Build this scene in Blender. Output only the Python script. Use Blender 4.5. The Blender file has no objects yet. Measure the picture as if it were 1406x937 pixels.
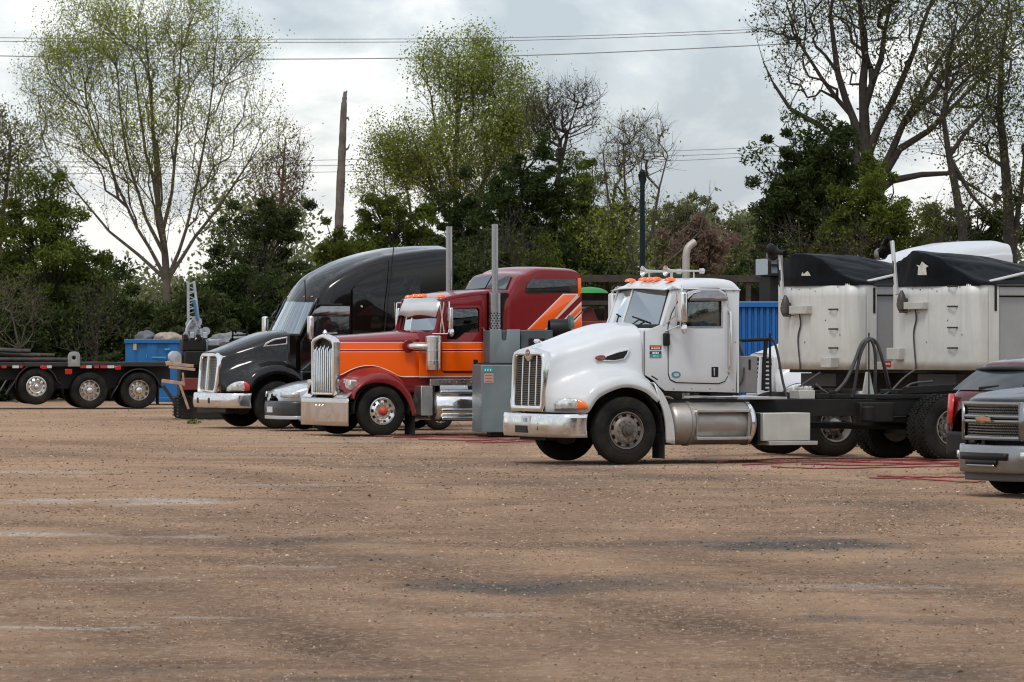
import bpy, bmesh, math, random
import numpy as np
from mathutils import Vector, Matrix
random.seed(7)
RNG = np.random.default_rng(7)
C = bpy.context.scene.collection
SC = bpy.context.scene
PI = math.pi
# ---------------------------------------------------------------- camera
F = 6500.0; CX = 703.0; HY = 464.0; CH = 1.95     # focal length and horizon of the long lens, eye height
cam = bpy.data.cameras.new('camera'); camo = bpy.data.objects.new('camera', cam); C.objects.link(camo)
camo.location = (0, 0, CH); camo.rotation_euler = (PI/2, 0, 0)
cam.sensor_width = 36.0; cam.lens = 36.0*F/1406.0; cam.shift_y = -(468.5-HY)/1406.0
cam.clip_start = 1.0; cam.clip_end = 4000
cam.dof.use_dof = True; cam.dof.focus_distance = 76.0; cam.dof.aperture_fstop = 14.0
SC.camera = camo
# ---------------------------------------------------------------- world and sun
SUN_EL, SUN_AZ = math.radians(58), math.radians(200)   # azimuth clockwise from +Y: behind the camera, to the left
w = bpy.data.worlds.new("World"); SC.world = w; w.use_nodes = True
nt = w.node_tree; nt.nodes.clear()
def N(tree, t, **kw):
    n = tree.nodes.new(t)
    for k, v in kw.items(): setattr(n, k, v)
    return n
out = N(nt, 'ShaderNodeOutputWorld'); add = N(nt, 'ShaderNodeAddShader')
b1 = N(nt, 'ShaderNodeBackground'); b2 = N(nt, 'ShaderNodeBackground')
sky = N(nt, 'ShaderNodeTexSky'); sky.sky_type = 'NISHITA'; sky.sun_disc = False
sky.sun_elevation = SUN_EL; sky.sun_rotation = SUN_AZ; sky.dust_density = 2.0
nt.links.new(sky.outputs[0], b1.inputs[0]); b1.inputs[1].default_value = 0.05; sky.altitude = 0
tc = N(nt, 'ShaderNodeTexCoord'); sep = N(nt, 'ShaderNodeSeparateXYZ'); nt.links.new(tc.outputs['Generated'], sep.inputs[0])
mx = N(nt, 'ShaderNodeMath', operation='MAXIMUM'); nt.links.new(sep.outputs[2], mx.inputs[0]); mx.inputs[1].default_value = 0.0
mpg = N(nt, 'ShaderNodeMapping'); mpg.inputs['Scale'].default_value = (1.0, 1.0, 2.1); mpg.inputs['Location'].default_value = (.37, 1.9, 5.32); nt.links.new(tc.outputs['Generated'], mpg.inputs[0])
n1 = N(nt, 'ShaderNodeTexNoise'); n1.inputs['Scale'].default_value = 15.0; n1.inputs['Detail'].default_value = 8; n1.inputs['Roughness'].default_value = 0.55
n1.inputs['Distortion'].default_value = 0.25
nt.links.new(mpg.outputs[0], n1.inputs['Vector'])
rp = N(nt, 'ShaderNodeValToRGB'); nt.links.new(n1.outputs['Fac'], rp.inputs[0])
e = rp.color_ramp.elements
e[0].position = 0.42; e[0].color = (0.40, 0.445, 0.505, 1)
e[1].position = 0.585; e[1].color = (0.90, 0.895, 0.88, 1)
m_ = e.new(0.50); m_.color = (0.56, 0.600, 0.645, 1)
# an overcast sky grows brighter towards the zenith
zr = N(nt, 'ShaderNodeMapRange'); nt.links.new(mx.outputs[0], zr.inputs[0])
zr.inputs['To Min'].default_value = 0.97; zr.inputs['To Max'].default_value = 1.2
nt.links.new(rp.outputs[0], b2.inputs[0]); nt.links.new(zr.outputs[0], b2.inputs[1])
nt.links.new(b1.outputs[0], add.inputs[0]); nt.links.new(b2.outputs[0], add.inputs[1]); nt.links.new(add.outputs[0], out.inputs[0])
sl = bpy.data.lights.new('sun', 'SUN'); so = bpy.data.objects.new('sun', sl); C.objects.link(so)
sl.energy = 1.5; sl.angle = math.radians(14); sl.color = (1.0, 0.955, 0.90)
sd = Vector((math.sin(SUN_AZ)*math.cos(SUN_EL), math.cos(SUN_AZ)*math.cos(SUN_EL), math.sin(SUN_EL)))
so.rotation_euler = sd.to_track_quat('Z', 'Y').to_euler(); so.location = sd*100
SC.view_settings.view_transform = 'Standard'; SC.view_settings.look = 'None'
SC.view_settings.exposure = 0.0; SC.view_settings.gamma = 1.0
SC.cycles.filter_width = 1.15; SC.cycles.max_bounces = 6; SC.cycles.transparent_max_bounces = 12; SC.cycles.caustics_reflective = False; SC.cycles.caustics_refractive = False

# ---------------------------------------------------------------- materials
MATS = {}
def mat(name, col, rough=0.5, metal=0.0, var=0.0, vscale=3.0, dirt=0.0, dcol=(0.20, 0.15, 0.11), coat=0.0, bump=0.0, bscale=30.0,
        lowdirt=0.0, lowz=(0.2, 1.1), spec=0.5, emit=None, streak=0.0, island=0.0, sheen=0.0):
    if name in MATS: return MATS[name]
    m = bpy.data.materials.new(name); m.use_nodes = True; t = m.node_tree; L = t.links.new
    p = t.nodes['Principled BSDF']
    p.inputs['Roughness'].default_value = rough; p.inputs['Metallic'].default_value = metal
    p.inputs['Coat Weight'].default_value = coat; p.inputs['Coat Roughness'].default_value = 0.06
    p.inputs['Specular IOR Level'].default_value = spec
    co = N(t, 'ShaderNodeTexCoord'); src = co.outputs['Object']
    rgb = N(t, 'ShaderNodeRGB'); rgb.outputs[0].default_value = (*col, 1); cur = rgb.outputs[0]
    if var > 0:
        n = N(t, 'ShaderNodeTexNoise'); n.inputs['Scale'].default_value = vscale; n.inputs['Detail'].default_value = 6; L(src, n.inputs['Vector'])
        r = N(t, 'ShaderNodeMapRange'); r.inputs['From Min'].default_value = .3; r.inputs['From Max'].default_value = .7
        r.inputs['To Min'].default_value = 1-var; r.inputs['To Max'].default_value = 1+var; L(n.outputs['Fac'], r.inputs[0])
        h = N(t, 'ShaderNodeMix', data_type='RGBA', blend_type='MULTIPLY'); h.inputs[0].default_value = 1
        L(cur, h.inputs[6]); L(r.outputs[0], h.inputs[7]); cur = h.outputs[2]
    if island > 0:
        g = N(t, 'ShaderNodeNewGeometry'); r = N(t, 'ShaderNodeMapRange')
        r.inputs['To Min'].default_value = 1-island; r.inputs['To Max'].default_value = 1+island; L(g.outputs['Random Per Island'], r.inputs[0])
        h = N(t, 'ShaderNodeMix', data_type='RGBA', blend_type='MULTIPLY'); h.inputs[0].default_value = 1
        L(cur, h.inputs[6]); L(r.outputs[0], h.inputs[7]); cur = h.outputs[2]
    fac = None
    if dirt > 0:
        n = N(t, 'ShaderNodeTexNoise'); n.inputs['Scale'].default_value = 2.3; n.inputs['Detail'].default_value = 9; n.inputs['Roughness'].default_value = .68; L(src, n.inputs['Vector'])
        r = N(t, 'ShaderNodeMapRange'); r.inputs['From Min'].default_value = .42; r.inputs['From Max'].default_value = .78
        r.inputs['To Min'].default_value = 0; r.inputs['To Max'].default_value = dirt; L(n.outputs['Fac'], r.inputs[0]); fac = r.outputs[0]
    if streak > 0:   # runs of grime down the sheet
        mp = N(t, 'ShaderNodeMapping'); mp.inputs['Scale'].default_value = (7, 7, .55); L(src, mp.inputs[0])
        n = N(t, 'ShaderNodeTexNoise'); n.inputs['Scale'].default_value = 1.3; n.inputs['Detail'].default_value = 6; L(mp.outputs[0], n.inputs['Vector'])
        r = N(t, 'ShaderNodeMapRange'); r.inputs['From Min'].default_value = .45; r.inputs['From Max'].default_value = .75
        r.inputs['To Max'].default_value = streak; L(n.outputs['Fac'], r.inputs[0])
        if fac is not None:
            a = N(t, 'ShaderNodeMath', operation='MAXIMUM'); L(fac, a.inputs[0]); L(r.outputs[0], a.inputs[1]); fac = a.outputs[0]
        else: fac = r.outputs[0]
    if lowdirt > 0:  # road dust thrown up on the lowest parts of the bodywork
        g = N(t, 'ShaderNodeNewGeometry'); s = N(t, 'ShaderNodeSeparateXYZ'); L(g.outputs['Position'], s.inputs[0])
        r = N(t, 'ShaderNodeMapRange'); r.inputs['From Min'].default_value = lowz[0]; r.inputs['From Max'].default_value = lowz[1]
        r.inputs['To Min'].default_value = lowdirt; r.inputs['To Max'].default_value = 0; L(s.outputs[2], r.inputs[0])
        n = N(t, 'ShaderNodeTexNoise'); n.inputs['Scale'].default_value = 5; n.inputs['Detail'].default_value = 8; L(src, n.inputs['Vector'])
        a = N(t, 'ShaderNodeMath', operation='MULTIPLY'); L(r.outputs[0], a.inputs[0]); L(n.outputs['Fac'], a.inputs[1])
        a2 = N(t, 'ShaderNodeMath', operation='MULTIPLY'); L(a.outputs[0], a2.inputs[0]); a2.inputs[1].default_value = 1.7; a2.use_clamp = True
        if fac is not None:
            a = N(t, 'ShaderNodeMath', operation='MAXIMUM'); L(fac, a.inputs[0]); L(a2.outputs[0], a.inputs[1]); fac = a.outputs[0]
        else: fac = a2.outputs[0]
    if fac is not None:
        h = N(t, 'ShaderNodeMix', data_type='RGBA'); L(fac, h.inputs[0]); L(cur, h.inputs[6]); h.inputs[7].default_value = (*dcol, 1); cur = h.outputs[2]
        r = N(t, 'ShaderNodeMapRange'); r.inputs['To Min'].default_value = rough; r.inputs['To Max'].default_value = .85; L(fac, r.inputs[0]); L(r.outputs[0], p.inputs['Roughness'])
        if metal > 0:
            r = N(t, 'ShaderNodeMapRange'); r.inputs['To Min'].default_value = metal; r.inputs['To Max'].default_value = 0; L(fac, r.inputs[0]); L(r.outputs[0], p.inputs['Metallic'])
    L(cur, p.inputs['Base Color'])
    if bump > 0:
        n = N(t, 'ShaderNodeTexNoise'); n.inputs['Scale'].default_value = bscale; n.inputs['Detail'].default_value = 5; L(src, n.inputs['Vector'])
        b = N(t, 'ShaderNodeBump'); b.inputs['Strength'].default_value = bump; b.inputs['Distance'].default_value = .02; L(n.outputs['Fac'], b.inputs['Height']); L(b.outputs[0], p.inputs['Normal'])
    if emit: p.inputs['Emission Color'].default_value = (*emit, 1); p.inputs['Emission Strength'].default_value = 1
    MATS[name] = m; return m

def glass(name, tint, refl=.12):
    if name in MATS: return MATS[name]
    m = bpy.data.materials.new(name); m.use_nodes = True; t = m.node_tree; t.nodes.clear(); L = t.links.new
    o = N(t, 'ShaderNodeOutputMaterial'); mixn = N(t, 'ShaderNodeMixShader'); tr = N(t, 'ShaderNodeBsdfTransparent'); gl = N(t, 'ShaderNodeBsdfGlossy')
    tr.inputs[0].default_value = (*tint, 1); gl.inputs['Roughness'].default_value = .03; gl.inputs[0].default_value = (.9, .95, .95, 1)
    fr = N(t, 'ShaderNodeFresnel'); fr.inputs[0].default_value = 1.55
    ad = N(t, 'ShaderNodeMath', operation='ADD'); ad.inputs[1].default_value = refl; ad.use_clamp = True
    L(fr.outputs[0], ad.inputs[0]); L(ad.outputs[0], mixn.inputs[0]); L(tr.outputs[0], mixn.inputs[1]); L(gl.outputs[0], mixn.inputs[2]); L(mixn.outputs[0], o.inputs[0])
    MATS[name] = m; return m

def leafmat(name, col, col2, trans=.35):
    if name in MATS: return MATS[name]
    m = bpy.data.materials.new(name); m.use_nodes = True; t = m.node_tree; t.nodes.clear(); L = t.links.new
    o = N(t, 'ShaderNodeOutputMaterial'); g = N(t, 'ShaderNodeNewGeometry')
    r = N(t, 'ShaderNodeMix', data_type='RGBA'); L(g.outputs['Random Per Island'], r.inputs[0]); r.inputs[6].default_value = (*col, 1); r.inputs[7].default_value = (*col2, 1)
    n = N(t, 'ShaderNodeTexNoise'); n.inputs['Scale'].default_value = .45; n.inputs['Detail'].default_value = 3; L(g.outputs['Position'], n.inputs['Vector'])
    mr = N(t, 'ShaderNodeMapRange'); mr.inputs['From Min'].default_value = .32; mr.inputs['From Max'].default_value = .68; mr.inputs['To Min'].default_value = .7; mr.inputs['To Max'].default_value = 1.3; L(n.outputs['Fac'], mr.inputs[0])
    h = N(t, 'ShaderNodeMix', data_type='RGBA', blend_type='MULTIPLY'); h.inputs[0].default_value = 1; L(r.outputs[2], h.inputs[6]); L(mr.outputs[0], h.inputs[7])
    d = N(t, 'ShaderNodeBsdfDiffuse'); tl = N(t, 'ShaderNodeBsdfTranslucent'); mx = N(t, 'ShaderNodeMixShader'); mx.inputs[0].default_value = trans
    L(h.outputs[2], d.inputs[0]); L(h.outputs[2], tl.inputs[0]); L(d.outputs[0], mx.inputs[1]); L(tl.outputs[0], mx.inputs[2]); L(mx.outputs[0], o.inputs[0])
    MATS[name] = m; return m

# ---------------------------------------------------------------- object helpers
def tag(o, label=None, cat=None, group=None, kind=None):
    if label: o['label'] = label
    if cat: o['category'] = cat
    if group: o['group'] = group
    if kind: o['kind'] = kind
    return o
def empty(name, loc=(0, 0, 0), rz=0.0, label=None, cat=None, group=None):
    o = bpy.data.objects.new(name, None); C.objects.link(o); o.location = loc; o.rotation_euler = (0, 0, rz)
    o.empty_display_size = .3
    return tag(o, label, cat, group)
def fin(me, name, m, parent=None, smooth=35, bevel=0.0, loc=None):
    if m is not None:
        for k in (m if isinstance(m, (list, tuple)) else [m]): me.materials.append(k)
    if smooth:
        me.polygons.foreach_set('use_smooth', [True]*len(me.polygons))
        me.set_sharp_from_angle(angle=math.radians(smooth))
    o = bpy.data.objects.new(name, me); C.objects.link(o)
    if parent is not None: o.parent = parent
    if loc: o.location = loc
    if bevel > 0:
        b = o.modifiers.new('bevel', 'BEVEL'); b.width = bevel; b.segments = 2; b.limit_method = 'ANGLE'; b.angle_limit = math.radians(40)
        b.harden_normals = False
    return o
def shared(name, me, parent=None, loc=None, rot=None):
    o = bpy.data.objects.new(name, me); C.objects.link(o)
    if parent is not None: o.parent = parent
    if loc is not None: o.location = loc
    if rot is not None: o.rotation_euler = rot
    return o
def copy_tree(o, parent=None):
    c = o.copy(); C.objects.link(c); c.parent = parent
    for ch in list(o.children): copy_tree(ch, c)
    return c

class MB:
    """collects shapes; build() links them as one mesh object"""
    def __init__(s): s.v = []; s.f = []; s.mi = []; s.cur = 0
    def mesh(s, vs, fs):
        b = len(s.v); s.v += [tuple(v) for v in vs]; s.f += [tuple(i+b for i in f) for f in fs]; s.mi += [s.cur]*len(fs); return s
    def box(s, a, b):
        x0, y0, z0 = a; x1, y1, z1 = b
        return s.mesh([(x0,y0,z0),(x1,y0,z0),(x1,y1,z0),(x0,y1,z0),(x0,y0,z1),(x1,y0,z1),(x1,y1,z1),(x0,y1,z1)],
                      [(0,3,2,1),(4,5,6,7),(0,1,5,4),(1,2,6,5),(2,3,7,6),(3,0,4,7)])
    def obox(s, c, size, R):
        hx, hy, hz = size[0]/2, size[1]/2, size[2]/2
        vs = [Vector(c) + R @ Vector(q) for q in ((-hx,-hy,-hz),(hx,-hy,-hz),(hx,hy,-hz),(-hx,hy,-hz),(-hx,-hy,hz),(hx,-hy,hz),(hx,hy,hz),(-hx,hy,hz))]
        return s.mesh(vs, [(0,3,2,1),(4,5,6,7),(0,1,5,4),(1,2,6,5),(2,3,7,6),(3,0,4,7)])
    def bar(s, p, q, wd, ht, up=(0,0,1)):
        p, q = Vector(p), Vector(q); d = q-p; L = d.length; x = d/L; u = Vector(up); y = u.cross(x)
        if y.length < 1e-4: y = Vector((0,1,0)).cross(x)
        y.normalize(); z = x.cross(y)
        R = Matrix((x, y, z)).transposed()
        return s.obox((p+q)/2, (L, wd, ht), R)
    def tube(s, path, r, n=10, cap=True):
        P = [Vector(p) for p in path]; k = len(P); rr = r if isinstance(r, (list, tuple)) else [r]*k
        base = len(s.v); prev = None
        for i, p in enumerate(P):
            t = (P[min(i+1, k-1)]-P[max(i-1, 0)])
            if t.length < 1e-9: t = Vector((0,0,1))
            t.normalize()
            if prev is None:
                a = Vector((0,0,1)) if abs(t.z) < .9 else Vector((1,0,0)); u = t.cross(a).normalized()
            else:
                u = prev - t*prev.dot(t)
                u = u.normalized() if u.length > 1e-6 else t.orthogonal().normalized()
            prev = u; v = t.cross(u)
            for j in range(n):
                a = 2*PI*j/n; s.v.append(tuple(p + (u*math.cos(a)+v*math.sin(a))*rr[i]))
        fs = []
        for i in range(k-1):
            for j in range(n):
                a = base+i*n+j; b = base+i*n+(j+1) % n; fs.append((a, b, b+n, a+n))
        if cap:
            fs.append(tuple(base+j for j in reversed(range(n)))); fs.append(tuple(base+(k-1)*n+j for j in range(n)))
        s.f += fs; s.mi += [s.cur]*len(fs); return s
    def lathe(s, prof, axis='y', c=(0,0,0), n=32, a0=0, a1=2*PI):
        """prof: (distance along axis, radius)"""
        base = len(s.v); full = abs(a1-a0-2*PI) < 1e-6; m = n if full else n+1
        for (d, r) in prof:
            for j in range(m):
                a = a0+(a1-a0)*j/n; ca, sa = math.cos(a)*r, math.sin(a)*r
                if axis == 'y': q = (ca, d, sa)
                elif axis == 'x': q = (d, ca, sa)
                else: q = (ca, sa, d)
                s.v.append((q[0]+c[0], q[1]+c[1], q[2]+c[2]))
        fs = []
        for i in range(len(prof)-1):
            for j in range(n):
                a = base+i*m+j; b = base+i*m+((j+1) % m); fs.append((a, b, b+m, a+m))
        s.f += fs; s.mi += [s.cur]*len(fs); return s
    def prism(s, poly, y0, y1):
        """outline in (x,z), extruded along y"""
        n = len(poly); base = len(s.v)
        s.v += [(p[0], y0, p[1]) for p in poly] + [(p[0], y1, p[1]) for p in poly]
        ar = sum(poly[i][0]*poly[(i+1)%n][1]-poly[(i+1)%n][0]*poly[i][1] for i in range(n))
        fs = [tuple(range(n)), tuple(reversed(range(n, 2*n)))] + [(i, n+i, n+(i+1)%n, (i+1)%n) for i in range(n)]
        if ar < 0: fs = [tuple(reversed(f)) for f in fs]
        s.f += [tuple(i+base for i in f) for f in fs]; s.mi += [s.cur]*len(fs); return s
    def me(s, name='mesh'):
        me = bpy.data.meshes.new(name); me.from_pydata(s.v, [], s.f); 
        if any(s.mi): me.polygons.foreach_set('material_index', s.mi)
        bm = bmesh.new(); bm.from_mesh(me); bmesh.ops.recalc_face_normals(bm, faces=bm.faces); bm.to_mesh(me); bm.free()
        return me
    def build(s, name, m, parent=None, smooth=35, bevel=0.0, loc=None):
        return fin(s.me(name), name, m, parent, smooth, bevel, loc)

def panel(name, m, parent, outline, holes=(), y0=0.0, th=.02, bevel=.004, smooth=35, plane='xz', res=0):
    """flat sheet cut from an outline with openings, in the x-z plane at y0 (or y-z at x0), th thick, edges rounded"""
    cu = bpy.data.curves.new('tmp', 'CURVE'); cu.dimensions = '2D'; cu.fill_mode = 'BOTH'
    bevel = min(bevel, th*.45); cu.extrude = max(th/2-bevel, .0005); cu.bevel_depth = bevel; cu.bevel_resolution = 1; cu.offset = -bevel
    for ring in [outline]+list(holes):
        sp = cu.splines.new('POLY'); sp.points.add(len(ring)-1); sp.use_cyclic_u = True
        for i, p in enumerate(ring): sp.points[i].co = (p[0], p[1], 0, 1)
    o = bpy.data.objects.new('tmp', cu)
    me = bpy.data.meshes.new_from_object(o)
    bpy.data.objects.remove(o); bpy.data.curves.remove(cu)
    if plane == 'xz': M = Matrix(((1,0,0,0),(0,0,1,y0),(0,1,0,0),(0,0,0,1)))
    else: M = Matrix(((0,0,1,y0),(1,0,0,0),(0,1,0,0),(0,0,0,1)))
    me.transform(M); me.update()
    bm = bmesh.new(); bm.from_mesh(me); bmesh.ops.remove_doubles(bm, verts=bm.verts, dist=1e-5); bmesh.ops.recalc_face_normals(bm, faces=bm.faces); bm.to_mesh(me); bm.free()
    return fin(me, name, m, parent, smooth)

def cr(P, t):
    """Catmull-Rom through points P (array k x d), t in 0..1"""
    k = len(P); x = t*(k-1); i = min(int(x), k-2); f = x-i
    p0 = P[max(i-1, 0)]; p1 = P[i]; p2 = P[i+1]; p3 = P[min(i+2, k-1)]
    if i == 0: p0 = 2*p1-p2
    if i+2 > k-1: p3 = 2*p2-p1
    return .5*((2*p1)+(-p0+p2)*f+(2*p0-5*p1+4*p2-p3)*f*f+(-p0+3*p1-3*p2+p3)*f**3)
def smooth_path(pts, n):
    P = np.array(pts, float); return [tuple(cr(P, i/(n-1))) for i in range(n)]
def net(name, m, parent, rows, nu=40, nv=24, mirror=True, th=0.0, smooth=40, linv=False, close=False):
    """smooth skin through a control net; rows[j][i] = (x,y,z); mirrored in y"""
    R = np.array(rows, float); nr = R.shape[0]
    A = np.array([[cr(R[j], i/(nu-1)) for i in range(nu)] for j in range(nr)])
    if linv:
        B = np.array([[A[min(int(j/(nv-1)*(nr-1)), nr-2), i]*(1-((j/(nv-1)*(nr-1))-min(int(j/(nv-1)*(nr-1)), nr-2))) + A[min(int(j/(nv-1)*(nr-1)), nr-2)+1, i]*((j/(nv-1)*(nr-1))-min(int(j/(nv-1)*(nr-1)), nr-2)) for i in range(nu)] for j in range(nv)])
    else:
        B = np.array([[cr(A[:, i], j/(nv-1)) for i in range(nu)] for j in range(nv)])
    vs = [tuple(p) for p in B.reshape(-1, 3)]
    fs = [(j*nu+i, j*nu+i+1, (j+1)*nu+i+1, (j+1)*nu+i) for j in range(nv-1) for i in range(nu-1)]
    b = MB(); b.mesh(vs, fs)
    if mirror: b.mesh([(x, -y, z) for x, y, z in vs], [tuple(reversed(f)) for f in fs])
    me = bpy.data.meshes.new(name); me.from_pydata(b.v, [], b.f)
    bm = bmesh.new(); bm.from_mesh(me); bmesh.ops.remove_doubles(bm, verts=bm.verts, dist=1e-4); bmesh.ops.recalc_face_normals(bm, faces=bm.faces); bm.to_mesh(me); bm.free()
    o = fin(me, name, m, parent, smooth)
    if th:
        s = o.modifiers.new('solid', 'SOLIDIFY'); s.thickness = th; s.offset = -1
    return o

def P3(px, py, Y):      # where the line of sight through (px,py) is Y metres away
    return Vector(((px-CX)*Y/F, Y, CH-(py-HY)*Y/F))
def G(px, py):          # the point of the ground seen at (px,py)
    Y = F*CH/(py-HY); return Vector(((px-CX)*Y/F, Y, 0))
class Frame:
    """a vehicle's own axes: x to its rear, y to its far side, z up; measured from the photograph on one of its planes"""
    def __init__(s, px, py, y, deg):
        s.th = math.radians(deg); s.r = Vector((math.cos(s.th), math.sin(s.th), 0)); s.f = Vector((-math.sin(s.th), math.cos(s.th), 0))
        s.O = G(px, py) - s.f*y
    def at(s, px, py, y=-1.2):
        d = Vector(((px-CX)/F, 1, -(py-HY)/F)); t = (y+s.O.dot(s.f))/d.dot(s.f)
        p = d*t; return ((p-s.O).dot(s.r), CH+p.z)
    def poly(s, pts, y=-1.2): return [s.at(a, b, y) for a, b in pts]
    def atx(s, px, py, x):      # on the plane x = const -> (y, z)
        d = Vector(((px-CX)/F, 1, -(py-HY)/F)); t = (x+s.O.dot(s.r))/d.dot(s.r)
        p = d*t; return ((p-s.O).dot(s.f), CH+p.z)
    def root(s, name, label, cat, group=None): return empty(name, (s.O.x, s.O.y, 0), s.th, label, cat, group)
def arc(cx, cz, r, a0, a1, n, rz=None):
    rz = rz or r
    return [(cx+r*math.cos(math.radians(a0+(a1-a0)*i/n)), cz+rz*math.sin(math.radians(a0+(a1-a0)*i/n))) for i in range(n+1)]
def rrect(x0, z0, x1, z1, r, n=4):
    return arc(x1-r, z1-r, r, 0, 90, n)+arc(x0+r, z1-r, r, 90, 180, n)+arc(x0+r, z0+r, r, 180, 270, n)+arc(x1-r, z0+r, r, 270, 360, n)

# value noise on the CPU, for ground relief and scatter
def vnoise(x, y, seed=0):
    x = np.asarray(x, float); y = np.asarray(y, float)
    xi = np.floor(x).astype(np.int64); yi = np.floor(y).astype(np.int64); xf = x-xi; yf = y-yi
    def h(a, b):
        n = (a*374761393+b*668265263+seed*1442695041) & 0x7fffffff
        n = ((n ^ (n >> 13))*1274126177) & 0x7fffffff
        return ((n ^ (n >> 16)) & 0xffff)/65535.0
    u = xf*xf*(3-2*xf); v = yf*yf*(3-2*yf)
    return (h(xi, yi)*(1-u)+h(xi+1, yi)*u)*(1-v)+(h(xi, yi+1)*(1-u)+h(xi+1, yi+1)*u)*v
def fbm(x, y, seed=0, o=4):
    return sum(vnoise(x*2**k, y*2**k, seed+k)*.5**k for k in range(o))/sum(.5**k for k in range(o))
def raw_mesh(name, V, Fq, m, parent=None, smooth=False):
    """fast path for big meshes of quads or triangles"""
    me = bpy.data.meshes.new(name); V = np.asarray(V, np.float32); Fq = np.asarray(Fq, np.int32); k = Fq.shape[1]
    me.vertices.add(len(V)); me.vertices.foreach_set('co', V.ravel())
    me.loops.add(Fq.size); me.loops.foreach_set('vertex_index', Fq.ravel())
    me.polygons.add(len(Fq)); me.polygons.foreach_set('loop_start', np.arange(0, Fq.size, k, dtype=np.int32))
    if smooth: me.polygons.foreach_set('use_smooth', np.ones(len(Fq), bool))
    me.update(calc_edges=True)
    me.materials.append(m)
    o = bpy.data.objects.new(name, me); C.objects.link(o)
    if parent is not None: o.parent = parent
    return o
# ================================================================ ground
GX0, GX1, GY0, GY1 = -19.0, 19.0, 22.0, 150.0
STREAKS = [  # pale wet streaks: centre px, py, half length m, half depth m, strength
    (45, 733, .62, .55, 1.0), (150, 686, 1.3, .5, .8), (255, 690, .9, .5, .8), (100, 650, .0, .0, 0), (20, 648, 1.2, .7, .55), (330, 665, 1.3, .5, .35), (345, 621, 1.2, .9, .35),
    (90, 859, .55, .16, .9), (160, 858, .35, .12, .6), (290, 846, .35, .13, .6), (390, 776, .35, .28, .55), (140, 793, .55, .25, .45), (220, 735, .7, .25, .5), (60, 690, .8, .3, .5),
    (460, 605, 2.0, 1.2, .35), (1120, 803, .8, .3, .4), (700, 845, .4, .2, .35), (1000, 640, 2.6, .7, .5), (110, 830, .3, .2, .3)]
DARKS = [    # patches of dark loose gravel
    (1090, 748, 1.0, 1.2, 1.0), (980, 745, .9, .8, .6), (700, 805, .85, .9, .8), (830, 800, .9, 1.0, .6), (410, 742, .7, .8, .6), (540, 765, .9, .8, .25), (1290, 775, .9, 1.6, .3),
    (1250, 850, .5, .5, .25), (120, 918, .8, .4, .4), (480, 932, .5, .2, .5), (1300, 920, .5, .5, .4), (900, 655, 1.8, 1.6, .45), (1190, 690, 1.6, 1.6, .3), (760, 662, 1.7, 1.4, .3),
    (330, 575, 3, 3.5, .4), (1150, 848, .35, .35, .5), (400, 790, .6, .8, .2), (660, 640, 2.5, 2.0, .25)]
def blobs(X, Y, L, seed, warp=.55):
    m = np.zeros_like(X)
    n1 = fbm(X*1.6, Y*1.1, seed)-.5; n2 = fbm(X*5+40, Y*3, seed+9)-.5
    for (px, py, a, b, s) in L:
        if a <= 0: continue
        g = G(px, py); d = np.sqrt(((X-g.x)/a)**2+((Y-g.y)/b)**2)+n1*warp*2+n2*warp*1.6
        m = np.maximum(m, s*np.clip(1.35-d, 0, 1)**.8)
    return np.clip(m, 0, 1)
TRACKS = [([(-60, 905), (300, 893), (640, 915), (900, 960)], .35, .8), ([(500, 900), (800, 918), (1120, 905), (1450, 925)], .3, .7), ([(60, 770), (300, 786), (500, 815), (720, 865), (900, 925), (1000, 990)], .38, 1.0), ([(380, 728), (620, 752), (860, 782), (1150, 832), (1420, 900)], .42, .9),
          ([(420, 745), (580, 722), (650, 692), (560, 660), (380, 640)], .45, .8), ([(860, 662), (1010, 676), (1060, 700), (960, 722), (760, 735), (560, 745)], .5, .8), ([(-20, 606), (250, 625), (520, 630), (800, 655), (1150, 668), (1420, 690)], .5, .7),
          ([(-40, 700), (200, 712), (420, 720), (700, 700), (1000, 690), (1300, 720)], .45, .75), ([(900, 937), (1050, 860), (1250, 810), (1420, 790)], .35, .7), ([(-20, 850), (200, 830), (420, 850), (560, 900), (640, 960)], .3, .8)]
def ruts(X, Y):
    """tyre tracks curving through the yard: returns groove depth 0..1"""
    m = np.zeros_like(X)
    for (a, b, c, w_) in ((-2.6, -.030, .0011, .26), (-.7, -.030, .0011, .26), (1.6, .045, -.0006, .3), (3.6, .045, -.0006, .3), (-7.5, .16, -.0009, .3), (-5.6, .16, -.0009, .3), (6.5, -.16, .0012, .3), (4.5, -.16, .0012, .3),
                          (0.4, -.055, .0002, .22), (2.2, -.055, .0002, .22)):
        yy = Y-26; xc = a+b*yy+c*yy*yy*.6+.35*np.sin(yy*.11+a)
        m = np.maximum(m, np.exp(-((X-xc)/w_)**2)*(.55+.45*vnoise(X*.5, Y*.15, 5)))
    m *= .5
    for pts, w_, k in TRACKS:
        P = np.array(smooth_path([tuple(G(a, c)) for a, c in pts], 50))[:, :2]
        for off in (-1.5, 1.5):
            d = np.full(X.shape, 1e9); T_ = np.gradient(P, axis=0); T_ /= np.linalg.norm(T_, axis=1, keepdims=True); Q = P+np.stack([-T_[:, 1], T_[:, 0]], -1)*off
            for i in range(len(Q)-1):
                vx, vy = Q[i+1]-Q[i]; L2 = vx*vx+vy*vy+1e-9; u = np.clip(((X-Q[i, 0])*vx+(Y-Q[i, 1])*vy)/L2, 0, 1); d = np.minimum(d, np.hypot(X-Q[i, 0]-u*vx, Y-Q[i, 1]-u*vy))
            m = np.maximum(m, k*np.exp(-(d/(w_*1.9))**2)*(.25+.95*fbm(X*.8, Y*.5, 8, 3)))
    return m
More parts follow.
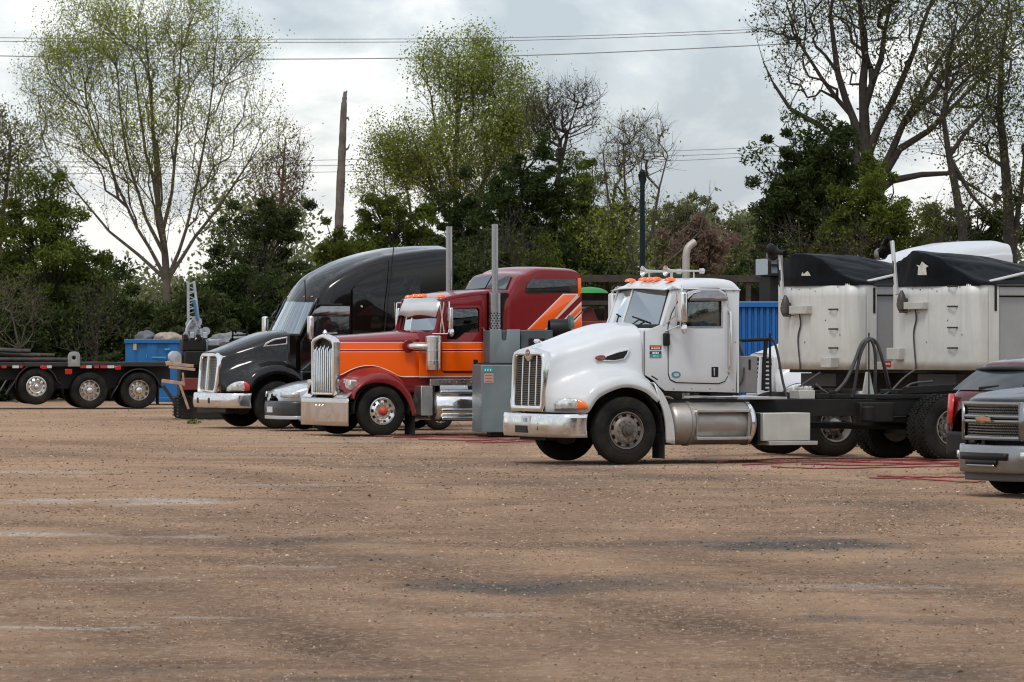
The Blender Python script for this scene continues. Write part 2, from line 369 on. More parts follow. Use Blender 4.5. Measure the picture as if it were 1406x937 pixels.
def ground_height(X, Y, R=None):
    h = .030*(fbm(X*.35, Y*.30, 3)-.5)+.022*(fbm(X*1.7, Y*1.3, 4)-.5)+.018*(fbm(X*7, Y*6, 6)-.5)
    h = h-.022*(ruts(X, Y) if R is None else R)
    k = np.clip((Y-58)/10, 0, 1)          # the parking strip is rolled flatter
    return h*(1-.75*k)-.012*k
def build_ground():
    nx = 240; xs_ = np.linspace(-1, 1, nx)
    ys = [GY0]
    while ys[-1] < GY1: ys.append(ys[-1]+max(.055, ys[-1]*ys[-1]/9000.0*.8))
    ys = np.array(ys); ny = len(ys)
    U, Yg = np.meshgrid(xs_, ys); Xg = U*(4.0+Yg*.125)
    Rg = ruts(Xg, Yg); Z = ground_height(Xg, Yg, Rg); e_ = np.clip((np.abs(U)-.92)/.08, 0, 1); Z = Z*(1-e_)-.028*e_
    V = np.stack([Xg, Yg, Z], -1).reshape(-1, 3)
    i = np.arange(nx-1); j = np.arange(ny-1); I, J = np.meshgrid(i, j); a = (J*nx+I).ravel()
    Fq = np.stack([a, a+1, a+nx+1, a+nx], -1)
    # outer sheet to the horizon, a frame round the detailed part
    m = bpy.data.materials.new('yard_gravel'); m.use_nodes = True; t = m.node_tree; L = t.links.new; p = t.nodes['Principled BSDF']
    o = raw_mesh('ground', V, Fq, m, None, True); tag(o, kind='structure')
    me = o.data
    for nm, arr in (('dark', np.clip(blobs(Xg, Yg, DARKS, 11, .4)*1.3, 0, 1)), ('wet', blobs(Xg, Yg, STREAKS, 23, .75)), ('rut', Rg)):
        at = me.attributes.new(nm, 'FLOAT', 'POINT'); at.data.foreach_set('value', arr.ravel().astype(np.float32))
    geo = N(t, 'ShaderNodeNewGeometry'); pos = geo.outputs['Position']
    def noise(sc, det=6, ro=.6, vec=None):
        n = N(t, 'ShaderNodeTexNoise'); n.inputs['Scale'].default_value = sc; n.inputs['Detail'].default_value = det; n.inputs['Roughness'].default_value = ro; L(vec or pos, n.inputs['Vector']); return n.outputs['Fac']
    def rng(x, a, b, c=0, d=1):
        r = N(t, 'ShaderNodeMapRange'); L(x, r.inputs[0]); r.inputs['From Min'].default_value = a; r.inputs['From Max'].default_value = b; r.inputs['To Min'].default_value = c; r.inputs['To Max'].default_value = d; return r.outputs[0]
    def mixc(f, A, B, blend='MIX'):
        h = N(t, 'ShaderNodeMix', data_type='RGBA', blend_type=blend)
        for k_, v_ in ((0, f), (6, A), (7, B)):
            if isinstance(v_, (tuple, float, int)): h.inputs[k_].default_value = v_ if isinstance(v_, (float, int)) else (*v_, 1)
            else: L(v_, h.inputs[k_])
        return h.outputs[2]
    def math_(op, a, b):
        n = N(t, 'ShaderNodeMath', operation=op)
        for k_, v_ in ((0, a), (1, b)):
            if isinstance(v_, (float, int)): n.inputs[k_].default_value = v_
            else: L(v_, n.inputs[k_])
        return n.outputs[0]
    def attr(nm):
        a_ = N(t, 'ShaderNodeAttribute'); a_.attribute_name = nm; return a_.outputs['Fac']
    mpn = N(t, 'ShaderNodeMapping'); mpn.inputs['Scale'].default_value = (.35, 1, 1); L(pos, mpn.inputs[0])
    big = rng(noise(.22, 6, .6, mpn.outputs[0]), .38, .62); mid = rng(noise(1.1, 8, .68, mpn.outputs[0]), .40, .66); fine = rng(noise(11, 8, .78), .34, .66)
    c1 = mixc(big, (.300, .172, .092), (.475, .298, .170))
    c2 = mixc(math_('MULTIPLY', mid, .55), c1, (.175, .092, .046))
    c3 = mixc(rng(fine, 0, 1, .0, .55), c2, (.48, .315, .200))
    c3 = mixc(rng(noise(.55, 8, .7, mpn.outputs[0]), .52, .66, 0, .55), c3, (.150, .086, .050)); c3 = mixc(rng(noise(.8, 8, .7, mpn.outputs[0]), .30, .44, .45, 0), c3, (.58, .385, .24))
    c4 = mixc(math_('MULTIPLY', attr('rut'), .95), c3, (.120, .066, .037))
    # single stones: pale and dark grains
    vo = N(t, 'ShaderNodeTexVoronoi'); vo.inputs['Scale'].default_value = 24; L(pos, vo.inputs['Vector'])
    sepc = N(t, 'ShaderNodeSeparateColor'); L(vo.outputs['Color'], sepc.inputs[0])
    grain = mixc(rng(sepc.outputs[0], .0, 1, 0, 1), (.15, .10, .07), (.60, .45, .33))
    c5 = mixc(math_('MULTIPLY', rng(sepc.outputs[1], .45, .9), .55), c4, grain)
    dk = math_('MULTIPLY', attr('dark'), rng(noise(6, 6, .75), .30, .5, .6, 1.0))
    c6 = mixc(math_('MULTIPLY', dk, .95), c5, mixc(sepc.outputs[2], (.040, .038, .033), (.13, .115, .098)))
    wet = math_('MULTIPLY', attr('wet'), rng(noise(9, 8, .8), .40, .55))
    c7 = mixc(math_('MULTIPLY', wet, .75), c6, (.56, .56, .54))
    L(c7, p.inputs['Base Color']); L(rng(wet, 0, .8, .93, .28), p.inputs['Roughness']); p.inputs['Specular IOR Level'].default_value = .25
    bn = N(t, 'ShaderNodeBump'); bn.inputs['Strength'].default_value = .8; bn.inputs['Distance'].default_value = .05
    hh = math_('ADD', math_('MULTIPLY', noise(16, 8, .8), 1.0), math_('MULTIPLY', sepc.outputs[0], .25)); 
    L(hh, bn.inputs['Height']); L(bn.outputs[0], p.inputs['Normal'])
    # far sheet
    S = 2500.0
    def hw(y): return 4.0+y*.125
    ring = [(-S, -200, -.03), (S, -200, -.03), (S, 3000, -.03), (-S, 3000, -.03)]
    inner = [(-hw(GY0)*.985, GY0+.3, -.03), (hw(GY0)*.985, GY0+.3, -.03), (hw(ys[-1])*.985, ys[-1]-.6, -.03), (-hw(ys[-1])*.985, ys[-1]-.6, -.03)]
    b = MB(); b.mesh(ring+inner, [(0,1,5,4), (1,2,6,5), (2,3,7,6), (3,0,4,7)])
    g2 = b.build('ground', m, None, 0); tag(g2, kind='structure')
    return o
GROUND = build_ground()

def pebbles():
    """loose stones, larger ones singly visible close to the camera"""
    def scatter(n, fn, r0, r1, name, label, ramp, only_dark):
        u = RNG.random(n); Y = 25.5*(128/25.5)**u; X = (RNG.random(n)*2-1)*(.8+Y*.113)
        dk = np.clip(blobs(X, Y, DARKS, 11, .4)*1.3, 0, 1); cl = fbm(X*.8, Y*.5, 31); c2 = fbm(X*3.1, Y*2.3, 37)
        keep = RNG.random(n) < (np.clip(dk*1.3-.25, 0, 1) if only_dark else np.clip(.55+(cl-.5)*1.8+(c2-.5)*1.2, .10, 1)*(1-.6*dk))
        X, Y = X[keep], Y[keep]; n = len(X); s = (r0+r1*RNG.random(n)**2.5)*np.clip(Y/36, .85, 1.9); Z = ground_height(X, Y)
        oc = np.array([(1,0,0),(0,1,0),(-1,0,0),(0,-1,0),(.1,.1,.55)], float)
        V = oc[None]*(.6+.9*RNG.random((n, 1, 3)))+RNG.normal(0, .16, (n, 5, 3)); V[:, 4, 2] *= .5+.9*RNG.random(n); a = RNG.random(n)*6.28; ca, sa = np.cos(a)[:, None], np.sin(a)[:, None]
        V = np.stack([V[..., 0]*ca-V[..., 1]*sa, V[..., 0]*sa+V[..., 1]*ca, V[..., 2]], -1)*s[:, None, None]; V += np.stack([X, Y, Z-s*.12], -1)[:, None]
        f = np.array([(0,1,4),(1,2,4),(2,3,4),(3,0,4)]); Fq = (f[None]+(np.arange(n)*5)[:, None, None]).reshape(-1, 3)
        m = bpy.data.materials.new(name+'_stone'); m.use_nodes = True; t = m.node_tree; g = N(t, 'ShaderNodeNewGeometry'); q = N(t, 'ShaderNodeValToRGB'); t.links.new(g.outputs['Random Per Island'], q.inputs[0]); e_ = q.color_ramp.elements
        e_[0].color = (*ramp[0][1], 1); e_[1].color = (*ramp[-1][1], 1)
        for ps, cc in ramp[1:-1]: k_ = e_.new(ps); k_.color = (*cc, 1)
        p_ = t.nodes['Principled BSDF']; t.links.new(q.outputs[0], p_.inputs['Base Color']); p_.inputs['Roughness'].default_value = .95; p_.inputs['Specular IOR Level'].default_value = .15
        o = raw_mesh(name, V.reshape(-1, 3), Fq, m); tag(o, label, 'gravel', kind='stuff')
    scatter(210000, 0, .0042, .010, 'gravel', 'loose gravel stones strewn over the brown dirt yard', [(0, (.060, .038, .025)), (.3, (.14, .088, .055)), (.6, (.29, .19, .118)), (.95, (.43, .30, .195)), (1, (.55, .45, .36))], False)
    scatter(60000, 0, .006, .014, 'dark_gravel', 'patches of dark grey loose gravel in the yard', [(0, (.03, .03, .028)), (.6, (.07, .067, .06)), (1, (.26, .23, .20))], True)
pebbles()

# ================================================================ trees
def tubes(P0, P1, R0, R1, k):
    """many tapered k-sided tubes at once"""
    D = P1-P0; L = np.linalg.norm(D, axis=1, keepdims=True); D = D/np.maximum(L, 1e-6)
    A = np.where(np.abs(D[:, 2:3]) < .9, np.array([[0, 0, 1.0]]), np.array([[1.0, 0, 0]]))
    U = np.cross(D, A); U /= np.maximum(np.linalg.norm(U, axis=1, keepdims=True), 1e-6); W = np.cross(D, U)
    an = np.arange(k)*2*PI/k; ca, sa = np.cos(an), np.sin(an)
    ring = U[:, None]*ca[None, :, None]+W[:, None]*sa[None, :, None]
    V = np.concatenate([P0[:, None]+ring*R0[:, None, None], P1[:, None]+ring*R1[:, None, None]], 1)
    n = len(P0); j = np.arange(k); f = np.stack([j, (j+1) % k, (j+1) % k+k, j+k], -1)
    return V.reshape(-1, 3), (f[None]+(np.arange(n)*2*k)[:, None, None]).reshape(-1, 4)
def leaves(P, size, per=1, spread=.1, flat=.0, elong=1.0, rng=RNG):
    """leaf-sized faces around points"""
    Q = np.repeat(P, per, 0)+rng.normal(0, spread, (len(P)*per, 3)); n = len(Q)
    a = rng.normal(0, 1, (n, 3)); a[:, 2] *= (1-flat); a /= np.linalg.norm(a, axis=1, keepdims=True)
    b = rng.normal(0, 1, (n, 3)); b -= a*(a*b).sum(1, keepdims=True); b /= np.linalg.norm(b, axis=1, keepdims=True)
    s = (size*(.55+.9*rng.random(n)))[:, None]
    a, b = a*s*elong, b*s
    V = np.stack([Q-a*.5, Q+b*.32, Q+a*.5, Q-b*.32], 1)
    return V.reshape(-1, 3), np.arange(n*4).reshape(n, 4)
def inside(el, n, shell, rng):
    """random points in a union of ellipsoids (cx,cy,cz,rx,ry,rz)"""
    el = np.array(el, float); vol = el[:, 3]*el[:, 4]*el[:, 5]; k = rng.choice(len(el), n, p=vol/vol.sum())
    d = rng.normal(0, 1, (n, 3)); d /= np.linalg.norm(d, axis=1, keepdims=True); r = rng.random(n)**(1/3*shell)
    return el[k, :3]+d*r[:, None]*el[k, 3:6]
def grow(seed_pts, seed_par, attract, bf=.35, down=.5):
    """joins the attraction points to the limbs one by one, nearest first, weighing the way back to the root"""
    P = [np.array(p, float) for p in seed_pts]; par = list(seed_par); path = [0.0]
    for i in range(1, len(P)): path.append(path[par[i]]+np.linalg.norm(P[i]-P[par[i]]))
    A = np.array(attract, float); n = len(A); best = np.full(n, 1e9); who = np.zeros(n, int); done = np.zeros(n, bool)
    def upd(i):
        v = A-P[i]; d = np.linalg.norm(v, axis=1); c = d*(1+down*np.clip(.35-v[:, 2]/np.maximum(d, 1e-6), 0, 2))+bf*path[i]
        k = (c < best) & ~done; best[k] = c[k]; who[k] = i
    for i in range(len(P)): upd(i)
    for _ in range(n):
        j = int(np.argmin(np.where(done, 1e9, best)))
        par.append(int(who[j])); path.append(path[who[j]]+np.linalg.norm(A[j]-P[who[j]])); P.append(A[j]); done[j] = True; upd(len(P)-1)
    return np.array(P), np.array(par)
def make_tree(label, name, px, Y, base_py, trunk, el, n=900, rtrunk=.3, bf=.35, down=.5, twigs=4, twig_len=.55, leaf=None, leaf_size=.12, per=3, lspread=.18,
              lprob=1.0, bark='bark', rtip=.009, seed=1, group=None, shell=.8, topgreen=None, limbs=(), flat_depth=.8, trunkname='trunk'):
    """px,base_py: foot of the trunk as seen; trunk/limbs: polylines (px, py[, dY]); el: crown lobes (px, py, rx px, ry px[, dY])"""
    rng = np.random.default_rng(seed); s = Y/F
    def W(q): return np.array(P3(q[0], q[1], Y+(q[2] if len(q) > 2 else 0)))
    foot = W((px, base_py)); foot[2] = -.3
    pts = [foot]; par = [0]; girth = [rtrunk]
    def chain(poly, start, g0, g1):
        prev = start; nq = len(poly)
        for iq, q in enumerate(poly):
            a, b_ = pts[prev], W(q); L_ = np.linalg.norm(b_-a); k = max(1, int(L_/.8))
            for i in range(1, k+1):
                pts.append(a+(b_-a)*i/k+(rng.normal(0, .035, 3) if i < k else 0)); par.append(prev); prev = len(pts)-1; girth.append(g0+(g1-g0)*(iq+i/k)/nq)
        return prev
    chain(trunk, 0, rtrunk, rtip*3)
    for lb in limbs:
        w0 = W(lb[0]); st = int(np.argmin([np.linalg.norm(p-w0) for p in pts])); chain(lb[1:], st, min(rtrunk*.38, girth[st]*.8), rtip*2.5)
    E = [(*W((e_[0], e_[1], e_[4] if len(e_) > 4 else 0)), e_[2]*s, e_[2]*s*flat_depth, e_[3]*s) for e_ in el]
    A = inside(E, int(n*1.7), shell, rng); q = fbm(A[:, 0]*.75+A[:, 1]*.3+seed, A[:, 2]*.75+A[:, 1]*.2, seed, 2); A = A[np.argsort(-q+rng.random(len(q))*.45)][:n]
    P, pr = grow(pts, par, A, bf, down)
    N_ = len(P); kids = np.zeros(N_, int)
    cnt = np.zeros(N_)
    haschild = np.zeros(N_, bool); haschild[pr[1:]] = True
    cnt[~haschild] = 1
    for i in range(N_-1, 0, -1): cnt[pr[i]] += cnt[i]
    pw = math.log(max(cnt[0], 2))/math.log(rtrunk/rtip)
    r = rtip*np.maximum(cnt, 1)**(1/pw)
    ng = len(girth); r[:ng] = np.array(girth); idx = np.arange(1, N_); thick = r[idx] > .05
    rt = bpy.data.objects.new(name, None); C.objects.link(rt); rt.location = (foot[0], foot[1], 0); tag(rt, label, 'tree', group)
    off = np.array([foot[0], foot[1], 0.0])
    Vs, Fs, b = [], [], 0
    p0, p1 = P[pr[idx]]-off, P[idx]-off; ra = np.minimum(r[pr[idx]], r[idx]*1.35); rb = r[idx]
    for sel, k in ((thick, 7), (~thick, 4)):
        if sel.any():
            v, f = tubes(p0[sel], p1[sel], ra[sel], rb[sel], k); Vs.append(v); Fs.append(f+b); b += len(v)
    # twigs out of the thin branches
    tips = idx[r[idx] < .05]
    if twigs:
        T = np.repeat(P[tips]-off, twigs, 0); dirp = np.repeat((P[tips]-P[pr[tips]]), twigs, 0); dirp /= np.maximum(np.linalg.norm(dirp, axis=1, keepdims=True), 1e-6)
        d = dirp*.7+rng.normal(0, .65, T.shape)+np.array([0, 0, .45]); d /= np.linalg.norm(d, axis=1, keepdims=True)
        tl = twig_len*(.4+.9*rng.random(len(T)))[:, None]; mid = T+d*tl*.55; end = mid+(d+rng.normal(0, .3, d.shape)+np.array([0, 0, .2]))*tl*.5
        rr = np.full(len(T), rtip*.7)
        v, f = tubes(T, mid, rr, rr*.8, 3); Vs.append(v); Fs.append(f+b); b += len(v)
        v, f = tubes(mid, end, rr*.8, rr*.45, 3); Vs.append(v); Fs.append(f+b); b += len(v)
        L_ = np.concatenate([mid, end, (T+mid)/2])
    else: L_ = P[tips]-off
    raw_mesh(trunkname, np.concatenate(Vs), np.concatenate(Fs), MATS[bark], rt, True)
    if leaf:
        if lprob < 1: L_ = L_[rng.random(len(L_)) < lprob]
        if topgreen:   # fuller leaf towards one part of the crown
            cpos = W(topgreen[:2])-off; rad = topgreen[2]*s; d_ = np.linalg.norm((L_-cpos)*np.array([1, .4, 1]), axis=1)/rad
            L_ = L_[rng.random(len(L_)) < np.clip(topgreen[3]+(1-topgreen[3])*np.exp(-d_**2), 0, 1)]
        v, f = leaves(L_, leaf_size, per, lspread, rng=rng)
        raw_mesh('crown', v, f, MATS[leaf], rt)
    return rt
def make_bush(label, name, px, Y, el, nclump=70, per=90, size=.16, csize=.5, leaf='leaf_dark', trunk_top=None, seed=1, group=None, rtrunk=.12, cat='tree', elong=1.6, dens_shell=.35, bare=0, bark='bark'):
    """dense evergreen: leaf faces gathered in clumps through the volume, stem and boughs inside"""
    rng = np.random.default_rng(seed); s = Y/F
    E = []
    for e_ in el:
        c = P3(e_[0], e_[1], Y+(e_[4] if len(e_) > 4 else 0)); E.append((c.x, c.y, c.z, e_[2]*s, e_[2]*s*.8, e_[3]*s))
    cc = inside(E, nclump, dens_shell, rng); cc += rng.normal(0, .34, cc.shape)
    foot = np.array(P3(px, HY, Y)); foot[2] = 0
    rt = bpy.data.objects.new(name, None); C.objects.link(rt); rt.location = (foot[0], foot[1], 0); tag(rt, label, cat, group)
    off = foot
    # stem and boughs to each clump
    top = max(e_[2]+e_[5]*.5 for e_ in E); st = [np.array([foot[0], foot[1], -.2+(top+.2)*i/6])+rng.normal(0, .08, 3)*(i > 0) for i in range(7)]
    P0 = [st[i]-off for i in range(6)]; P1 = [st[i+1]-off for i in range(6)]; R0 = [rtrunk*(1-i/7.5) for i in range(6)]; R1 = [rtrunk*(1-(i+1)/7.5) for i in range(6)]
    for c in cc:
        h = max(0.2, min(c[2]-np.linalg.norm(c[:2]-foot[:2])*.5, top)); k = min(5, int(h/(top+.2)*6)); a = st[k]
        m_ = (a+c)/2+rng.normal(0, .15, 3); P0 += [a-off, m_-off]; P1 += [m_-off, c-off]; R0 += [rtrunk*.3, rtrunk*.2]; R1 += [rtrunk*.2, .012]
    v, f = tubes(np.array(P0), np.array(P1), np.array(R0), np.array(R1), 5); raw_mesh('trunk', v, f, MATS[bark], rt, True)
    nclump = nclump; per = int(per*2.0); size = size*.50; elong = elong*1.35; cs = csize*(.40+.85*rng.random(nclump)**1.5); Q = np.repeat(cc, per, 0); q = rng.normal(0, 1, Q.shape); q /= np.linalg.norm(q, axis=1, keepdims=True)
    q *= (rng.random(len(q))**.45)[:, None]*np.repeat(cs, per)[:, None]; q[:, 2] *= .72; Q = Q+q-off
    Q = Q[Q[:, 2] > .05]
    v, f = leaves(Q, size, 1, .02, 0, elong, rng); raw_mesh('crown', v, f, MATS[leaf], rt)
    return rt
mat('bark', (.085, .070, .056), .95, var=.35, vscale=4, bump=.5, bscale=14)
mat('bark_dark', (.036, .030, .025), .95, var=.35, vscale=4, bump=.5, bscale=14)
mat('bark_red', (.16, .095, .072), .95, var=.3, vscale=4)
mat('bark_pale', (.24, .215, .185), .95, var=.3, vscale=4)
mat('deadwood', (.13, .108, .090), .9, var=.45, vscale=3, bump=.6, bscale=10, streak=.6, dcol=(.09, .065, .05))
leafmat('leaf_spring', (.165, .215, .022), (.340, .390, .060), .55)
leafmat('leaf_spring2', (.165, .215, .034), (.340, .390, .085), .55)
leafmat('leaf_mid', (.045, .070, .014), (.140, .165, .035))
leafmat('leaf_dark', (.018, .032, .012), (.065, .088, .028), .3)
leafmat('leaf_pine', (.026, .040, .016), (.080, .095, .036), .3)
leafmat('leaf_olive', (.075, .088, .028), (.170, .175, .060))
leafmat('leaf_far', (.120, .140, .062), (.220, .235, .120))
leafmat('leaf_pink', (.150, .110, .085), (.230, .165, .130))

make_tree('tall pale green spring tree on the left, its many limbs rising like a vase', 'deciduous_tree', 230, 178, 520,
    [(231, 430), (229, 385), (223, 320), (216, 250), (210, 180), (205, 110), (200, 40)],
    [(205, 115, 165, 150), (120, 170, 100, 110), (305, 180, 95, 115), (205, 50, 115, 85), (130, 60, 70, 60), (300, 90, 55, 70), (85, 110, 60, 70), (240, 260, 120, 60)], n=1700, rtrunk=.20, bf=.50, down=1.5,
    twigs=3, twig_len=.6, leaf='leaf_spring', leaf_size=.072, per=12, lspread=.22, seed=11, lprob=.42, topgreen=(190, 50, 165, .26), rtip=.007, bark='bark',
    limbs=[[(229, 385), (205, 340), (175, 285), (148, 215), (120, 150), (95, 100)], [(230, 400), (246, 345), (264, 280), (280, 200), (292, 120), (298, 50)], [(227, 360), (200, 300), (178, 230), (165, 150), (158, 70)],
           [(235, 372), (268, 325), (305, 278), (340, 225), (362, 180)], [(224, 330), (236, 265), (243, 190), (246, 110), (250, 30)], [(229, 390), (190, 350), (150, 318), (110, 270), (70, 220)], [(218, 270), (200, 210), (190, 140), (180, 70)]])
make_tree('slender leafless sapling right of the tall vase shaped tree', 'bare_tree', 352, 184, 520, [(358, 420), (375, 330), (388, 250), (392, 190)],
    [(388, 240, 34, 85), (370, 270, 45, 60), (400, 225, 22, 50)], n=260, rtrunk=.13, bf=.4, down=1.2, twigs=4, twig_len=.5, leaf='leaf_olive', leaf_size=.09, per=1, lprob=.6, seed=12, bark='bark_red')
make_tree('thin sparse tree at the left edge of the view with few pale leaves', 'bare_tree', -20, 186, 520, [(-15, 420), (0, 330), (10, 250), (15, 190)],
    [(15, 240, 70, 70), (40, 270, 50, 50), (-20, 200, 60, 60)], n=420, rtrunk=.2, bf=.4, down=1.0, twigs=3, twig_len=.5, leaf='leaf_olive', leaf_size=.10, per=2, seed=13, bark='bark')
make_tree('large pale green spring tree in the middle behind the black and orange trucks', 'deciduous_tree', 655, 182, 530,
    [(650, 440), (640, 380), (628, 300), (625, 220), (628, 140), (630, 80)],
    [(625, 130, 60, 85), (565, 190, 60, 60), (680, 150, 70, 60), (540, 225, 45, 40), (620, 210, 100, 70), (560, 265, 70, 40), (640, 85, 55, 42), (715, 190, 40, 60), (590, 110, 50, 40)], n=1800, rtrunk=.26, bf=.42, down=1.0,
    twigs=3, twig_len=.5, leaf='leaf_spring2', leaf_size=.085, per=12, lspread=.24, seed=21, rtip=.008, lprob=.30,
    limbs=[[(640, 390), (600, 340), (565, 300), (530, 270), (505, 250)], [(635, 340), (600, 270), (575, 210), (555, 160)], [(632, 320), (665, 250), (690, 180), (715, 130)], [(645, 400), (590, 360), (545, 320)], [(629, 260), (600, 190), (590, 120)]])
make_tree('grey bare tree with crooked twigs rising over the dark evergreens', 'bare_tree', 770, 176, 520, [(768, 400), (760, 320), (765, 250), (778, 190), (790, 150)],
    [(775, 165, 45, 55), (800, 150, 32, 40), (750, 170, 35, 50), (790, 230, 35, 40)], n=430, rtrunk=.2, bf=.25, down=.7, twigs=4, twig_len=.5, seed=22, bark='bark_dark', leaf='leaf_olive', leaf_size=.08, per=1, lprob=.15)
make_tree('small bare tree with twisted branches beside the light pole', 'bare_tree', 872, 158, 520, [(872, 430), (868, 370), (862, 320), (858, 260), (856, 200)],
    [(862, 240, 50, 75), (895, 250, 38, 55), (840, 260, 35, 55), (880, 200, 45, 45), (910, 290, 40, 40), (855, 330, 55, 50)], n=520, rtrunk=.17, bf=.22, down=.7, twigs=3, twig_len=.5, seed=23, bark='bark', leaf='leaf_spring', leaf_size=.10, per=2, topgreen=(850, 345, 60, .06),
    limbs=[[(870, 390), (850, 330), (835, 270), (828, 210)], [(869, 375), (895, 320), (905, 260), (915, 220)], [(873, 400), (905, 370), (935, 345), (960, 320), (975, 270)], [(872, 410), (850, 380), (825, 340), (800, 300)]])
make_tree('huge spreading oak on the right with heavy dark limbs and new leaf', 'oak_tree', 1205, 168, 520,
    [(1203, 420), (1200, 330), (1196, 270), (1190, 215), (1186, 150), (1188, 80), (1180, 0), (1175, -70)],
    [(1160, 40, 110, 90), (1260, 60, 110, 110), (1110, 90, 60, 60), (1310, 120, 90, 80), (1200, -20, 140, 60), (1330, 200, 50, 60), (1070, 30, 50, 40), (1250, 180, 60, 50), (1340, 20, 80, 80)], n=1700, rtrunk=.42, bf=.24, down=.25,
    twigs=2, twig_len=.5, leaf='leaf_olive', leaf_size=.10, per=10, lspread=.22, seed=31, bark='bark_dark', rtip=.010, lprob=.12,
    limbs=[[(1196, 250), (1165, 205), (1125, 172), (1085, 150), (1062, 115), (1048, 85)], [(1194, 240), (1170, 160), (1130, 110), (1098, 60), (1080, 5)], [(1198, 262), (1235, 205), (1275, 180), (1310, 145), (1350, 105), (1400, 60)],
           [(1200, 275), (1225, 248), (1265, 240), (1305, 238), (1345, 262), (1385, 290)], [(1192, 215), (1225, 140), (1255, 70), (1280, 0), (1300, -60)], [(1190, 200), (1150, 100), (1140, 20), (1150, -50)], [(1198, 255), (1240, 170), (1280, 100), (1330, 20)],
           [(1186, 150), (1210, 80), (1222, 10), (1230, -60)]])
make_tree('slim leaning tree with bare lower trunk right of the great oak', 'deciduous_tree', 1328, 158, 520, [(1326, 400), (1322, 320), (1312, 260), (1303, 215), (1295, 160), (1300, 90), (1315, 20)],
    [(1310, 130, 60, 60), (1330, 40, 70, 80), (1290, 190, 35, 40), (1350, 250, 45, 60)], n=480, rtrunk=.22, bf=.3, down=.5, twigs=2, leaf='leaf_olive', leaf_size=.10, per=10, lspread=.22, lprob=.16, seed=32, bark='bark_dark',
    limbs=[[(1305, 225), (1335, 270), (1365, 300), (1395, 320)], [(1303, 215), (1345, 160), (1385, 110)]])
make_tree('dark tall tree with thick ivy trunk at the right edge of the view', 'deciduous_tree', 1392, 162, 520, [(1390, 400), (1385, 320), (1380, 230), (1372, 150), (1375, 80), (1385, 0)],
    [(1385, 130, 55, 90), (1370, 40, 60, 70), (1400, 240, 45, 70), (1420, 90, 50, 120), (1340, 170, 40, 50)], n=560, rtrunk=.30, bf=.3, down=.5, twigs=2, leaf='leaf_mid', leaf_size=.10, per=10, lspread=.22, lprob=.2, seed=33, bark='bark_dark',
    limbs=[[(1388, 350), (1402, 260), (1410, 170), (1420, 60)]])
# snapped bare trunk
dt = empty('dead_tree', tuple(Vector((P3(466, HY, 176).x, 176, 0))), 0, 'tall snapped dead tree trunk without branches standing against the sky', 'dead tree')
def dead():
    pts = [(462, 540), (465, 330), (467, 270), (470, 200), (472, 150), (474, 126)]; rad = [.19, .175, .165, .15, .125, .06]
    o0 = Vector((dt.location.x, 176, 0)); path = [P3(a, b, 176)-o0 for a, b in pts]
    P = smooth_path([tuple(p) for p in path], 34); R = np.interp(np.linspace(0, 1, 34), np.linspace(0, 1, 6), rad)*(1+RNG.normal(0, .06, 34))
    b = MB(); b.tube(P, list(R), 10)
    b.tube([P3(475, 128, 176)-o0, P3(476.5, 124, 176)-o0], [.05, .01], 5)
    b.build('trunk', MATS['deadwood'], dt)
    b = MB(); b.tube([P3(471, 208, 176)-o0, P3(478, 204, 176)-o0, P3(480, 198, 176)-o0], [.06, .04, .015], 6); b.build('branch_stub', MATS['deadwood'], dt)
    b = MB(); b.tube([P3(473, 163, 176)-o0, P3(478, 162, 176)-o0, P3(479, 166, 176)-o0], [.06, .05, .02], 6); b.build('branch_stub', MATS['deadwood'], dt)
dead()
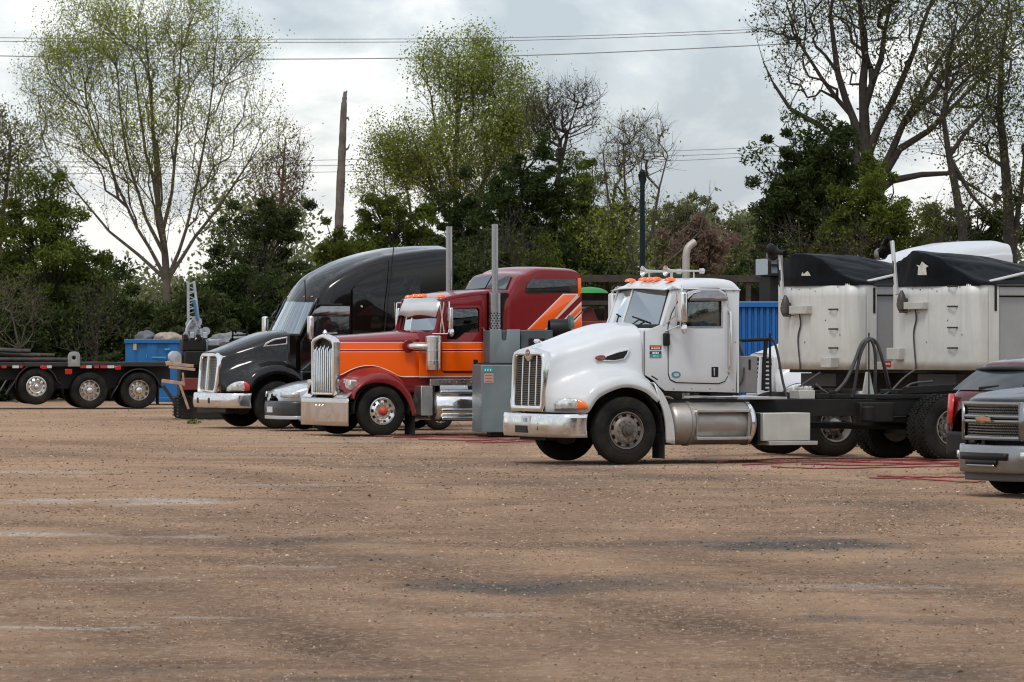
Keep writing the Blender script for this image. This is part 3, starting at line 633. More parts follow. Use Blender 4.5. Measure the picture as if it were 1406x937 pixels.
# evergreens and undergrowth, each its own plant
B = [
 ('mid green cedar with sunlit top at the left edge behind the trailer', 'cedar_tree', 62, 150, [(50, 320, 60, 62), (95, 345, 45, 50), (20, 340, 45, 60), (60, 275, 30, 30), (70, 400, 75, 60)], 150, 120, .15, .55, 'leaf_mid', 41),
 ('dark olive pine with upright tufts between the vase shaped tree and the dead trunk', 'pine_tree', 368, 158, [(365, 330, 52, 55), (375, 290, 30, 32), (340, 350, 45, 45), (400, 350, 35, 40), (360, 400, 65, 50)], 110, 105, .15, .42, 'leaf_pine', 42),
 ('small pointed green cedar at the foot of the dead trunk', 'cedar_tree', 465, 170, [(465, 350, 24, 34), (450, 365, 18, 25), (472, 330, 10, 18), (462, 400, 30, 60)], 60, 110, .13, .34, 'leaf_mid', 43),
 ('rounded olive green pine left of the large middle tree', 'pine_tree', 542, 172, [(540, 306, 46, 27), (508, 304, 22, 20), (580, 318, 26, 20), (540, 350, 60, 34)], 100, 120, .14, .42, 'leaf_mid', 44),
 ('blackish evergreen with ragged top in the middle of the tree line', 'pine_tree', 715, 160, [(712, 240, 30, 48), (732, 290, 45, 52), (695, 315, 42, 42), (718, 200, 18, 24), (755, 262, 24, 42), (720, 360, 75, 60)], 190, 115, .16, .5, 'leaf_dark', 45),
 ('loose dark evergreen left of the blackish one, standing low behind the sleeper roof', 'pine_tree', 655, 163, [(655, 310, 42, 45), (640, 360, 50, 50), (675, 280, 25, 30)], 90, 110, .16, .5, 'leaf_dark', 46),
 ('light green bushy tree right of the blackish evergreen', 'deciduous_tree', 808, 165, [(805, 300, 34, 75), (790, 250, 20, 30), (820, 350, 45, 50)], 110, 90, .14, .45, 'leaf_mid', 47),
 ('dark cedar in front of the oak trunk, right of the blue bin', 'cedar_tree', 1112, 152, [(1105, 250, 55, 60), (1135, 210, 40, 40), (1085, 290, 45, 50), (1130, 300, 65, 55), (1110, 190, 25, 30)], 190, 115, .15, .5, 'leaf_dark', 48),
 ('green shrubby tree right below the fork of the great oak', 'deciduous_tree', 1205, 150, [(1195, 300, 45, 45), (1225, 330, 30, 35), (1170, 330, 45, 40), (1200, 262, 25, 25)], 120, 110, .14, .45, 'leaf_mid', 49),
 ('low dark evergreen bush near the right edge above the white roof', 'evergreen_bush', 1345, 170, [(1345, 320, 35, 30), (1380, 310, 30, 50), (1320, 345, 30, 22)], 60, 90, .14, .42, 'leaf_dark', 50),
]
for (lb, nm, px, Y, el, nc, pe, sz, cs, lf, sd_) in B:
    make_bush(lb, nm, px, Y, el, nc, pe, sz, cs, lf, seed=sd_, bark='bark_dark')
def hedge(label, pxs, Y, top, leaf, seed, nm='evergreen_bush', per=100, size=.17, hgt=None):
    for i, px in enumerate(pxs):
        t_ = top[i]; c = (t_+540)/2; ry = (540-t_)/2
        make_bush(label[i], nm, px, Y+((i*37) % 5)*1.5, [(px, c+10, 42, ry), (px-18, c+ry*.35, 34, ry*.7), (px+20, c+ry*.3, 34, ry*.7)], 120, per, size, .55, leaf[i % len(leaf)], seed=seed+i, group='dark undergrowth along the yard edge', cat='bush', bark='bark_dark')
hedge(['dark evergreen bush at the left edge, behind the first trailer wheel', 'dark evergreen bush behind the pipe stack on the trailer', 'dark evergreen bush behind the steel lug of the trailer', 'dark evergreen bush under the vase shaped tree trunk, left of the blue dumpster',
       'dark evergreen bush directly behind the blue dumpster', 'dark evergreen bush behind the raised grey boom', 'dark evergreen bush behind the bonnet of the black truck', 'dark evergreen bush behind the windscreen of the black truck', 'dark evergreen bush hidden low behind the black sleeper roof'],
      [-5, 48, 100, 155, 208, 262, 316, 372, 440], 146, [400, 395, 372, 385, 400, 392, 365, 372, 372], ['leaf_dark', 'leaf_dark', 'leaf_pine'], 60)
hedge(['low green bush behind the black sleeper rear', 'low dark bush behind the twin exhaust stacks', 'low dark bush behind the red sleeper roof', 'low green bush between red sleeper and white cab', 'low green bush behind the light pole foot', 'low green bush behind the white cab rear', 'low green bush behind the shed roof', 'low dark bush behind the left tarped trailer', 'low dark bush behind the right tarped trailer', 'low dark bush at the right edge behind the white roof'],
      [520, 590, 660, 735, 800, 865, 945, 1030, 1130, 1300], 152, [345, 340, 335, 330, 350, 362, 372, 352, 330, 352], ['leaf_mid', 'leaf_dark', 'leaf_pine'], 80, size=.16)
for (px, Y, top, k, lb) in ((22, 143, 385, 51, 'tangle of pale dead twigs at the left edge above the pipe pile'), (128, 143, 405, 52, 'thin pale bare shrub in the dark hedge left of the blue dumpster'), (345, 150, 360, 53, 'thin bare shrub rising out of the hedge behind the black bonnet'), (1150, 148, 300, 54, 'tangle of grey bare branches in front of the dark cedar'), (1085, 148, 310, 55, 'grey bare shrub at the left foot of the dark cedar'), (700, 152, 290, 56, 'grey bare twigs in front of the blackish evergreen'), (1290, 150, 285, 57, 'thin grey bare shrub under the long low limb of the oak')):
    make_tree(lb, 'bare_shrub', px, Y, 530, [(px+5, 480), (px-6, 430)], [(px, top+25, 42, 38), (px-15, top+60, 45, 40), (px+20, top+50, 40, 45)], n=110, rtrunk=.06, bf=.3, down=.4, twigs=3, twig_len=.5, seed=k, bark='bark' if px == 22 else 'bark_dark', leaf='leaf_mid', leaf_size=.08, per=6, lprob=.08, rtip=.008)
# far wood: one soft mass of distant spring trees
def far_wood():
    rng = np.random.default_rng(90); VV, FF, b = [], [], 0; VT, FT, bt = [], [], 0
    lobes = []
    for px in list(range(-900, -60, 44))+list(range(-60, 1480, 26))+list(range(1480, 2400, 44)):
        lobes.append((px+rng.normal(0, 8), 300+rng.random()*50+40*math.sin(px*.013)*(px < 800), 250+rng.random()*50))
    lobes = [(px, max(top, 392) if (130 < px < 320 or 415 < px < 500) else top, Y) for px, top, Y in lobes]
    for (px, top, Y) in lobes:
        s = Y/F; h = CH-(top-HY)*s; x = (px-CX)*s; nc = 26
        cc = np.stack([x+rng.normal(0, 1.0, nc), Y+rng.normal(0, 1.5, nc), h*(.28+.75*rng.random(nc))], -1)
        inn = -60 <= px < 1480; k_ = 62 if inn else 30; Q = np.repeat(cc, k_, 0)+rng.normal(0, .62 if inn else .95, (nc*k_, 3)); v, f = leaves(Q, .27 if inn else .45, 1, .02, rng=rng); VV.append(v); FF.append(f+b); b += len(v)
        P0 = np.repeat(np.array([[x, Y, 0.]]), nc, 0)+np.array([0, 0, 1])*(cc[:, 2:3]*.4); v, f = tubes(P0, cc, np.full(nc, .06), np.full(nc, .02), 3); VT.append(v); FT.append(f+bt); bt += len(v)
    o = raw_mesh('woods_mass', np.concatenate(VV), np.concatenate(FF), MATS['leaf_far']); tag(o, 'soft pale green wood in the far distance behind all the trees', 'woods', kind='stuff')
    t_ = raw_mesh('limbs', np.concatenate(VT), np.concatenate(FT), MATS['bark'], o); t_['kind'] = 'stuff'
far_wood()
def unseen_wood():
    # unseen belt of trees behind the camera, added to darken paint and chrome reflections
    rng = np.random.default_rng(96); n = 700; x = (rng.random(n)*2-1)*190; y = -46-rng.random(n)*16; h = 9+4*vnoise(x*.08, y*0, 7); z = h*rng.random(n)**.7
    Q = np.repeat(np.stack([x, y, z], -1), 42, 0)+rng.normal(0, 1.5, (n*42, 3)); v, f = leaves(Q, 1.1, 1, .02, rng=rng); o = raw_mesh('woods_mass', v, f, MATS['leaf_mid']); tag(o, 'dense unseen belt of green trees behind the camera, added for dark reflections', 'woods', kind='stuff')
unseen_wood()
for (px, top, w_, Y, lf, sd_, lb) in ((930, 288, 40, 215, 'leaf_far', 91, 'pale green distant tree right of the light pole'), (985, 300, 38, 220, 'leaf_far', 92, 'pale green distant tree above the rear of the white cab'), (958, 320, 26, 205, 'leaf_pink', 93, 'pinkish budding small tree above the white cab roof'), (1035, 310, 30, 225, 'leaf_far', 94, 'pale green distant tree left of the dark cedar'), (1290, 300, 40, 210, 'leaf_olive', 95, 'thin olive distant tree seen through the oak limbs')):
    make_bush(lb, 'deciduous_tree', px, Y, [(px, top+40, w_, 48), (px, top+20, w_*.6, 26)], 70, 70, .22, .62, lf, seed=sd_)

# ================================================================ power lines and poles
cable = mat('cable', (.22, .23, .24), .6)
def wire(label, pts, Y, r, group):
    P = [P3(a, b, Y) for a, b in pts]; A, B_ = P[0], P[-1]
    b = MB(); b.tube(smooth_path([tuple(p) for p in P], 40), r*.75, 5); o = b.build('power_line', cable, None, 60); tag(o, label, 'power line', group)
wire('upper of the two high close power lines above the trees', [(-600, 42), (0, 52), (350, 54), (700, 52), (1050, 40), (1500, 18), (2100, -20)], 205, .022, 'power lines')
wire('lower of the two high close power lines above the trees', [(-600, 48), (0, 57), (350, 58.5), (700, 56), (1050, 44), (1500, 22), (2100, -16)], 205, .022, 'power lines')
wire('third power line, next below the close pair', [(-600, 62), (0, 77), (350, 81.5), (700, 77), (1050, 62), (1500, 37), (2100, -6)], 200, .03, 'power lines')
wire('topmost of the low power lines behind the dead trunk', [(-600, 214), (0, 222), (450, 220), (900, 208), (1100, 200), (1600, 178)], 212, .018, 'power lines')
wire('middle one of the low power lines behind the dead trunk', [(-600, 221), (0, 229), (450, 227.5), (900, 215), (1100, 207), (1600, 186)], 212, .018, 'power lines')
wire('lowest of the power lines, crossing just above the cedars', [(-600, 230), (0, 238), (450, 236.5), (900, 222), (1100, 212), (1600, 190)], 212, .018, 'power lines')
lp = empty('light_pole', (P3(882, HY, 124).x, 124, 0), 0, 'thin dark blue light pole with small hooked lamp behind the white cab', 'light pole')
dkp = mat('pole_paint', (.008, .016, .020), .8, spec=.2)
zt = P3(882, 240, 124).z
b = MB(); b.tube([(0, 0, 0), (0, 0, 2), (0, 0, zt)], [.09, .08, .065], 10); b.box((-.14, -.14, 0), (.14, .14, .03)); b.build('pole', dkp, lp)
b = MB(); b.tube([(0, 0, zt-.3), (-.07, 0, zt-.12), (-.09, 0, zt+.02)], .028, 8); b.tube([(0.03, 0, zt-.3), (.08, 0, zt-.12), (.07, 0, zt)], .028, 8); b.build('bracket', dkp, lp)
b = MB(); b.lathe([(-.08, .02), (-.07, .07), (.04, .09), (.10, .05), (.12, .0)], 'z', (-.0, 0, zt+.02), 14); b.build('lamp_head', dkp, lp)
# ================================================================ shared vehicle materials and wheels
CHROME = mat('chrome', (.80, .80, .79), .10, 1.0, dirt=.35, dcol=(.30, .25, .20))
SMOKE = mat('smoked_chrome', (.30, .29, .28), .12, 1.0)
ALU = mat('aluminium', (.62, .62, .60), .28, .95, var=.08, dirt=.45, dcol=(.25, .22, .18))
BRIGHT = mat('polished_rim', (.82, .82, .81), .14, 1.0, dirt=.25)
DULL = mat('dull_steel', (.36, .33, .30), .50, .55, var=.15, dirt=.5, dcol=(.16, .12, .09))
BLK = mat('black_frame', (.009, .0085, .008), .6, 0, var=.3, dirt=.35, dcol=(.045, .038, .031), spec=.25)
RUB = mat('tyre_rubber', (.009, .009, .0085), .85, 0, var=.2, dirt=.75, dcol=(.050, .043, .034), lowdirt=.55, lowz=(.0, .5), spec=.15)
PLAS = mat('black_plastic', (.008, .008, .009), .45, dirt=.2, dcol=(.04, .037, .033), spec=.25)
RUBBER = mat('hose_rubber', (.035, .035, .036), .42, dirt=.45, dcol=(.12, .11, .10))
SEAT = mat('seat_cloth', (.035, .036, .040), .9)
WHITE = mat('white_paint', (.60, .63, .65), .30, coat=.5, var=.03, vscale=1.2, dirt=.10, dcol=(.40, .36, .31), lowdirt=.7, lowz=(.4, 1.6), streak=.10)
WHITE2 = mat('white_paint_far', (.54, .56, .58), .30, coat=.4, dirt=.08, dcol=(.45, .42, .38))
AMBER = mat('amber_lens', (.90, .16, .015), .18, coat=.6)
REDL = mat('red_lens', (.50, .012, .010), .2, coat=.6)
LENS = mat('headlamp_lens', (.56, .57, .56), .12, .45, var=.45, vscale=14, coat=.8)
GLASS = glass('window_glass', (.40, .50, .50), .10)
GLASSD = glass('tinted_glass', (.16, .19, .19), .07)
GLASSW = glass('windscreen_glass', (.50, .68, .66), .40)
DKGAP = mat('dark_rubber_seal', (.02, .02, .02), .7)
MESHM = mat('grille_mesh', (.17, .15, .12), .5, .3, dirt=.4)
_wc = {}
def disc_mesh(prof, holes, n, hr, hw):
    """wheel disc: radial profile [(y, r)] from rim to centre; ring segments hr are left open in 'holes' sectors"""
    b = MB(); base = 0; m = len(prof)
    for (y, r) in prof:
        for j in range(n):
            a = 2*PI*j/n; b.v.append((math.cos(a)*r, y, math.sin(a)*r))
    per = n//holes if holes else n+1
    for i in range(m-1):
        for j in range(n):
            if holes and i in hr and (j % per) < hw: continue
            b.f.append((i*n+j, i*n+(j+1) % n, (i+1)*n+(j+1) % n, (i+1)*n+j)); b.mi.append(0)
    return b
def wheel_meshes(kind, R):
    k = (kind, round(R, 3))
    if k in _wc: return _wc[k]
    s = R/.52; r = .292*s; tw = .28
    # tyre
    prof = [(.05, .285*s), (.018, .30*s), (.004, .34*s), (-.004, .38*s), (.0, .42*s), (.010, .46*s), (.024, .492*s), (.040, .511*s), (.052, .518*s)]
    for q in (.085, .125, .165, .205): prof += [(q-.012, .52*s), (q-.008, .507*s), (q+.0, .507*s), (q+.004, .52*s)]
    prof += [(.228, .518*s), (.240, .511*s), (.256, .492*s), (.270, .46*s), (.280, .42*s), (.284, .38*s), (.27, .34*s), (.24, .30*s), (.22, .285*s)]
    t = MB(); t.lathe(prof, 'y', (0, 0, 0), 56)
    t.lathe([(-.002, .352*s), (-.007, .358*s), (-.002, .364*s)], 'y', n=56)
    if kind.startswith('drive'):     # chunky tread blocks
        for row, (y0, y1, off) in enumerate(((.03, .085, 0), (.092, .138, .5), (.145, .19, 0), (.197, .252, .5))):
            nb = 44
            for q in range(nb):
                a = 2*PI*(q+off)/nb; R_ = Matrix.Rotation(-a, 3, 'Y')
                t.obox((math.cos(a)*.523*s, (y0+y1)/2, math.sin(a)*.523*s), (.016, y1-y0, .050*s), R_)
    tm = t.me('tyre')
    rim = MB()
    if kind in ('front', 'alu', 'poly'):   # outward dished
        if kind == 'front': pr = [(.045, r*1.0), (.012, r*.985), (.012, r*.95), (.05, r*.93), (.060, r*.88), (.045, r*.86), (.040, r*.72), (.025, r*.66), (.005, r*.60), (.0, r*.30), (.0, .001)]; hh, nn, hr_, hw_ = 10, 80, (5,), 4
        else: pr = [(.045, r*1.0), (.008, r*.985), (.006, r*.95), (.04, r*.925), (.055, r*.88), (.045, r*.84), (.030, r*.66), (.015, r*.60), (-.004, r*.56), (-.006, r*.30), (-.006, .001)]; hh, nn, hr_, hw_ = 10, 80, (5,), 4
        rim = disc_mesh(pr, hh, nn, hr_, hw_); off = 0.0
        rim.lathe([(.05, r*.93), (.16, r*.90)], 'y', n=40)
        rim.cur = 1; rim.lathe([(.15, r*.9), (.15, .01)], 'y', n=24); rim.cur = 0
    else:                                  # deep rear wheel, hub standing out of the dish
        pr = [(.045, r*1.0), (.010, r*.985), (.010, r*.95), (.05, r*.92), (.13, r*.88), (.165, r*.84), (.172, r*.82), (.162, r*.60), (.15, r*.56), (.14, r*.30), (.14, .001)]
        rim = disc_mesh(pr, 10, 80, (6,), 5); off = .14
        rim.cur = 1; rim.lathe([(.24, r*.9), (.24, .01)], 'y', n=24); rim.cur = 0
    for q in range(10):
        a = 2*PI*(q+.5)/10; rn = r*.50
        rim.tube([(math.cos(a)*rn, off+.01, math.sin(a)*rn), (math.cos(a)*rn, off-.030, math.sin(a)*rn)], .0165*s, 6)
    rm = rim.me('wheel')
    h = MB()
    if kind == 'front': h.lathe([(off, .095*s), (off-.05, .092*s), (off-.055, .080*s), (off-.058, .060*s), (off-.085, .055*s), (off-.092, .04*s), (off-.092, .0005)], 'y', n=24)
    elif kind in ('alu', 'poly'): h.lathe([(off, .098*s), (off-.035, .095*s), (off-.055, .075*s), (off-.085, .06*s), (off-.10, .04*s), (off-.104, .0005)], 'y', n=24)
    else: h.lathe([(off, .115*s), (off-.10, .10*s), (off-.12, .085*s), (off-.17, .08*s), (off-.18, .06*s), (off-.182, .0005)], 'y', n=24)
    hm = h.me('hub')
    for me_ in (tm, rm, hm): me_.polygons.foreach_set('use_smooth', [True]*len(me_.polygons)); me_.set_sharp_from_angle(angle=math.radians(32))
    tm.materials.append(RUB)
    _wc[k] = (tm, rm, hm); return _wc[k]
def wheel(parent, x, y, z, kind='front', R=.52, mr=None, mh=None, far=False, rot=0.0, name='wheel'):
    tm, rm, hm = wheel_meshes(kind, R)
    kk = (rm.name, mr.name, mh.name)
    if kk not in _wc:
        a, b_ = rm.copy(), hm.copy(); a.materials.clear(); b_.materials.clear(); a.materials.append(mr); a.materials.append(BLK); b_.materials.append(mh); _wc[kk] = (a, b_)
    a, b_ = _wc[kk]
    o = shared(name, a, parent, (x, y, z), (0, rot, PI if far else 0)); o.rotation_mode = 'XYZ'
    shared('tyre', tm, o); shared('hub', b_, o)
    return o
def bumper(name, m, parent, plan, z0, z1, th=.02, n=30, dz=0.0, bulge=0.0):
    """pressed sheet following a plan line (x,y), mirrored; gentle barrel in height"""
    P = smooth_path([(a, b_, 0) for a, b_ in plan], n); full = [(x, -y) for x, y, _ in reversed(P)][:-1]+[(x, y) for x, y, _ in P] if abs(P[0][1]) < 1e-6 else None
    full = [(x, y) for x, y, _ in reversed(P)]+[(x, -y) for x, y, _ in P[1:]]
    nz = 7; vs = []
    for j in range(nz):
        t = j/(nz-1); z = z0+(z1-z0)*t; bx = -bulge*math.sin(PI*t)
        for (x, y) in full: vs.append((x+bx, y, z+dz*abs(y)))
    w_ = len(full); fs = [(j*w_+i, j*w_+i+1, (j+1)*w_+i+1, (j+1)*w_+i) for j in range(nz-1) for i in range(w_-1)]
    b = MB(); b.mesh(vs, fs); me = bpy.data.meshes.new(name); me.from_pydata(b.v, [], b.f)
    bm = bmesh.new(); bm.from_mesh(me)
    bmesh.ops.recalc_face_normals(bm, faces=bm.faces)
    bm.faces.ensure_lookup_table()
    if sum(f.normal.x for f in bm.faces) > 0: bmesh.ops.reverse_faces(bm, faces=bm.faces)
    bm.to_mesh(me); bm.free()
    o = fin(me, name, m, parent, 40); s = o.modifiers.new('solid', 'SOLIDIFY'); s.thickness = th; s.offset = -1
    return o
def glaze(name, m, parent, quad, th=.006, n=1):
    """a pane through 4 corners"""
    a, b_, c, d = [Vector(q) for q in quad]; nrm = (b_-a).cross(d-a).normalized()*th
    b = MB(); b.mesh([a, b_, c, d, a+nrm, b_+nrm, c+nrm, d+nrm], [(0,1,2,3), (7,6,5,4), (0,4,5,1), (1,5,6,2), (2,6,7,3), (3,7,4,0)])
    return b.build(name, m, parent, 0)
def text(name, s, size, m, parent, loc, rot=(PI/2, 0, 0), ext=.002, sx=1.0):
    cu = bpy.data.curves.new('t', 'FONT'); cu.body = s; cu.size = size; cu.extrude = ext; cu.align_x = 'CENTER'; cu.align_y = 'CENTER'
    o = bpy.data.objects.new('t', cu); me = bpy.data.meshes.new_from_object(o); bpy.data.objects.remove(o); bpy.data.curves.remove(cu)
    me.transform(Matrix.Diagonal((sx, 1, 1, 1))); me.materials.append(m)
    q = bpy.data.objects.new(name, me); C.objects.link(q); q.parent = parent; q.location = loc; q.rotation_euler = rot; return q
def seat(parent, x, y, z):
    b = MB(); b.box((x-.25, y-.24, z), (x+.25, y+.24, z+.14)); b.build('seat', SEAT, parent, 35, .04)
    b = MB(); b.bar((x+.22, y, z+.1), (x+.34, y, z+.80), .46, .12, (0, 1, 0)); b.bar((x+.34, y, z+.82), (x+.37, y, z+1.0), .26, .10, (0, 1, 0)); b.build('seat_back', SEAT, parent, 35, .03)
def steering(parent, x, y, z):
    b = MB(); P = [(x+.10*math.sin(a), y+.22*math.cos(a), z+.20*math.sin(a)) for a in [2*PI*i/20 for i in range(21)]]; b.tube(P, .014, 6, False)
    b.tube([(x, y, z), (x-.25, y, z-.22)], .02, 6); b.bar((x, y-.2, z), (x, y+.2, z), .04, .01); b.build('steering_wheel', PLAS, parent)
def wiper(parent, a, b_, up):
    m = MB(); a, b_, up = Vector(a), Vector(b_), Vector(up); m.tube([a, up], .012, 5); m.bar(tuple(b_), tuple(b_+(up-b_)*2), .02, .02); m.build('wiper', PLAS, parent)

# ================================================================ white day cab truck
W = Frame(861, 637.6, -1.22, 24)
tr = W.root('semi_truck', 'white day cab truck with round fuel tank and chrome horns, standing nearest in the middle', 'truck', 'parked semi trucks')
FRONT_R = mat('front_rim_paint', (.21, .18, .155), .5, .35, var=.2, dirt=.5, dcol=(.17, .13, .10))
HUBD = mat('hub_grease', (.055, .050, .046), .45, .3, dirt=.4)
wheel(tr, 0, -1.22, .52, 'front', .521, FRONT_R, HUBD, rot=.35)
wheel(tr, 0, 1.22, .52, 'front', .521, FRONT_R, HUBD, far=True)
XR = W.at(1309, 588, -1.22)[0]
REAR_R = mat('rear_rim_paint', (.27, .25, .225), .5, .3, var=.2, dirt=.6, dcol=(.15, .11, .08))
for dxx in (0, 1.36):
    for yy, fr in ((-1.22, False), (-.90, False), (1.22, True), (.90, True)):
        wheel(tr, XR+dxx, yy, .52, 'drive', .521, REAR_R, DULL, far=fr, rot=.2)
# hood skin
rows = [
 [(-1.10,-.60,.80),(-1.0,-.84,.79),(-.84,-1.06,.785),(-.66,-1.19,.79),(-.46,-1.21,1.03),(-.06,-1.21,1.180),(.28,-1.21,1.12),(.53,-1.19,.945)],
 [(-1.11,-.60,.87),(-1.02,-.85,.86),(-.87,-1.08,.86),(-.70,-1.215,.87),(-.49,-1.235,1.10),(-.06,-1.235,1.245),(.31,-1.235,1.18),(.57,-1.215,.99)],
 [(-1.11,-.595,1.0),(-1.02,-.80,1.01),(-.87,-1.01,1.02),(-.72,-1.15,1.05),(-.49,-1.185,1.22),(-.06,-1.18,1.35),(.34,-1.17,1.28),(.60,-1.17,1.06)],
 [(-1.11,-.59,1.12),(-.99,-.73,1.14),(-.84,-.87,1.17),(-.66,-.98,1.22),(-.43,-1.01,1.33),(-.06,-1.02,1.415),(.26,-1.02,1.40),(.48,-1.05,1.27)],
 [(-1.10,-.585,1.25),(-.97,-.66,1.29),(-.80,-.74,1.34),(-.62,-.80,1.39),(-.40,-.86,1.45),(-.06,-.92,1.49),(.20,-.96,1.48),(.38,-1.0,1.40)],
 [(-1.10,-.58,1.42),(-.95,-.63,1.50),(-.78,-.67,1.57),(-.58,-.73,1.63),(-.36,-.79,1.68),(-.08,-.85,1.72),(.15,-.91,1.74),(.38,-.98,1.74)],
 [(-1.09,-.56,1.60),(-.94,-.60,1.70),(-.76,-.62,1.78),(-.57,-.67,1.84),(-.34,-.73,1.90),(-.08,-.79,1.95),(.15,-.85,1.98),(.38,-.93,2.00)],
 [(-1.09,-.47,1.73),(-.93,-.48,1.83),(-.75,-.50,1.90),(-.56,-.54,1.96),(-.33,-.59,2.03),(-.08,-.64,2.08),(.15,-.69,2.12),(.38,-.75,2.13)],
 [(-1.10,-.26,1.775),(-.94,-.27,1.875),(-.76,-.28,1.95),(-.57,-.30,2.015),(-.34,-.33,2.085),(-.08,-.36,2.135),(.15,-.39,2.17),(.40,-.42,2.185)],
 [(-1.11,0,1.785),(-.94,0,1.885),(-.76,0,1.96),(-.57,0,2.025),(-.34,0,2.095),(-.08,0,2.145),(.15,0,2.18),(.43,0,2.195)]]
for j_, k_ in ((6, .7), (7, 1), (8, 1), (9, 1)): rows[j_] = [(x, y, z-k_*d) for (x, y, z), d in zip(rows[j_], (0, .047, .062, .065, .058, .028, .008, 0))]
net('hood', WHITE, tr, rows, 64, 56, th=.02)
# fender rear extension
fe = W.poly([(906, 552), (911, 566), (914, 584), (915, 608)], -1.2); fo = W.poly([(899, 525), (912, 541), (921, 562), (926, 584), (928, 610)], -1.22)
fo5 = smooth_path([(a, 0, b_) for a, b_ in fo], 14); fi5 = smooth_path([(a, 0, b_) for a, b_ in fe], 14)
for sg in (-1, 1):
    b = MB(); vs = []
    for (a, _, z), (c, _, z2) in zip(fo5, fi5): vs += [(a, sg*.92, z), (a, sg*1.19, z), (a-.012, sg*1.225, z-.006), (c, sg*1.215, z2), (c-.01, sg*1.19, z2)]
    k = 5; fs = [(i*k+j, i*k+j+1, (i+1)*k+j+1, (i+1)*k+j) for i in range(13) for j in range(k-1)]
    b.mesh(vs, fs); o = b.build('fender_extension', WHITE, tr, 50); s = o.modifiers.new('s', 'SOLIDIFY'); s.thickness = .012
# wheel housing, dark
for sg in (-1, 1):
    b = MB(); b.lathe([(sg*.62, .70), (sg*1.17, .685)], 'y', (-.03, 0, .50), 28, math.radians(-5), math.radians(158)); o = b.build('wheel_arch_liner', PLAS, tr, 60); s = o.modifiers.new('s', 'SOLIDIFY'); s.thickness = .01
    b = MB(); b.box((-.75, sg*.60-.02, .55), (.70, sg*.60+.02, 1.35)); b.build('inner_fender', PLAS, tr, 0)
b = MB(); b.box((-.95, -.55, .62), (.75, .55, 1.20)); b.tube([(0, -1.0, .50), (0, 1.0, .50)], .07, 10); b.box((-.45, -.5, .50), (.5, .5, .66)); b.build('engine', BLK, tr, 35, .03)
# mud flap behind front wheel
for sg in (-1, 1):
    x0, z0 = W.at(906, 630, -1.2); x1, z1 = W.at(924, 600, -1.2)
    b = MB(); b.box((x0+.06, min(sg*1.2, sg*.80), z0), (x0+.085, max(sg*1.2, sg*.80), z1+.05)); b.build('mud_flap', RUB, tr, 0)
# grille
GX = -1.135
def gy(pts, x=GX): return [W.atx(a, b_, x) for a, b_ in pts]
def shear(o, k=.04, z0=1.3):
    for v in o.data.vertices: v.co.x += (v.co.z-z0)*k
    return o
gout = [(-.575, .80), (.575, .80), (.60, .88), (.60, 1.55), (.585, 1.66), (.53, 1.73), (.40, 1.765), (.13, 1.80), (0, 1.815), (-.13, 1.80), (-.40, 1.765), (-.53, 1.73), (-.585, 1.66), (-.60, 1.55), (-.60, .88)]
gin = [(-.50, .90), (.50, .90), (.515, .95), (.515, 1.58), (.49, 1.645), (.42, 1.67), (.16, 1.67), (.09, 1.62), (0, 1.575), (-.09, 1.62), (-.16, 1.67), (-.42, 1.67), (-.49, 1.645), (-.515, 1.58), (-.515, .95)]
shear(panel('grille_surround', CHROME, tr, gout, [gin], GX+.07, .17, .03, 40, 'yz'))
b = MB(); b.mesh([(GX+.10, y, z) for y, z in gin], [tuple(range(len(gin)))]); shear(b.build('grille_screen', PLAS, tr, 0))
b = MB()
for i in range(27):
    z = .915+i*.028; b.bar((GX+.055, -.505, z), (GX+.055, .505, z), .03, .010)
shear(b.build('grille_louvre', MESHM, tr, 0))
for yv in (-.26, 0, .26):
    b = MB(); b.tube([(GX+.035, yv, .905), (GX+.035, yv, 1.60 if yv == 0 else 1.665)], .016, 8); shear(b.build('grille_bar', CHROME, tr))
b = MB(); b.lathe([(.0, .0005), (-.008, .05), (-.004, .085), (.012, .092)], 'x', (0, 0, 0), 28); o = b.build('emblem', mat('emblem_red', (.28, .045, .028), .3, coat=.5, dirt=.3), tr, 40, loc=(GX+.005, 0, 1.715)); o.scale = (1, 1.0, .66)
text('emblem_lettering', 'Peterbilt', .045, CHROME, tr, (GX-.01, 0, 1.715), (PI/2, 0, -PI/2))
b = MB(); b.lathe([(-.05, .012), (-.03, .03), (.03, .032), (.06, .015)], 'x', (-.98, 0, 1.90), 12); b.tube([(-.98, 0, 1.85), (-.98, 0, 1.90)], .02, 8); b.tube([(-.95, -.06, 1.88), (-.9, 0, 1.89), (-.95, .06, 1.88)], .012, 6); b.build('hood_ornament', CHROME, tr)
# bumper
bumper('bumper', CHROME, tr, [(-1.19, 0), (-1.175, -.45), (-1.13, -.85), (-1.06, -1.08), (-.98, -1.17), (-.85, -1.20), (-.66, -1.205)], .415, .775, .025, 40, bulge=.02)
pl = mat('plate_pale', (.62, .64, .66), .5, var=.2, vscale=20)
for (x0, y0, x1, y1, nm, m_) in ((709, 584, 725, 594.5, 'tow_opening', PLAS), (697.5, 579, 700.5, 588, 'bumper_slot', PLAS), (735.5, 581, 738.5, 590.5, 'bumper_slot', PLAS), (717.5, 570.5, 728.5, 583.5, 'licence_plate', pl)):
    (ya, za), (yb, zb) = W.atx(x0, y0, -1.19), W.atx(x1, y1, -1.19); yc = (ya+yb)/2
    xx = -1.19+.115*abs(yc)**2-.026
    b = MB(); b.box((xx, min(ya, yb), min(za, zb)), (xx+.03, max(ya, yb), max(za, zb))); b.build(nm, m_, tr, 0, .003)
    if nm == 'licence_plate':
        for k in range(3): b = MB(); b.box((xx-.003, yc-.07+k*.05, za-.10), (xx-.001, yc-.05+k*.05, za-.04)); b.build('plate_print', mat('print_blue', (.08, .16, .30), .6), tr, 0)
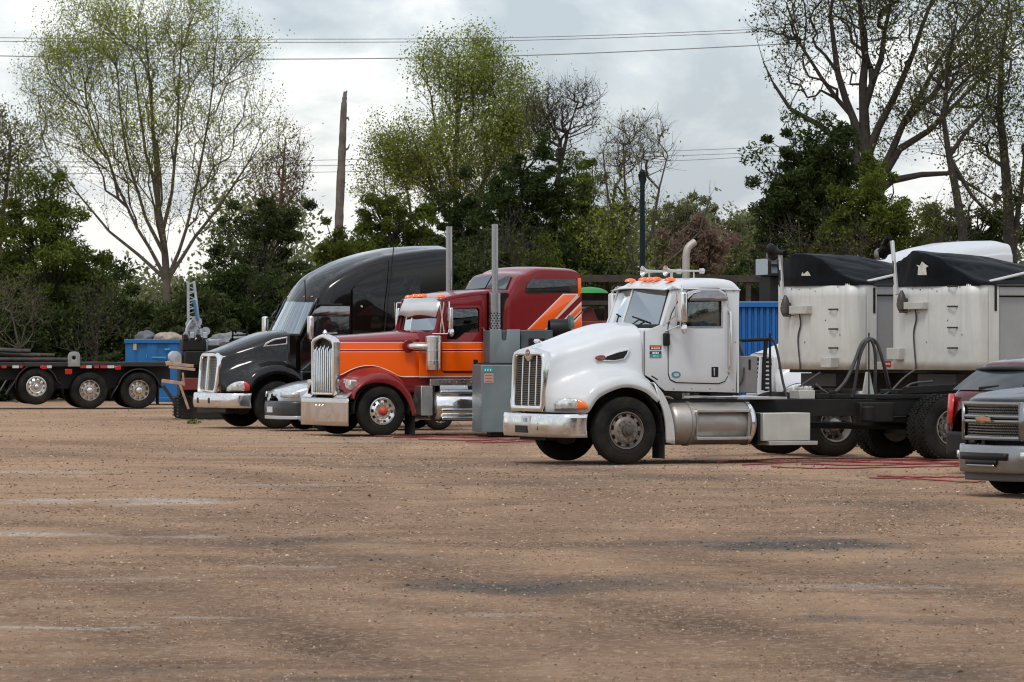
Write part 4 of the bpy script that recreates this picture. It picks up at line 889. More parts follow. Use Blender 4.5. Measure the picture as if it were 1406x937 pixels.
b = MB(); b.box((-1.05, -.5, .36), (-.9, .5, .5)); b.build('tow_beam', BLK, tr, 35, .01)
# headlights follow the corner of the hood: lens skin
def corner_lens(parent, name, t0, t1, zf, m_, off, sg):
    P = np.array([(-1.045, -.78), (-.965, -.945), (-.86, -1.085), (-.745, -1.185), (-.66, -1.235)]); vs = []; nu, nv = 12, 6
    for j in range(nv):
        for i in range(nu):
            t = t0+(t1-t0)*i/(nu-1); za, zb = zf(t); q = cr(P, t); n_ = np.array([-.62, -.78])+np.array([.35, -.35])*t*.6; n_ /= np.linalg.norm(n_)
            o_ = off+.014*math.sin(PI*i/(nu-1))*math.sin(PI*j/(nv-1)); vs.append((q[0]+n_[0]*o_, (q[1]+n_[1]*o_)*sg, za+(zb-za)*j/(nv-1)))
    b = MB(); b.mesh(vs, [(j*nu+i, j*nu+i+1, (j+1)*nu+i+1, (j+1)*nu+i) for j in range(nv-1) for i in range(nu-1)]); o = b.build(name, m_, parent, 60); s = o.modifiers.new('s', 'SOLIDIFY'); s.thickness = .012; s.offset = 0; return o
BEZ = mat('lamp_bezel', (.50, .50, .48), .3, .2, dirt=.3)
hz = lambda t: (.845+.02*t*t, .85+.165*max(0, math.sin(PI*(.03+.94*t)**.85))**.6)
for sg in (1, -1):
    corner_lens(tr, 'headlight', .02, 1.0, lambda t: (hz(t)[0]-.012, hz(t)[1]+.014), BEZ, .022, sg)
    corner_lens(tr, 'headlight_glass', .06, .66, hz, LENS, .030, sg)
    corner_lens(tr, 'turn_signal', .60, .97, hz, AMBER, .032, sg)
# side vent with oval badge
def hood_side(x, z, off=.012):     # outer y on the hood side between the row lines
    t = (x+.62)/1.0; y5 = -(.73+(.98-.73)*max(0, min(1, t))); f_ = (z-1.40)/.34
    return y5+(.03*(f_-1) if f_ < 1 else (.02*(f_-1)*3))-off
v5 = [(829, 494), (833, 489.5), (846, 484.5), (858.5, 481.2), (857, 486), (853, 492), (842, 494.7)]
vv = W.poly(v5, -.87); cxv = sum(p[0] for p in vv)/len(vv); czv = sum(p[1] for p in vv)/len(vv)
def vent(scale, name, m_, off, dep):
    b = MB(); P = [(cxv+(x-cxv)*scale[0], czv+(z-czv)*scale[1]) for x, z in vv]; n = len(P)
    vs = [(x, hood_side(x, z, off), z) for x, z in P]+[(x, hood_side(x, z, off)+dep, z) for x, z in P]
    b.mesh(vs, [tuple(range(n)), tuple(reversed(range(n, 2*n)))]+[(i, (i+1) % n, n+(i+1) % n, n+i) for i in range(n)]); return b.build(name, m_, tr, 40)
vent((1.22, 1.30), 'vent_rim', WHITE, .040, .06); vent((1.0, 1.0), 'hood_vent', PLAS, .046, .05)
ox, oz = W.at(825.5, 491.7, -.86)
b = MB(); b.lathe([(0, .0005), (-.01, .06), (-.004, .10), (.02, .105)], 'y', (0, 0, 0), 28); o = b.build('side_emblem', MATS['emblem_red'], tr, 40, loc=(ox, hood_side(ox, oz, .045), oz)); o.scale = (1, 1, .42)
text('emblem_lettering', 'Peterbilt', .05, CHROME, tr, (ox, hood_side(ox, oz, .058), oz))
# cab shell
side_out = W.poly([(884, 455.5), (908, 446), (925, 396.5), (1015.5, 397), (1010.5, 539.5), (913, 537), (905, 531), (898, 523), (884, 514)], -1.02)
win = W.poly([(926.5, 449.5), (931, 431), (941, 412), (951, 403), (964, 400.2), (984, 400.2), (990.5, 407), (990.5, 449.5)], -1.02)
door = W.poly([(917.5, 449), (922, 432), (932, 412), (944, 400.5), (962, 396.8), (986, 396.8), (995.5, 402), (998.5, 413), (998.5, 516), (994, 523.5), (986, 526.5), (928, 525), (920, 521), (917.5, 513)], -1.02)
XB = side_out[3][0]; ZB = side_out[4][1]
def grow_poly(P, k):
    c = (sum(p[0] for p in P)/len(P), sum(p[1] for p in P)/len(P)); out_ = []
    for p in P: v = Vector((p[0]-c[0], p[1]-c[1])); out_.append((p[0]+v.x/v.length*k, p[1]+v.y/v.length*k))
    return out_
for sg in (-1, 1):
    panel('cab_side', WHITE, tr, side_out, [win], sg*1.005, .04, .012)
    panel('door_seal', DKGAP, tr, grow_poly(door, .017), [win], sg*1.027, .006, .001)
    d = panel('door', WHITE, tr, door, [win], sg*1.036, .018, .007); 
    panel('window_pane', GLASS, d, grow_poly(win, .01), [], sg*1.01, .006, .001)
    fr = panel('window_frame', CHROME, d, grow_poly(win, .014), [grow_poly(win, -.012)], sg*1.048, .012, .004)
    # smoked chrome shade over the top of the window
    vz = W.poly([(945, 413.5), (950, 405.5), (963, 399), (985, 399), (995, 405), (997.5, 413.5)], -1.05)
    panel('window_shade', SMOKE, d, vz, [], sg*1.085, .008, .003)
    hx0, hz0 = W.at(977, 518, -1.05); hx1, hz1 = W.at(986.5, 504, -1.05)
    b = MB(); b.box((hx0, sg*1.045-.006, hz0), (hx1, sg*1.045+.006, hz1)); o = b.build('door_handle', PLAS, d, 35, .01)
    b = MB(); b.box((hx0+.035, sg*1.056-.008, hz0+.02), (hx0+.055, sg*1.056+.008, hz1-.02)); b.build('handle_lever', CHROME, d, 35, .004)
    gx, gz0 = W.at(1002, 511, -1.08); _, gz1 = W.at(1002, 426, -1.08)
    b = MB(); b.tube([(gx, sg*1.03, gz0), (gx, sg*1.10, gz0+.03), (gx, sg*1.11, gz0+.1), (gx, sg*1.11, gz1-.1), (gx, sg*1.10, gz1-.03), (gx, sg*1.03, gz1)], .020, 8)
    b.box((gx-.05, sg*1.03-.01, gz0-.03), (gx+.02, sg*1.03+.01, gz0+.07)); b.box((gx-.03, sg*1.03-.01, gz1-.05), (gx+.03, sg*1.03+.01, gz1+.03)); b.build('grab_handle', CHROME, tr)
    bx0, bz0 = W.at(909.5, 475, -1.03); bx1, bz1 = W.at(917, 457.5, -1.03)
    b = MB(); b.box((bx0, min(sg*1.03, sg*1.12), bz0), (bx1, max(sg*1.03, sg*1.12), bz1)); b.build('black_bracket', PLAS, tr, 35, .02)
ts = mat('sticker_teal', (.03, .28, .27), .4); dks = mat('sticker_dark', (.05, .03, .03), .4); ors = mat('sticker_orange', (.65, .14, .03), .4); whs = mat('sticker_white', (.75, .75, .75), .5)
def sticker(parent, fr, px0, py0, px1, py1, y, m_, name='sticker', lines=(), lm=None):
    x0, z0 = fr.at(px0, py1, y); x1, z1 = fr.at(px1, py0, y)
    b = MB(); b.box((x0, y-.003, z0), (x1, y, z1)); o = b.build(name, m_, parent, 0)
    for (a, c, e_, f_, mm) in lines:
        q = MB(); q.box((x0+(x1-x0)*a, y-.006, z1-(z1-z0)*f_), (x0+(x1-x0)*e_, y-.0035, z1-(z1-z0)*c)); q.build('sticker_print', mm, o, 0)
    return o
sticker(tr, W, 892, 474.3, 908, 480.5, -1.0265, dks, lines=[(.05, .05, .95, .38, ors), (.12, .5, .30, .85, whs), (.36, .5, .5, .85, whs), (.56, .5, .68, .85, whs), (.74, .5, .88, .85, whs)])
sticker(tr, W, 892, 482.5, 908, 491.3, -1.0265, dks, lines=[(.0, .48, 1, 1.0, ts), (.22, .12, .42, .4, whs), (.48, .1, .62, .42, whs), (.66, .15, .78, .4, whs), (.3, .6, .42, .85, whs), (.48, .6, .58, .85, whs), (.64, .6, .74, .85, whs)])
dx_, dz_ = W.at(928.3, 514.7, -1.05)
b = MB(); b.lathe([(0, .0005), (-.004, .08)], 'y', (0, 0, 0), 26); o = b.build('door_decal', mat('decal_blue', (.03, .20, .30), .4), tr, 0, loc=(dx_, -1.0475, dz_)); o.scale = (1, 1, .64)
b = MB(); b.lathe([(0, .0005), (-.003, .05)], 'y', (0, 0, 0), 26); o = b.build('decal_center', mat('decal_grey', (.42, .43, .44), .4, var=.4, vscale=40), tr, 0, loc=(dx_, -1.053, dz_)); o.scale = (1, 1, .6)
# roof
xs_r = [.74, .86, 1.10, 1.50, XB-.28, XB-.10, XB-.01, XB+.012]; top = [2.755, 2.80, 2.865, 2.89, 2.89, 2.865, 2.80, 2.71]
rr_ = []
for (yv, dz, ed) in ((-1.03, None, 0), (-1.02, -.115, 0), (-.97, -.055, 0), (-.85, -.02, 0), (-.45, -.004, 0), (0, 0, 0)):
    rr_.append([(x+(.10*abs(yv)**2 if i < 2 else 0), yv, (2.705 if dz is None else max(2.707, t+dz))) for i, (x, t) in enumerate(zip(xs_r, top))])
net('roof', WHITE, tr, rr_, 40, 24, th=.015, smooth=50)
b = MB(); b.prism([(-1.02, ZB), (1.02, ZB), (1.02, 2.72), (-1.02, 2.72)], 0, .03)
me = b.me('rear_wall'); me.transform(Matrix(((0, 1, 0, XB-.04), (1, 0, 0, 0), (0, 0, 1, 0), (0, 0, 0, 1))))
rw = fin(me, 'rear_wall', WHITE, tr, 0)
b = MB(); b.box((.45, -.98, ZB), (XB-.05, .98, ZB+.05)); b.build('cab_floor', PLAS, tr, 0)
b = MB(); b.box((.37, -.975, 1.35), (.66, .975, 2.10)); b.build('cowl', WHITE, tr, 35, .03)
b = MB(); b.box((.67, -.975, 1.35), (.92, .975, 2.13)); b.build('dashboard', PLAS, tr, 35, .04)
b = MB(); b.box((1.0, -.97, ZB+.05), (XB-.06, .97, 1.62)); b.build('cab_interior', SEAT, tr, 0)
seat(tr, 1.45, -.55, 1.60); seat(tr, 1.45, .55, 1.60); steering(tr, 1.08, -.55, 2.08)
# windscreen
for sg in (-1, 1):
    q = [(.50, sg*.015, 2.15), (.68, sg*.93, 2.15), (.885, sg*.86, 2.70), (.70, sg*.015, 2.715)]
    ws = glaze('windscreen', GLASSW, tr, q if sg < 0 else [q[1], q[0], q[3], q[2]])
    b = MB(); b.bar((.49, sg*.0, 2.135), (.69, sg*.95, 2.135), .05, .05); b.bar((.70, 0, 2.725), (.89, sg*.87, 2.715), .05, .04); b.bar((.69, sg*.935, 2.14), (.895, sg*.865, 2.71), .03, .035); b.build('windscreen_seal', DKGAP, tr, 35, .005)
    b = MB(); b.bar((.72, sg*.985, 2.12), (.93, sg*.955, 2.74), .09, .09); b.build('windscreen_pillar', WHITE, tr, 35, .02)
b = MB(); b.tube([(.485, 0, 2.13), (.69, 0, 2.73)], .018, 8); b.build('center_post', mat('post_white', (.7, .7, .7), .4), tr)
b = MB()
vs = []
for i in range(15):
    y = -.98+1.96*i/14; xf = .66+.13*y*y; vs += [(xf+.14, y, 2.775-.03*y*y), (xf-.03, y, 2.735-.035*y*y)]
b.mesh(vs, [(2*i, 2*i+1, 2*i+3, 2*i+2) for i in range(14)]); o = b.build('sun_visor', WHITE, tr, 60); s = o.modifiers.new('s', 'SOLIDIFY'); s.thickness = .02
wiper(tr, (.50, -.30, 2.14), (.60, -.68, 2.20), (.56, -.50, 2.24)); wiper(tr, (.47, .18, 2.14), (.52, .10, 2.28), (.50, .14, 2.30))
# folded reflective sunshade inside the far pane
b = MB()
for i in range(5): b.mesh([(.62+.02*(i % 2), .20+i*.12, 2.17), (.60+.02*((i+1) % 2)+.01, .32+i*.12, 2.17), (.78+.02*((i+1) % 2), .30+i*.12, 2.66), (.80+.02*(i % 2), .18+i*.12, 2.66)], [(0, 1, 2, 3)])
b.build('folded_sunshade', mat('sunshade_foil', (.72, .74, .76), .35, .3), tr, 0)
# roof lamps and horns
for yv in (-.72, -.22, 0, .22, .72):
    b = MB(); b.lathe([(0, .075), (.03, .07), (.05, .045), (.06, .0005)], 'z', (0, 0, 0), 14); o = b.build('marker_lamp', AMBER, tr, 50, loc=(.98, yv, 2.835 if abs(yv) > .5 else 2.848)); o.scale = (1.3, .9, 1)
for (yv, xb) in ((-.38, 1.06), (.28, .98)):
    b = MB(); b.lathe([(0, .088), (.012, .080), (.04, .050), (.09, .028), (.2, .020), (.60, .015), (.61, .04), (.67, .045), (.69, .016)], 'x', (xb, yv, 3.0), 18); h = b.build('air_horn', ALU, tr, 50)
    b = MB(); b.tube([(xb+.12, yv, 2.98), (xb+.12, yv, 2.86)], .012, 6); b.tube([(xb+.5, yv, 2.98), (xb+.5, yv, 2.87)], .012, 6); b.build('horn_stand', CHROME, tr)
# exhaust
b = MB(); b.tube(smooth_path([(XB+.14, 1.17, .95), (XB+.14, 1.17, 2.2), (XB+.14, 1.17, 3.1), (XB+.15, 1.17, 3.32), (XB+.20, 1.17, 3.42), (XB+.30, 1.17, 3.49)], 30), .060, 14); b.build('exhaust_pipe', mat('dusty_pipe', (.42, .38, .34), .42, .5, dirt=.6, dcol=(.2, .16, .13)), tr)
# mirrors
for sg in (-1, 1):
    mx_ = .93; y = sg*1.27
    b = MB(); b.box((mx_-.055, y-.085, 2.19), (mx_+.045, y+.085, 2.66)); mr_ = b.build('mirror', CHROME, tr, 35, .03)
    b = MB(); b.box((mx_+.046, y-.07, 2.21), (mx_+.05, y+.07, 2.64)); b.build('mirror_glass', mat('mirror_face', (.85, .87, .88), .02, 1.0), mr_, 0)
    b = MB(); b.lathe([(0, .0005), (.02, .05), (.045, .085), (.06, .09), (.065, .0005)], 'x', (mx_-.03, y, 2.09), 18); b.build('convex_mirror', CHROME, mr_)
    b = MB(); b.tube([(mx_-.02, y-.04*sg, 2.10), (mx_-.02, y-.04*sg, 2.70), (.88, sg*.98, 2.76)], .012, 6); b.tube([(mx_-.02, y-.07*sg, 2.14), (.74, sg*1.02, 2.04)], .012, 6); b.tube([(mx_-.05, y-.12*sg, 2.66), (mx_-.06, y-.13*sg, 2.3), (.76, sg*1.0, 2.15)], .010, 6); b.tube([(mx_-.02, y, 2.66), (mx_+.03, y-.06*sg, 2.75), (1.05, sg*1.0, 2.77)], .012, 6); b.build('mirror_bracket', CHROME, mr_)
# chassis
for sg in (-1, 1):
    b = MB(); b.prism([(-.95, .70), (7.1+.5, .70), (7.6, .97), (-.95, .97)], sg*.43-.045, sg*.43+.045); b.build('frame_rail', BLK, tr, 35, .008)
b = MB()
for x in (1.6, 3.4, 4.9, 6.3, 7.4): b.box((x, -.385, .72), (x+.1, .385, .95))
b.box((XR-.25, -.75, .40), (XR+.25, .75, .66)); b.box((XR+.25, -.6, .42), (XR+1.4, .6, .60)); b.tube([(XR, -.9, .52), (XR, .9, .52)], .12, 12); b.tube([(XR+1.36, -.9, .52), (XR+1.36, .9, .52)], .12, 12)
b.tube([(.8, 0, .62), (XR, 0, .52)], .06, 10); b.lathe([(-.25, .05), (-.1, .22), (.12, .22), (.25, .05)], 'x', (XR, 0, .52), 16); b.box((.7, -.35, .45), (2.0, .35, .95))
b.build('axle_beam', BLK, tr, 35)
for (x0, x1, z0, z1) in ((XR-1.35, XR-.75, .60, .92),):
    b = MB(); b.box((x0, -.62, z0), (x1, -.46, z1)); b.tube([(x0+.1, -.68, .62), (x0+.1, -.68, .86)], .10, 12); b.build('air_tank', BLK, tr, 35, .02)
b = MB(); b.box((XR-1.0, -.50, .97), (XR+.3, .50, 1.04)); b.box((XR-.5, -.30, 1.04), (XR+.9, .3, 1.12)); b.bar((XR-.5, -.45, 1.10), (XR+.7, -.45, 1.16), .04, .12); b.build('fifth_wheel', BLK, tr, 35, .01)
# fuel tank and steps
tx0, _ = W.at(924, 582, -1.2); tx1, _ = W.at(1040, 582, -1.2); tzc, trd, tyc = .615, .335, -.87
TANK = mat('tank_aluminium', (.38, .355, .325), .38, .8, var=.10, dirt=.65, dcol=(.21, .17, .13))
for sg in (1, -1):
    b = MB(); b.lathe([(tx0-.02, .0005), (tx0, trd*.6), (tx0+.04, trd*.88), (tx0+.10, trd), (tx1-.06, trd), (tx1, trd*.9), (tx1+.03, .0005)], 'x', (0, sg*tyc, tzc), 40); tk = b.build('fuel_tank', TANK, tr, 50)
    for px in (953, 1034):
        xs2, _ = W.at(px, 582, -1.2); b = MB(); b.lathe([(xs2-.03, trd+.004), (xs2-.028, trd+.016), (xs2+.028, trd+.016), (xs2+.03, trd+.004)], 'x', (0, sg*tyc, tzc), 40); b.build('tank_strap', CHROME if px > 1000 else TANK, tk, 50)
    sx0, sz0 = W.at(957, 566.5, -1.25); sx1, _ = W.at(1031, 566, -1.25); _, sz1 = W.at(957, 604.5, -1.25)
    for zz in (sz0, sz1):
        b = MB(); b.box((sx0, min(sg*-1.27, sg*-1.10), zz), (sx1, max(sg*-1.27, sg*-1.10), zz+.045)); b.build('step', ALU, tk, 35, .006)
    for xq in (sx0+.02, sx1-.02): b = MB(); b.bar((xq, sg*-1.19, sz1), (xq, sg*-1.19, sz0+.05), .08, .03, (1, 0, 0)); b.build('step_hanger', TANK, tk, 35)
    b = MB(); cxk, _ = W.at(983, 556, -.9); b.lathe([(0, .06), (.03, .06), (.035, .04), (.05, .01)], 'z', (cxk, sg*tyc, tzc+trd), 16); b.build('filler_cap', PLAS, tk)
b = MB(); b.box((tx0-.3, -.75, .28), (tx1+.5, -.45, .34)); b.box((tx0, -.95, .84), (tx1, -.5, .99)); b.build('tank_bracket', BLK, tr, 35, .01)
# tool box
qx0, qz0 = W.at(1048, 606, -1.2); qx1, qz1 = W.at(1112.7, 567, -1.2)
GAL = mat('galvanised', (.50, .50, .46), .55, .35, var=.08, dirt=.45, dcol=(.30, .26, .21), streak=.3)
b = MB(); b.box((qx0, -1.2, qz0), (qx1, -.55, qz1)); tb = b.build('battery_box', GAL, tr, 35, .012)
b = MB(); b.box((qx0+.08, -1.26, qz0-.065), (qx1+.10, -.85, qz0-.004)); b.build('step', ALU, tb, 35, .006)
b = MB(); b.box((tx1+.05, -1.12, qz0-.05), (qx0-.01, -.55, qz1)); b.build('box_side', BLK, tb, 35, .01)
# grey cabinet behind the cab, hose hanger and hoses
kx0, kz0 = W.at(1016, 540, -.9); kx1, kz1 = W.at(1040, 489, -.9)
b = MB(); b.box((kx0-.02, -.90, kz0), (kx1, -.55, kz1)); cbn = b.build('back_cabinet', mat('cabinet_grey', (.20, .20, .195), .6, .2, var=.12, dirt=.3), tr, 35, .015)
b = MB(); sx_, sz_ = W.at(1029, 500, -.9); b.box((sx_-.015, -.908, sz_-.09), (sx_+.02, -.90, sz_+.07)); b.build('slot', PLAS, cbn, 0)
b = MB(); b.box((XB, -.95, .985), (kx1+.5, .95, 1.02)); b.build('deck_plate', ALU, tr, 0, .004)
def Q(px, py, y): x, z = W.at(px, py, y); return (x, y, z)
b = MB(); b.tube([Q(1014, 468, -.3), Q(1057, 466, -.3)], .028, 8); b.tube([Q(1057, 458, -.3), Q(1058, 545, -.3)], .02, 8); b.tube([Q(1052, 468, -.3), Q(1049, 500, -.3), Q(1048, 536, -.3)], .035, 8); b.build('hose_hanger', BLK, tr)
def hose(pts, r, n=30): b = MB(); b.tube(smooth_path(pts, n), r, 8); return b.build('air_hose', RUBBER, tr)
hose([Q(1058, 463, -.28), Q(1064, 472, -.28), Q(1069, 492, -.28), Q(1074, 520, -.3), Q(1080, 545, -.35)], .022)
hose([Q(1016, 470, -.35), Q(1019, 485, -.45), Q(1025, 505, -.4)], .028)
hose([Q(1022, 505, -.92), Q(1020, 522, -.93), Q(1013, 533, -.9)], .014)
hose([Q(1124, 546, .1), Q(1142, 542, .05), Q(1160, 525, 0), Q(1173, 498, 0), Q(1183, 473, 0), Q(1194, 465.5, 0), Q(1204, 472, 0), Q(1212, 495, 0), Q(1218, 520, .1), Q(1222, 538, .2)], .030, 44)
hose([Q(1171, 546, .1), Q(1175, 522, .05), Q(1180, 492, 0), Q(1188, 472, -.02), Q(1196, 467.5, -.02), Q(1201, 482, 0), Q(1202, 510, .05), Q(1201, 545, .1)], .026, 44)
hose([Q(1120, 528, .2), Q(1130, 536, .1), Q(1140, 543, .1)], .020)
hose([Q(1094, 534, -.1), Q(1108, 524, 0), Q(1126, 512, .1)], .016)
hose([Q(1205, 546, -.1), Q(1222, 538, 0), Q(1240, 520, .3), Q(1256, 508, .4)], .016); hose([Q(1216, 548, -.2), Q(1234, 544, -.1), Q(1250, 528, .2), Q(1280, 524, .3)], .018)
b = MB(); b.tube([Q(1193, 457, .02), Q(1193, 470, .02), Q(1193, 548, .02)], .012, 6); b.build('hose_post', BLK, tr)
b = MB(); x_, z_ = W.at(1192, 548, .1); b.mesh([(x_-.12, .08, .97), (x_+.12, .08, .97), (x_+.02, .08, 1.40), (x_-.04, .08, 1.40), (x_-.12, .12, .97), (x_+.12, .12, .97), (x_+.02, .12, 1.40), (x_-.04, .12, 1.40)], [(0,1,2,3),(7,6,5,4),(0,4,5,1),(1,5,6,2),(2,6,7,3),(3,7,4,0)]); b.build('post_foot', GAL, tr, 35, .004)
for (a0, a1, zt, nm, m_) in ((1094, 1116, 536, 'valve_box', GAL), (1118, 1136, 540, 'valve_box', BLK), (1140, 1165, 541, 'junction_box', BLK)):
    xa, za = W.at(a0, 547, -.3); xb_, zb_ = W.at(a1, zt, -.3); b = MB(); b.box((xa, -.38, .975), (xb_, -.05, zb_)); b.box((xa+.05, -.30, zb_), (xa+.12, -.15, zb_+.05)); b.build(nm, m_, tr, 35, .01)

# small fittings: hood latch, fender seam, step plate, side lamp
lx, lz = W.at(898, 519, -1.16); b = MB(); b.bar((lx-.05, -1.17, lz+.03), (lx+.05, -1.185, lz-.03), .02, .02); b.build('hood_latch', PLAS, tr, 35, .004)
sm = W.poly([(884, 455), (884, 485), (884, 514)], -1.02); b = MB(); b.tube([(x+.0, -1.03, z) for x, z in sm], .008, 5); b.build('hood_seam', DKGAP, tr)
b = MB(); b.box((XB-.5, -1.0, ZB-.05), (XB-.1, -.6, ZB-.005)); b.build('cab_mount', BLK, tr, 35, .01)
for (px, py) in ((1008, 400), (1010, 470), (1007, 535), (925, 534), (950, 534), (975, 534)): x, z = W.at(px, py, -1.03); b = MB(); b.lathe([(0, .012), (-.006, .010), (-.008, .0005)], 'y', (x, -1.026, z), 8); b.build('rivet', DULL, tr)
b = MB(); x, z = W.at(958, 396, -1.0); b.tube([(x-.5, -1.035, 2.715), (XB-.02, -1.035, 2.70)], .012, 6); b.build('rain_gutter', WHITE, tr)
# ================================================================ orange and red long-nose truck
K = Frame(525.6, 599.0, -1.22, 25)
kt = K.root('semi_truck', 'orange and dark red long nose sleeper truck with tall twin exhaust stacks and chrome bumper', 'truck', 'parked semi trucks')
RED = mat('maroon_paint', (.185, .007, .009), .25, spec=.2, coat=.5, var=.05, dirt=.06, dcol=(.25, .12, .09), lowdirt=.25, lowz=(.3, 1.2))
ORG = mat('orange_paint', (.90, .115, .001), .25, coat=.9, dirt=.04)
PIN = mat('pinstripe', (.72, .60, .52), .4)
def banded(name, bands):      # flat paint bands by height on the bodywork: (from z, colour)
    m = bpy.data.materials.new(name); m.use_nodes = True; t = m.node_tree; L = t.links.new; p = t.nodes['Principled BSDF']
    co = N(t, 'ShaderNodeTexCoord'); s = N(t, 'ShaderNodeSeparateXYZ'); L(co.outputs['Object'], s.inputs[0])
    r = N(t, 'ShaderNodeMapRange'); r.inputs['From Max'].default_value = 3.0; L(s.outputs[2], r.inputs[0]); q = N(t, 'ShaderNodeValToRGB'); q.color_ramp.interpolation = 'CONSTANT'; L(r.outputs[0], q.inputs[0])
    e_ = q.color_ramp.elements; e_[0].position = 0; e_[0].color = (*bands[0][1], 1); e_[1].position = bands[1][0]/3; e_[1].color = (*bands[1][1], 1)
    for z, c in bands[2:]: k = e_.new(z/3); k.color = (*c, 1)
    L(q.outputs[0], p.inputs['Base Color']); p.inputs['Roughness'].default_value = .22; p.inputs['Coat Weight'].default_value = .45; p.inputs['Specular IOR Level'].default_value = .3; p.inputs['Coat Roughness'].default_value = .05
    return m
R_, O_, P_ = (.20, .008, .010), (.90, .115, .001), (.72, .60, .52)
BAND = banded('striped_paint', [(0, R_), (1.155, P_), (1.172, O_), (1.655, P_), (1.672, R_), (1.702, P_), (1.718, O_), (1.848, P_), (1.862, R_)])
BANDD = banded('striped_door_paint', [(0, R_), (1.285, O_), (1.655, P_), (1.672, R_), (1.702, P_), (1.718, O_), (1.848, P_), (1.862, R_)])
KR = .493; STK = mat('stack_steel', (.40, .41, .42), .2, 1.0, dirt=.25)
RHUB = mat('red_hub', (.50, .045, .02), .5, dirt=.2)
wheel(kt, 0, -1.22, KR, 'alu', KR+.001, BRIGHT, RHUB, rot=.2); wheel(kt, 0, 1.22, KR, 'alu', KR+.001, BRIGHT, RHUB, far=True)
for xr in (6.3, 7.6):
    for yy, fr in ((-1.22, False), (-.9, False), (1.22, True), (.9, True)): wheel(kt, xr, yy, KR, 'deep', KR+.001, BRIGHT, CHROME, far=fr)
hx = [-.68, -.3, .2, .7, 1.05, 1.28]; hy = [.555, .61, .68, .76, .83, .88]
hr = [[(x, -y, .85) for x, y in zip(hx, hy)], [(x, -y-.01, 1.30) for x, y in zip(hx, hy)], [(x, -y, z) for x, y, z in zip(hx, hy, [1.78, 1.79, 1.81, 1.83, 1.84, 1.85])],
      [(x, -y*.955, z) for x, y, z in zip(hx, hy, [1.88, 1.895, 1.915, 1.94, 1.95, 1.955])], [(x, -y*.72, z) for x, y, z in zip(hx, hy, [1.945, 1.965, 1.995, 2.03, 2.055, 2.06])], [(x, -y*.4, z) for x, y, z in zip(hx, hy, [1.97, 1.995, 2.03, 2.07, 2.095, 2.105])], [(x, 0, z) for x, z in zip(hx, [1.985, 2.01, 2.045, 2.085, 2.11, 2.12])]]
net('hood', BAND, kt, hr, 30, 40, th=.015)
# fenders
lip = K.poly([(487, 549), (489, 541), (497, 532), (509, 526.5), (523, 525.5), (537, 528.5), (549, 536), (558, 547), (564, 560), (567, 572)], -1.22)
out_ = K.poly([(481, 548), (484, 536), (492, 525.5), (505, 516.5), (519, 512.5), (533, 513), (546, 519), (557, 530), (566, 546), (573, 571)], -1.12)
crn = K.poly([(472, 538), (476, 529), (485, 519.5), (498, 512), (512, 508.5), (527, 508.5), (541, 514), (552.5, 524), (562, 540), (569, 571)], -.92)
inn = K.poly([(464, 528), (468, 521), (478, 514), (491, 507.5), (506, 504.5), (522, 505), (536, 510.5), (548.5, 520), (558, 536), (565, 571)], -.70)
fr_ = [[(x+.01, -1.15, z) for x, z in lip], [(x, -1.215, z) for x, z in lip], [(x*.5+a*.5, -1.22, z*.5+c*.5+.01) for (x, z), (a, c) in zip(lip, out_)], [(x, -1.12, z) for x, z in out_], [(x, -.92, z) for x, z in crn], [(x, -.70, z) for x, z in inn]]
net('fender', RED, kt, fr_, 40, 22, th=.012)
for sg in (-1, 1):      # pale line where the fender meets the orange side
    cv = K.poly([(464, 517.5), (474, 514.5), (486, 508), (499, 503.5), (514, 502.5), (527, 506), (540, 512), (551, 517.5), (575, 517.6)], -.75)
    def yv(x): return np.interp(x, hx, hy)+.012
    cvs = smooth_path([(x, 0, z) for x, z in cv], 30)
    b = MB(); vs = []; n = len(cvs)
    for (x, _, z) in cvs: vs += [(x, sg*yv(x), z), (x, sg*yv(x), .98), (x, sg*(yv(x)-.03), .98), (x, sg*(yv(x)-.03), z)]
    b.mesh(vs, [(4*i, 4*i+4, 4*i+5, 4*i+1) for i in range(n-1)]+[(4*i+3, 4*i+7, 4*i+4, 4*i) for i in range(n-1)]); b.build('fender_apron', RED, kt, 60)
    b = MB(); b.tube([(x, sg*(yv(x)+.002), z) for x, _, z in cvs], .009, 5); b.build('pinstripe', PIN, kt)
    b = MB(); b.lathe([(sg*.60, .62), (sg*1.18, .60)], 'y', (0, 0, .50), 28, math.radians(-8), math.radians(185)); o = b.build('wheel_arch_liner', PLAS, kt, 60); s = o.modifiers.new('s', 'SOLIDIFY'); s.thickness = .01
    b = MB(); x0, z0 = K.at(568, 597, -1.2); x1, z1 = K.at(575, 571, -1.2); b.box((x0, min(sg*1.2, sg*.75), z0), (x0+.03, max(sg*1.2, sg*.75), z1+.1)); b.build('mud_flap', RUB, kt, 0)
# grille
kx = -.77
ko = [(-.56, .80), (.56, .80), (.585, .90), (.585, 1.86), (.50, 1.93), (.20, 2.0), (0, 2.03), (-.20, 2.0), (-.50, 1.93), (-.585, 1.86), (-.585, .90)]
ki = [(-.49, .86), (.49, .86), (.50, 1.80), (.42, 1.86), (.20, 1.91), (0, 1.94), (-.20, 1.91), (-.42, 1.86), (-.50, 1.80)]
panel('grille_surround', CHROME, kt, ko, [ki], kx+.05, .16, .03, 40, 'yz')
b = MB(); b.mesh([(kx+.11, y, z) for y, z in ki], [tuple(range(len(ki)))]); b.build('grille_screen', PLAS, kt, 0)
for i in range(10):
    y = -.44+.88*i/9; zt_ = 1.80-.035*(i % 2)-.10*abs(y); b = MB(); b.tube([(kx+.0, y, .86), (kx-.01, y, zt_-.06), (kx+.015, y, zt_)], [.017, .017, .008], 8); b.build('grille_bar', CHROME, kt)
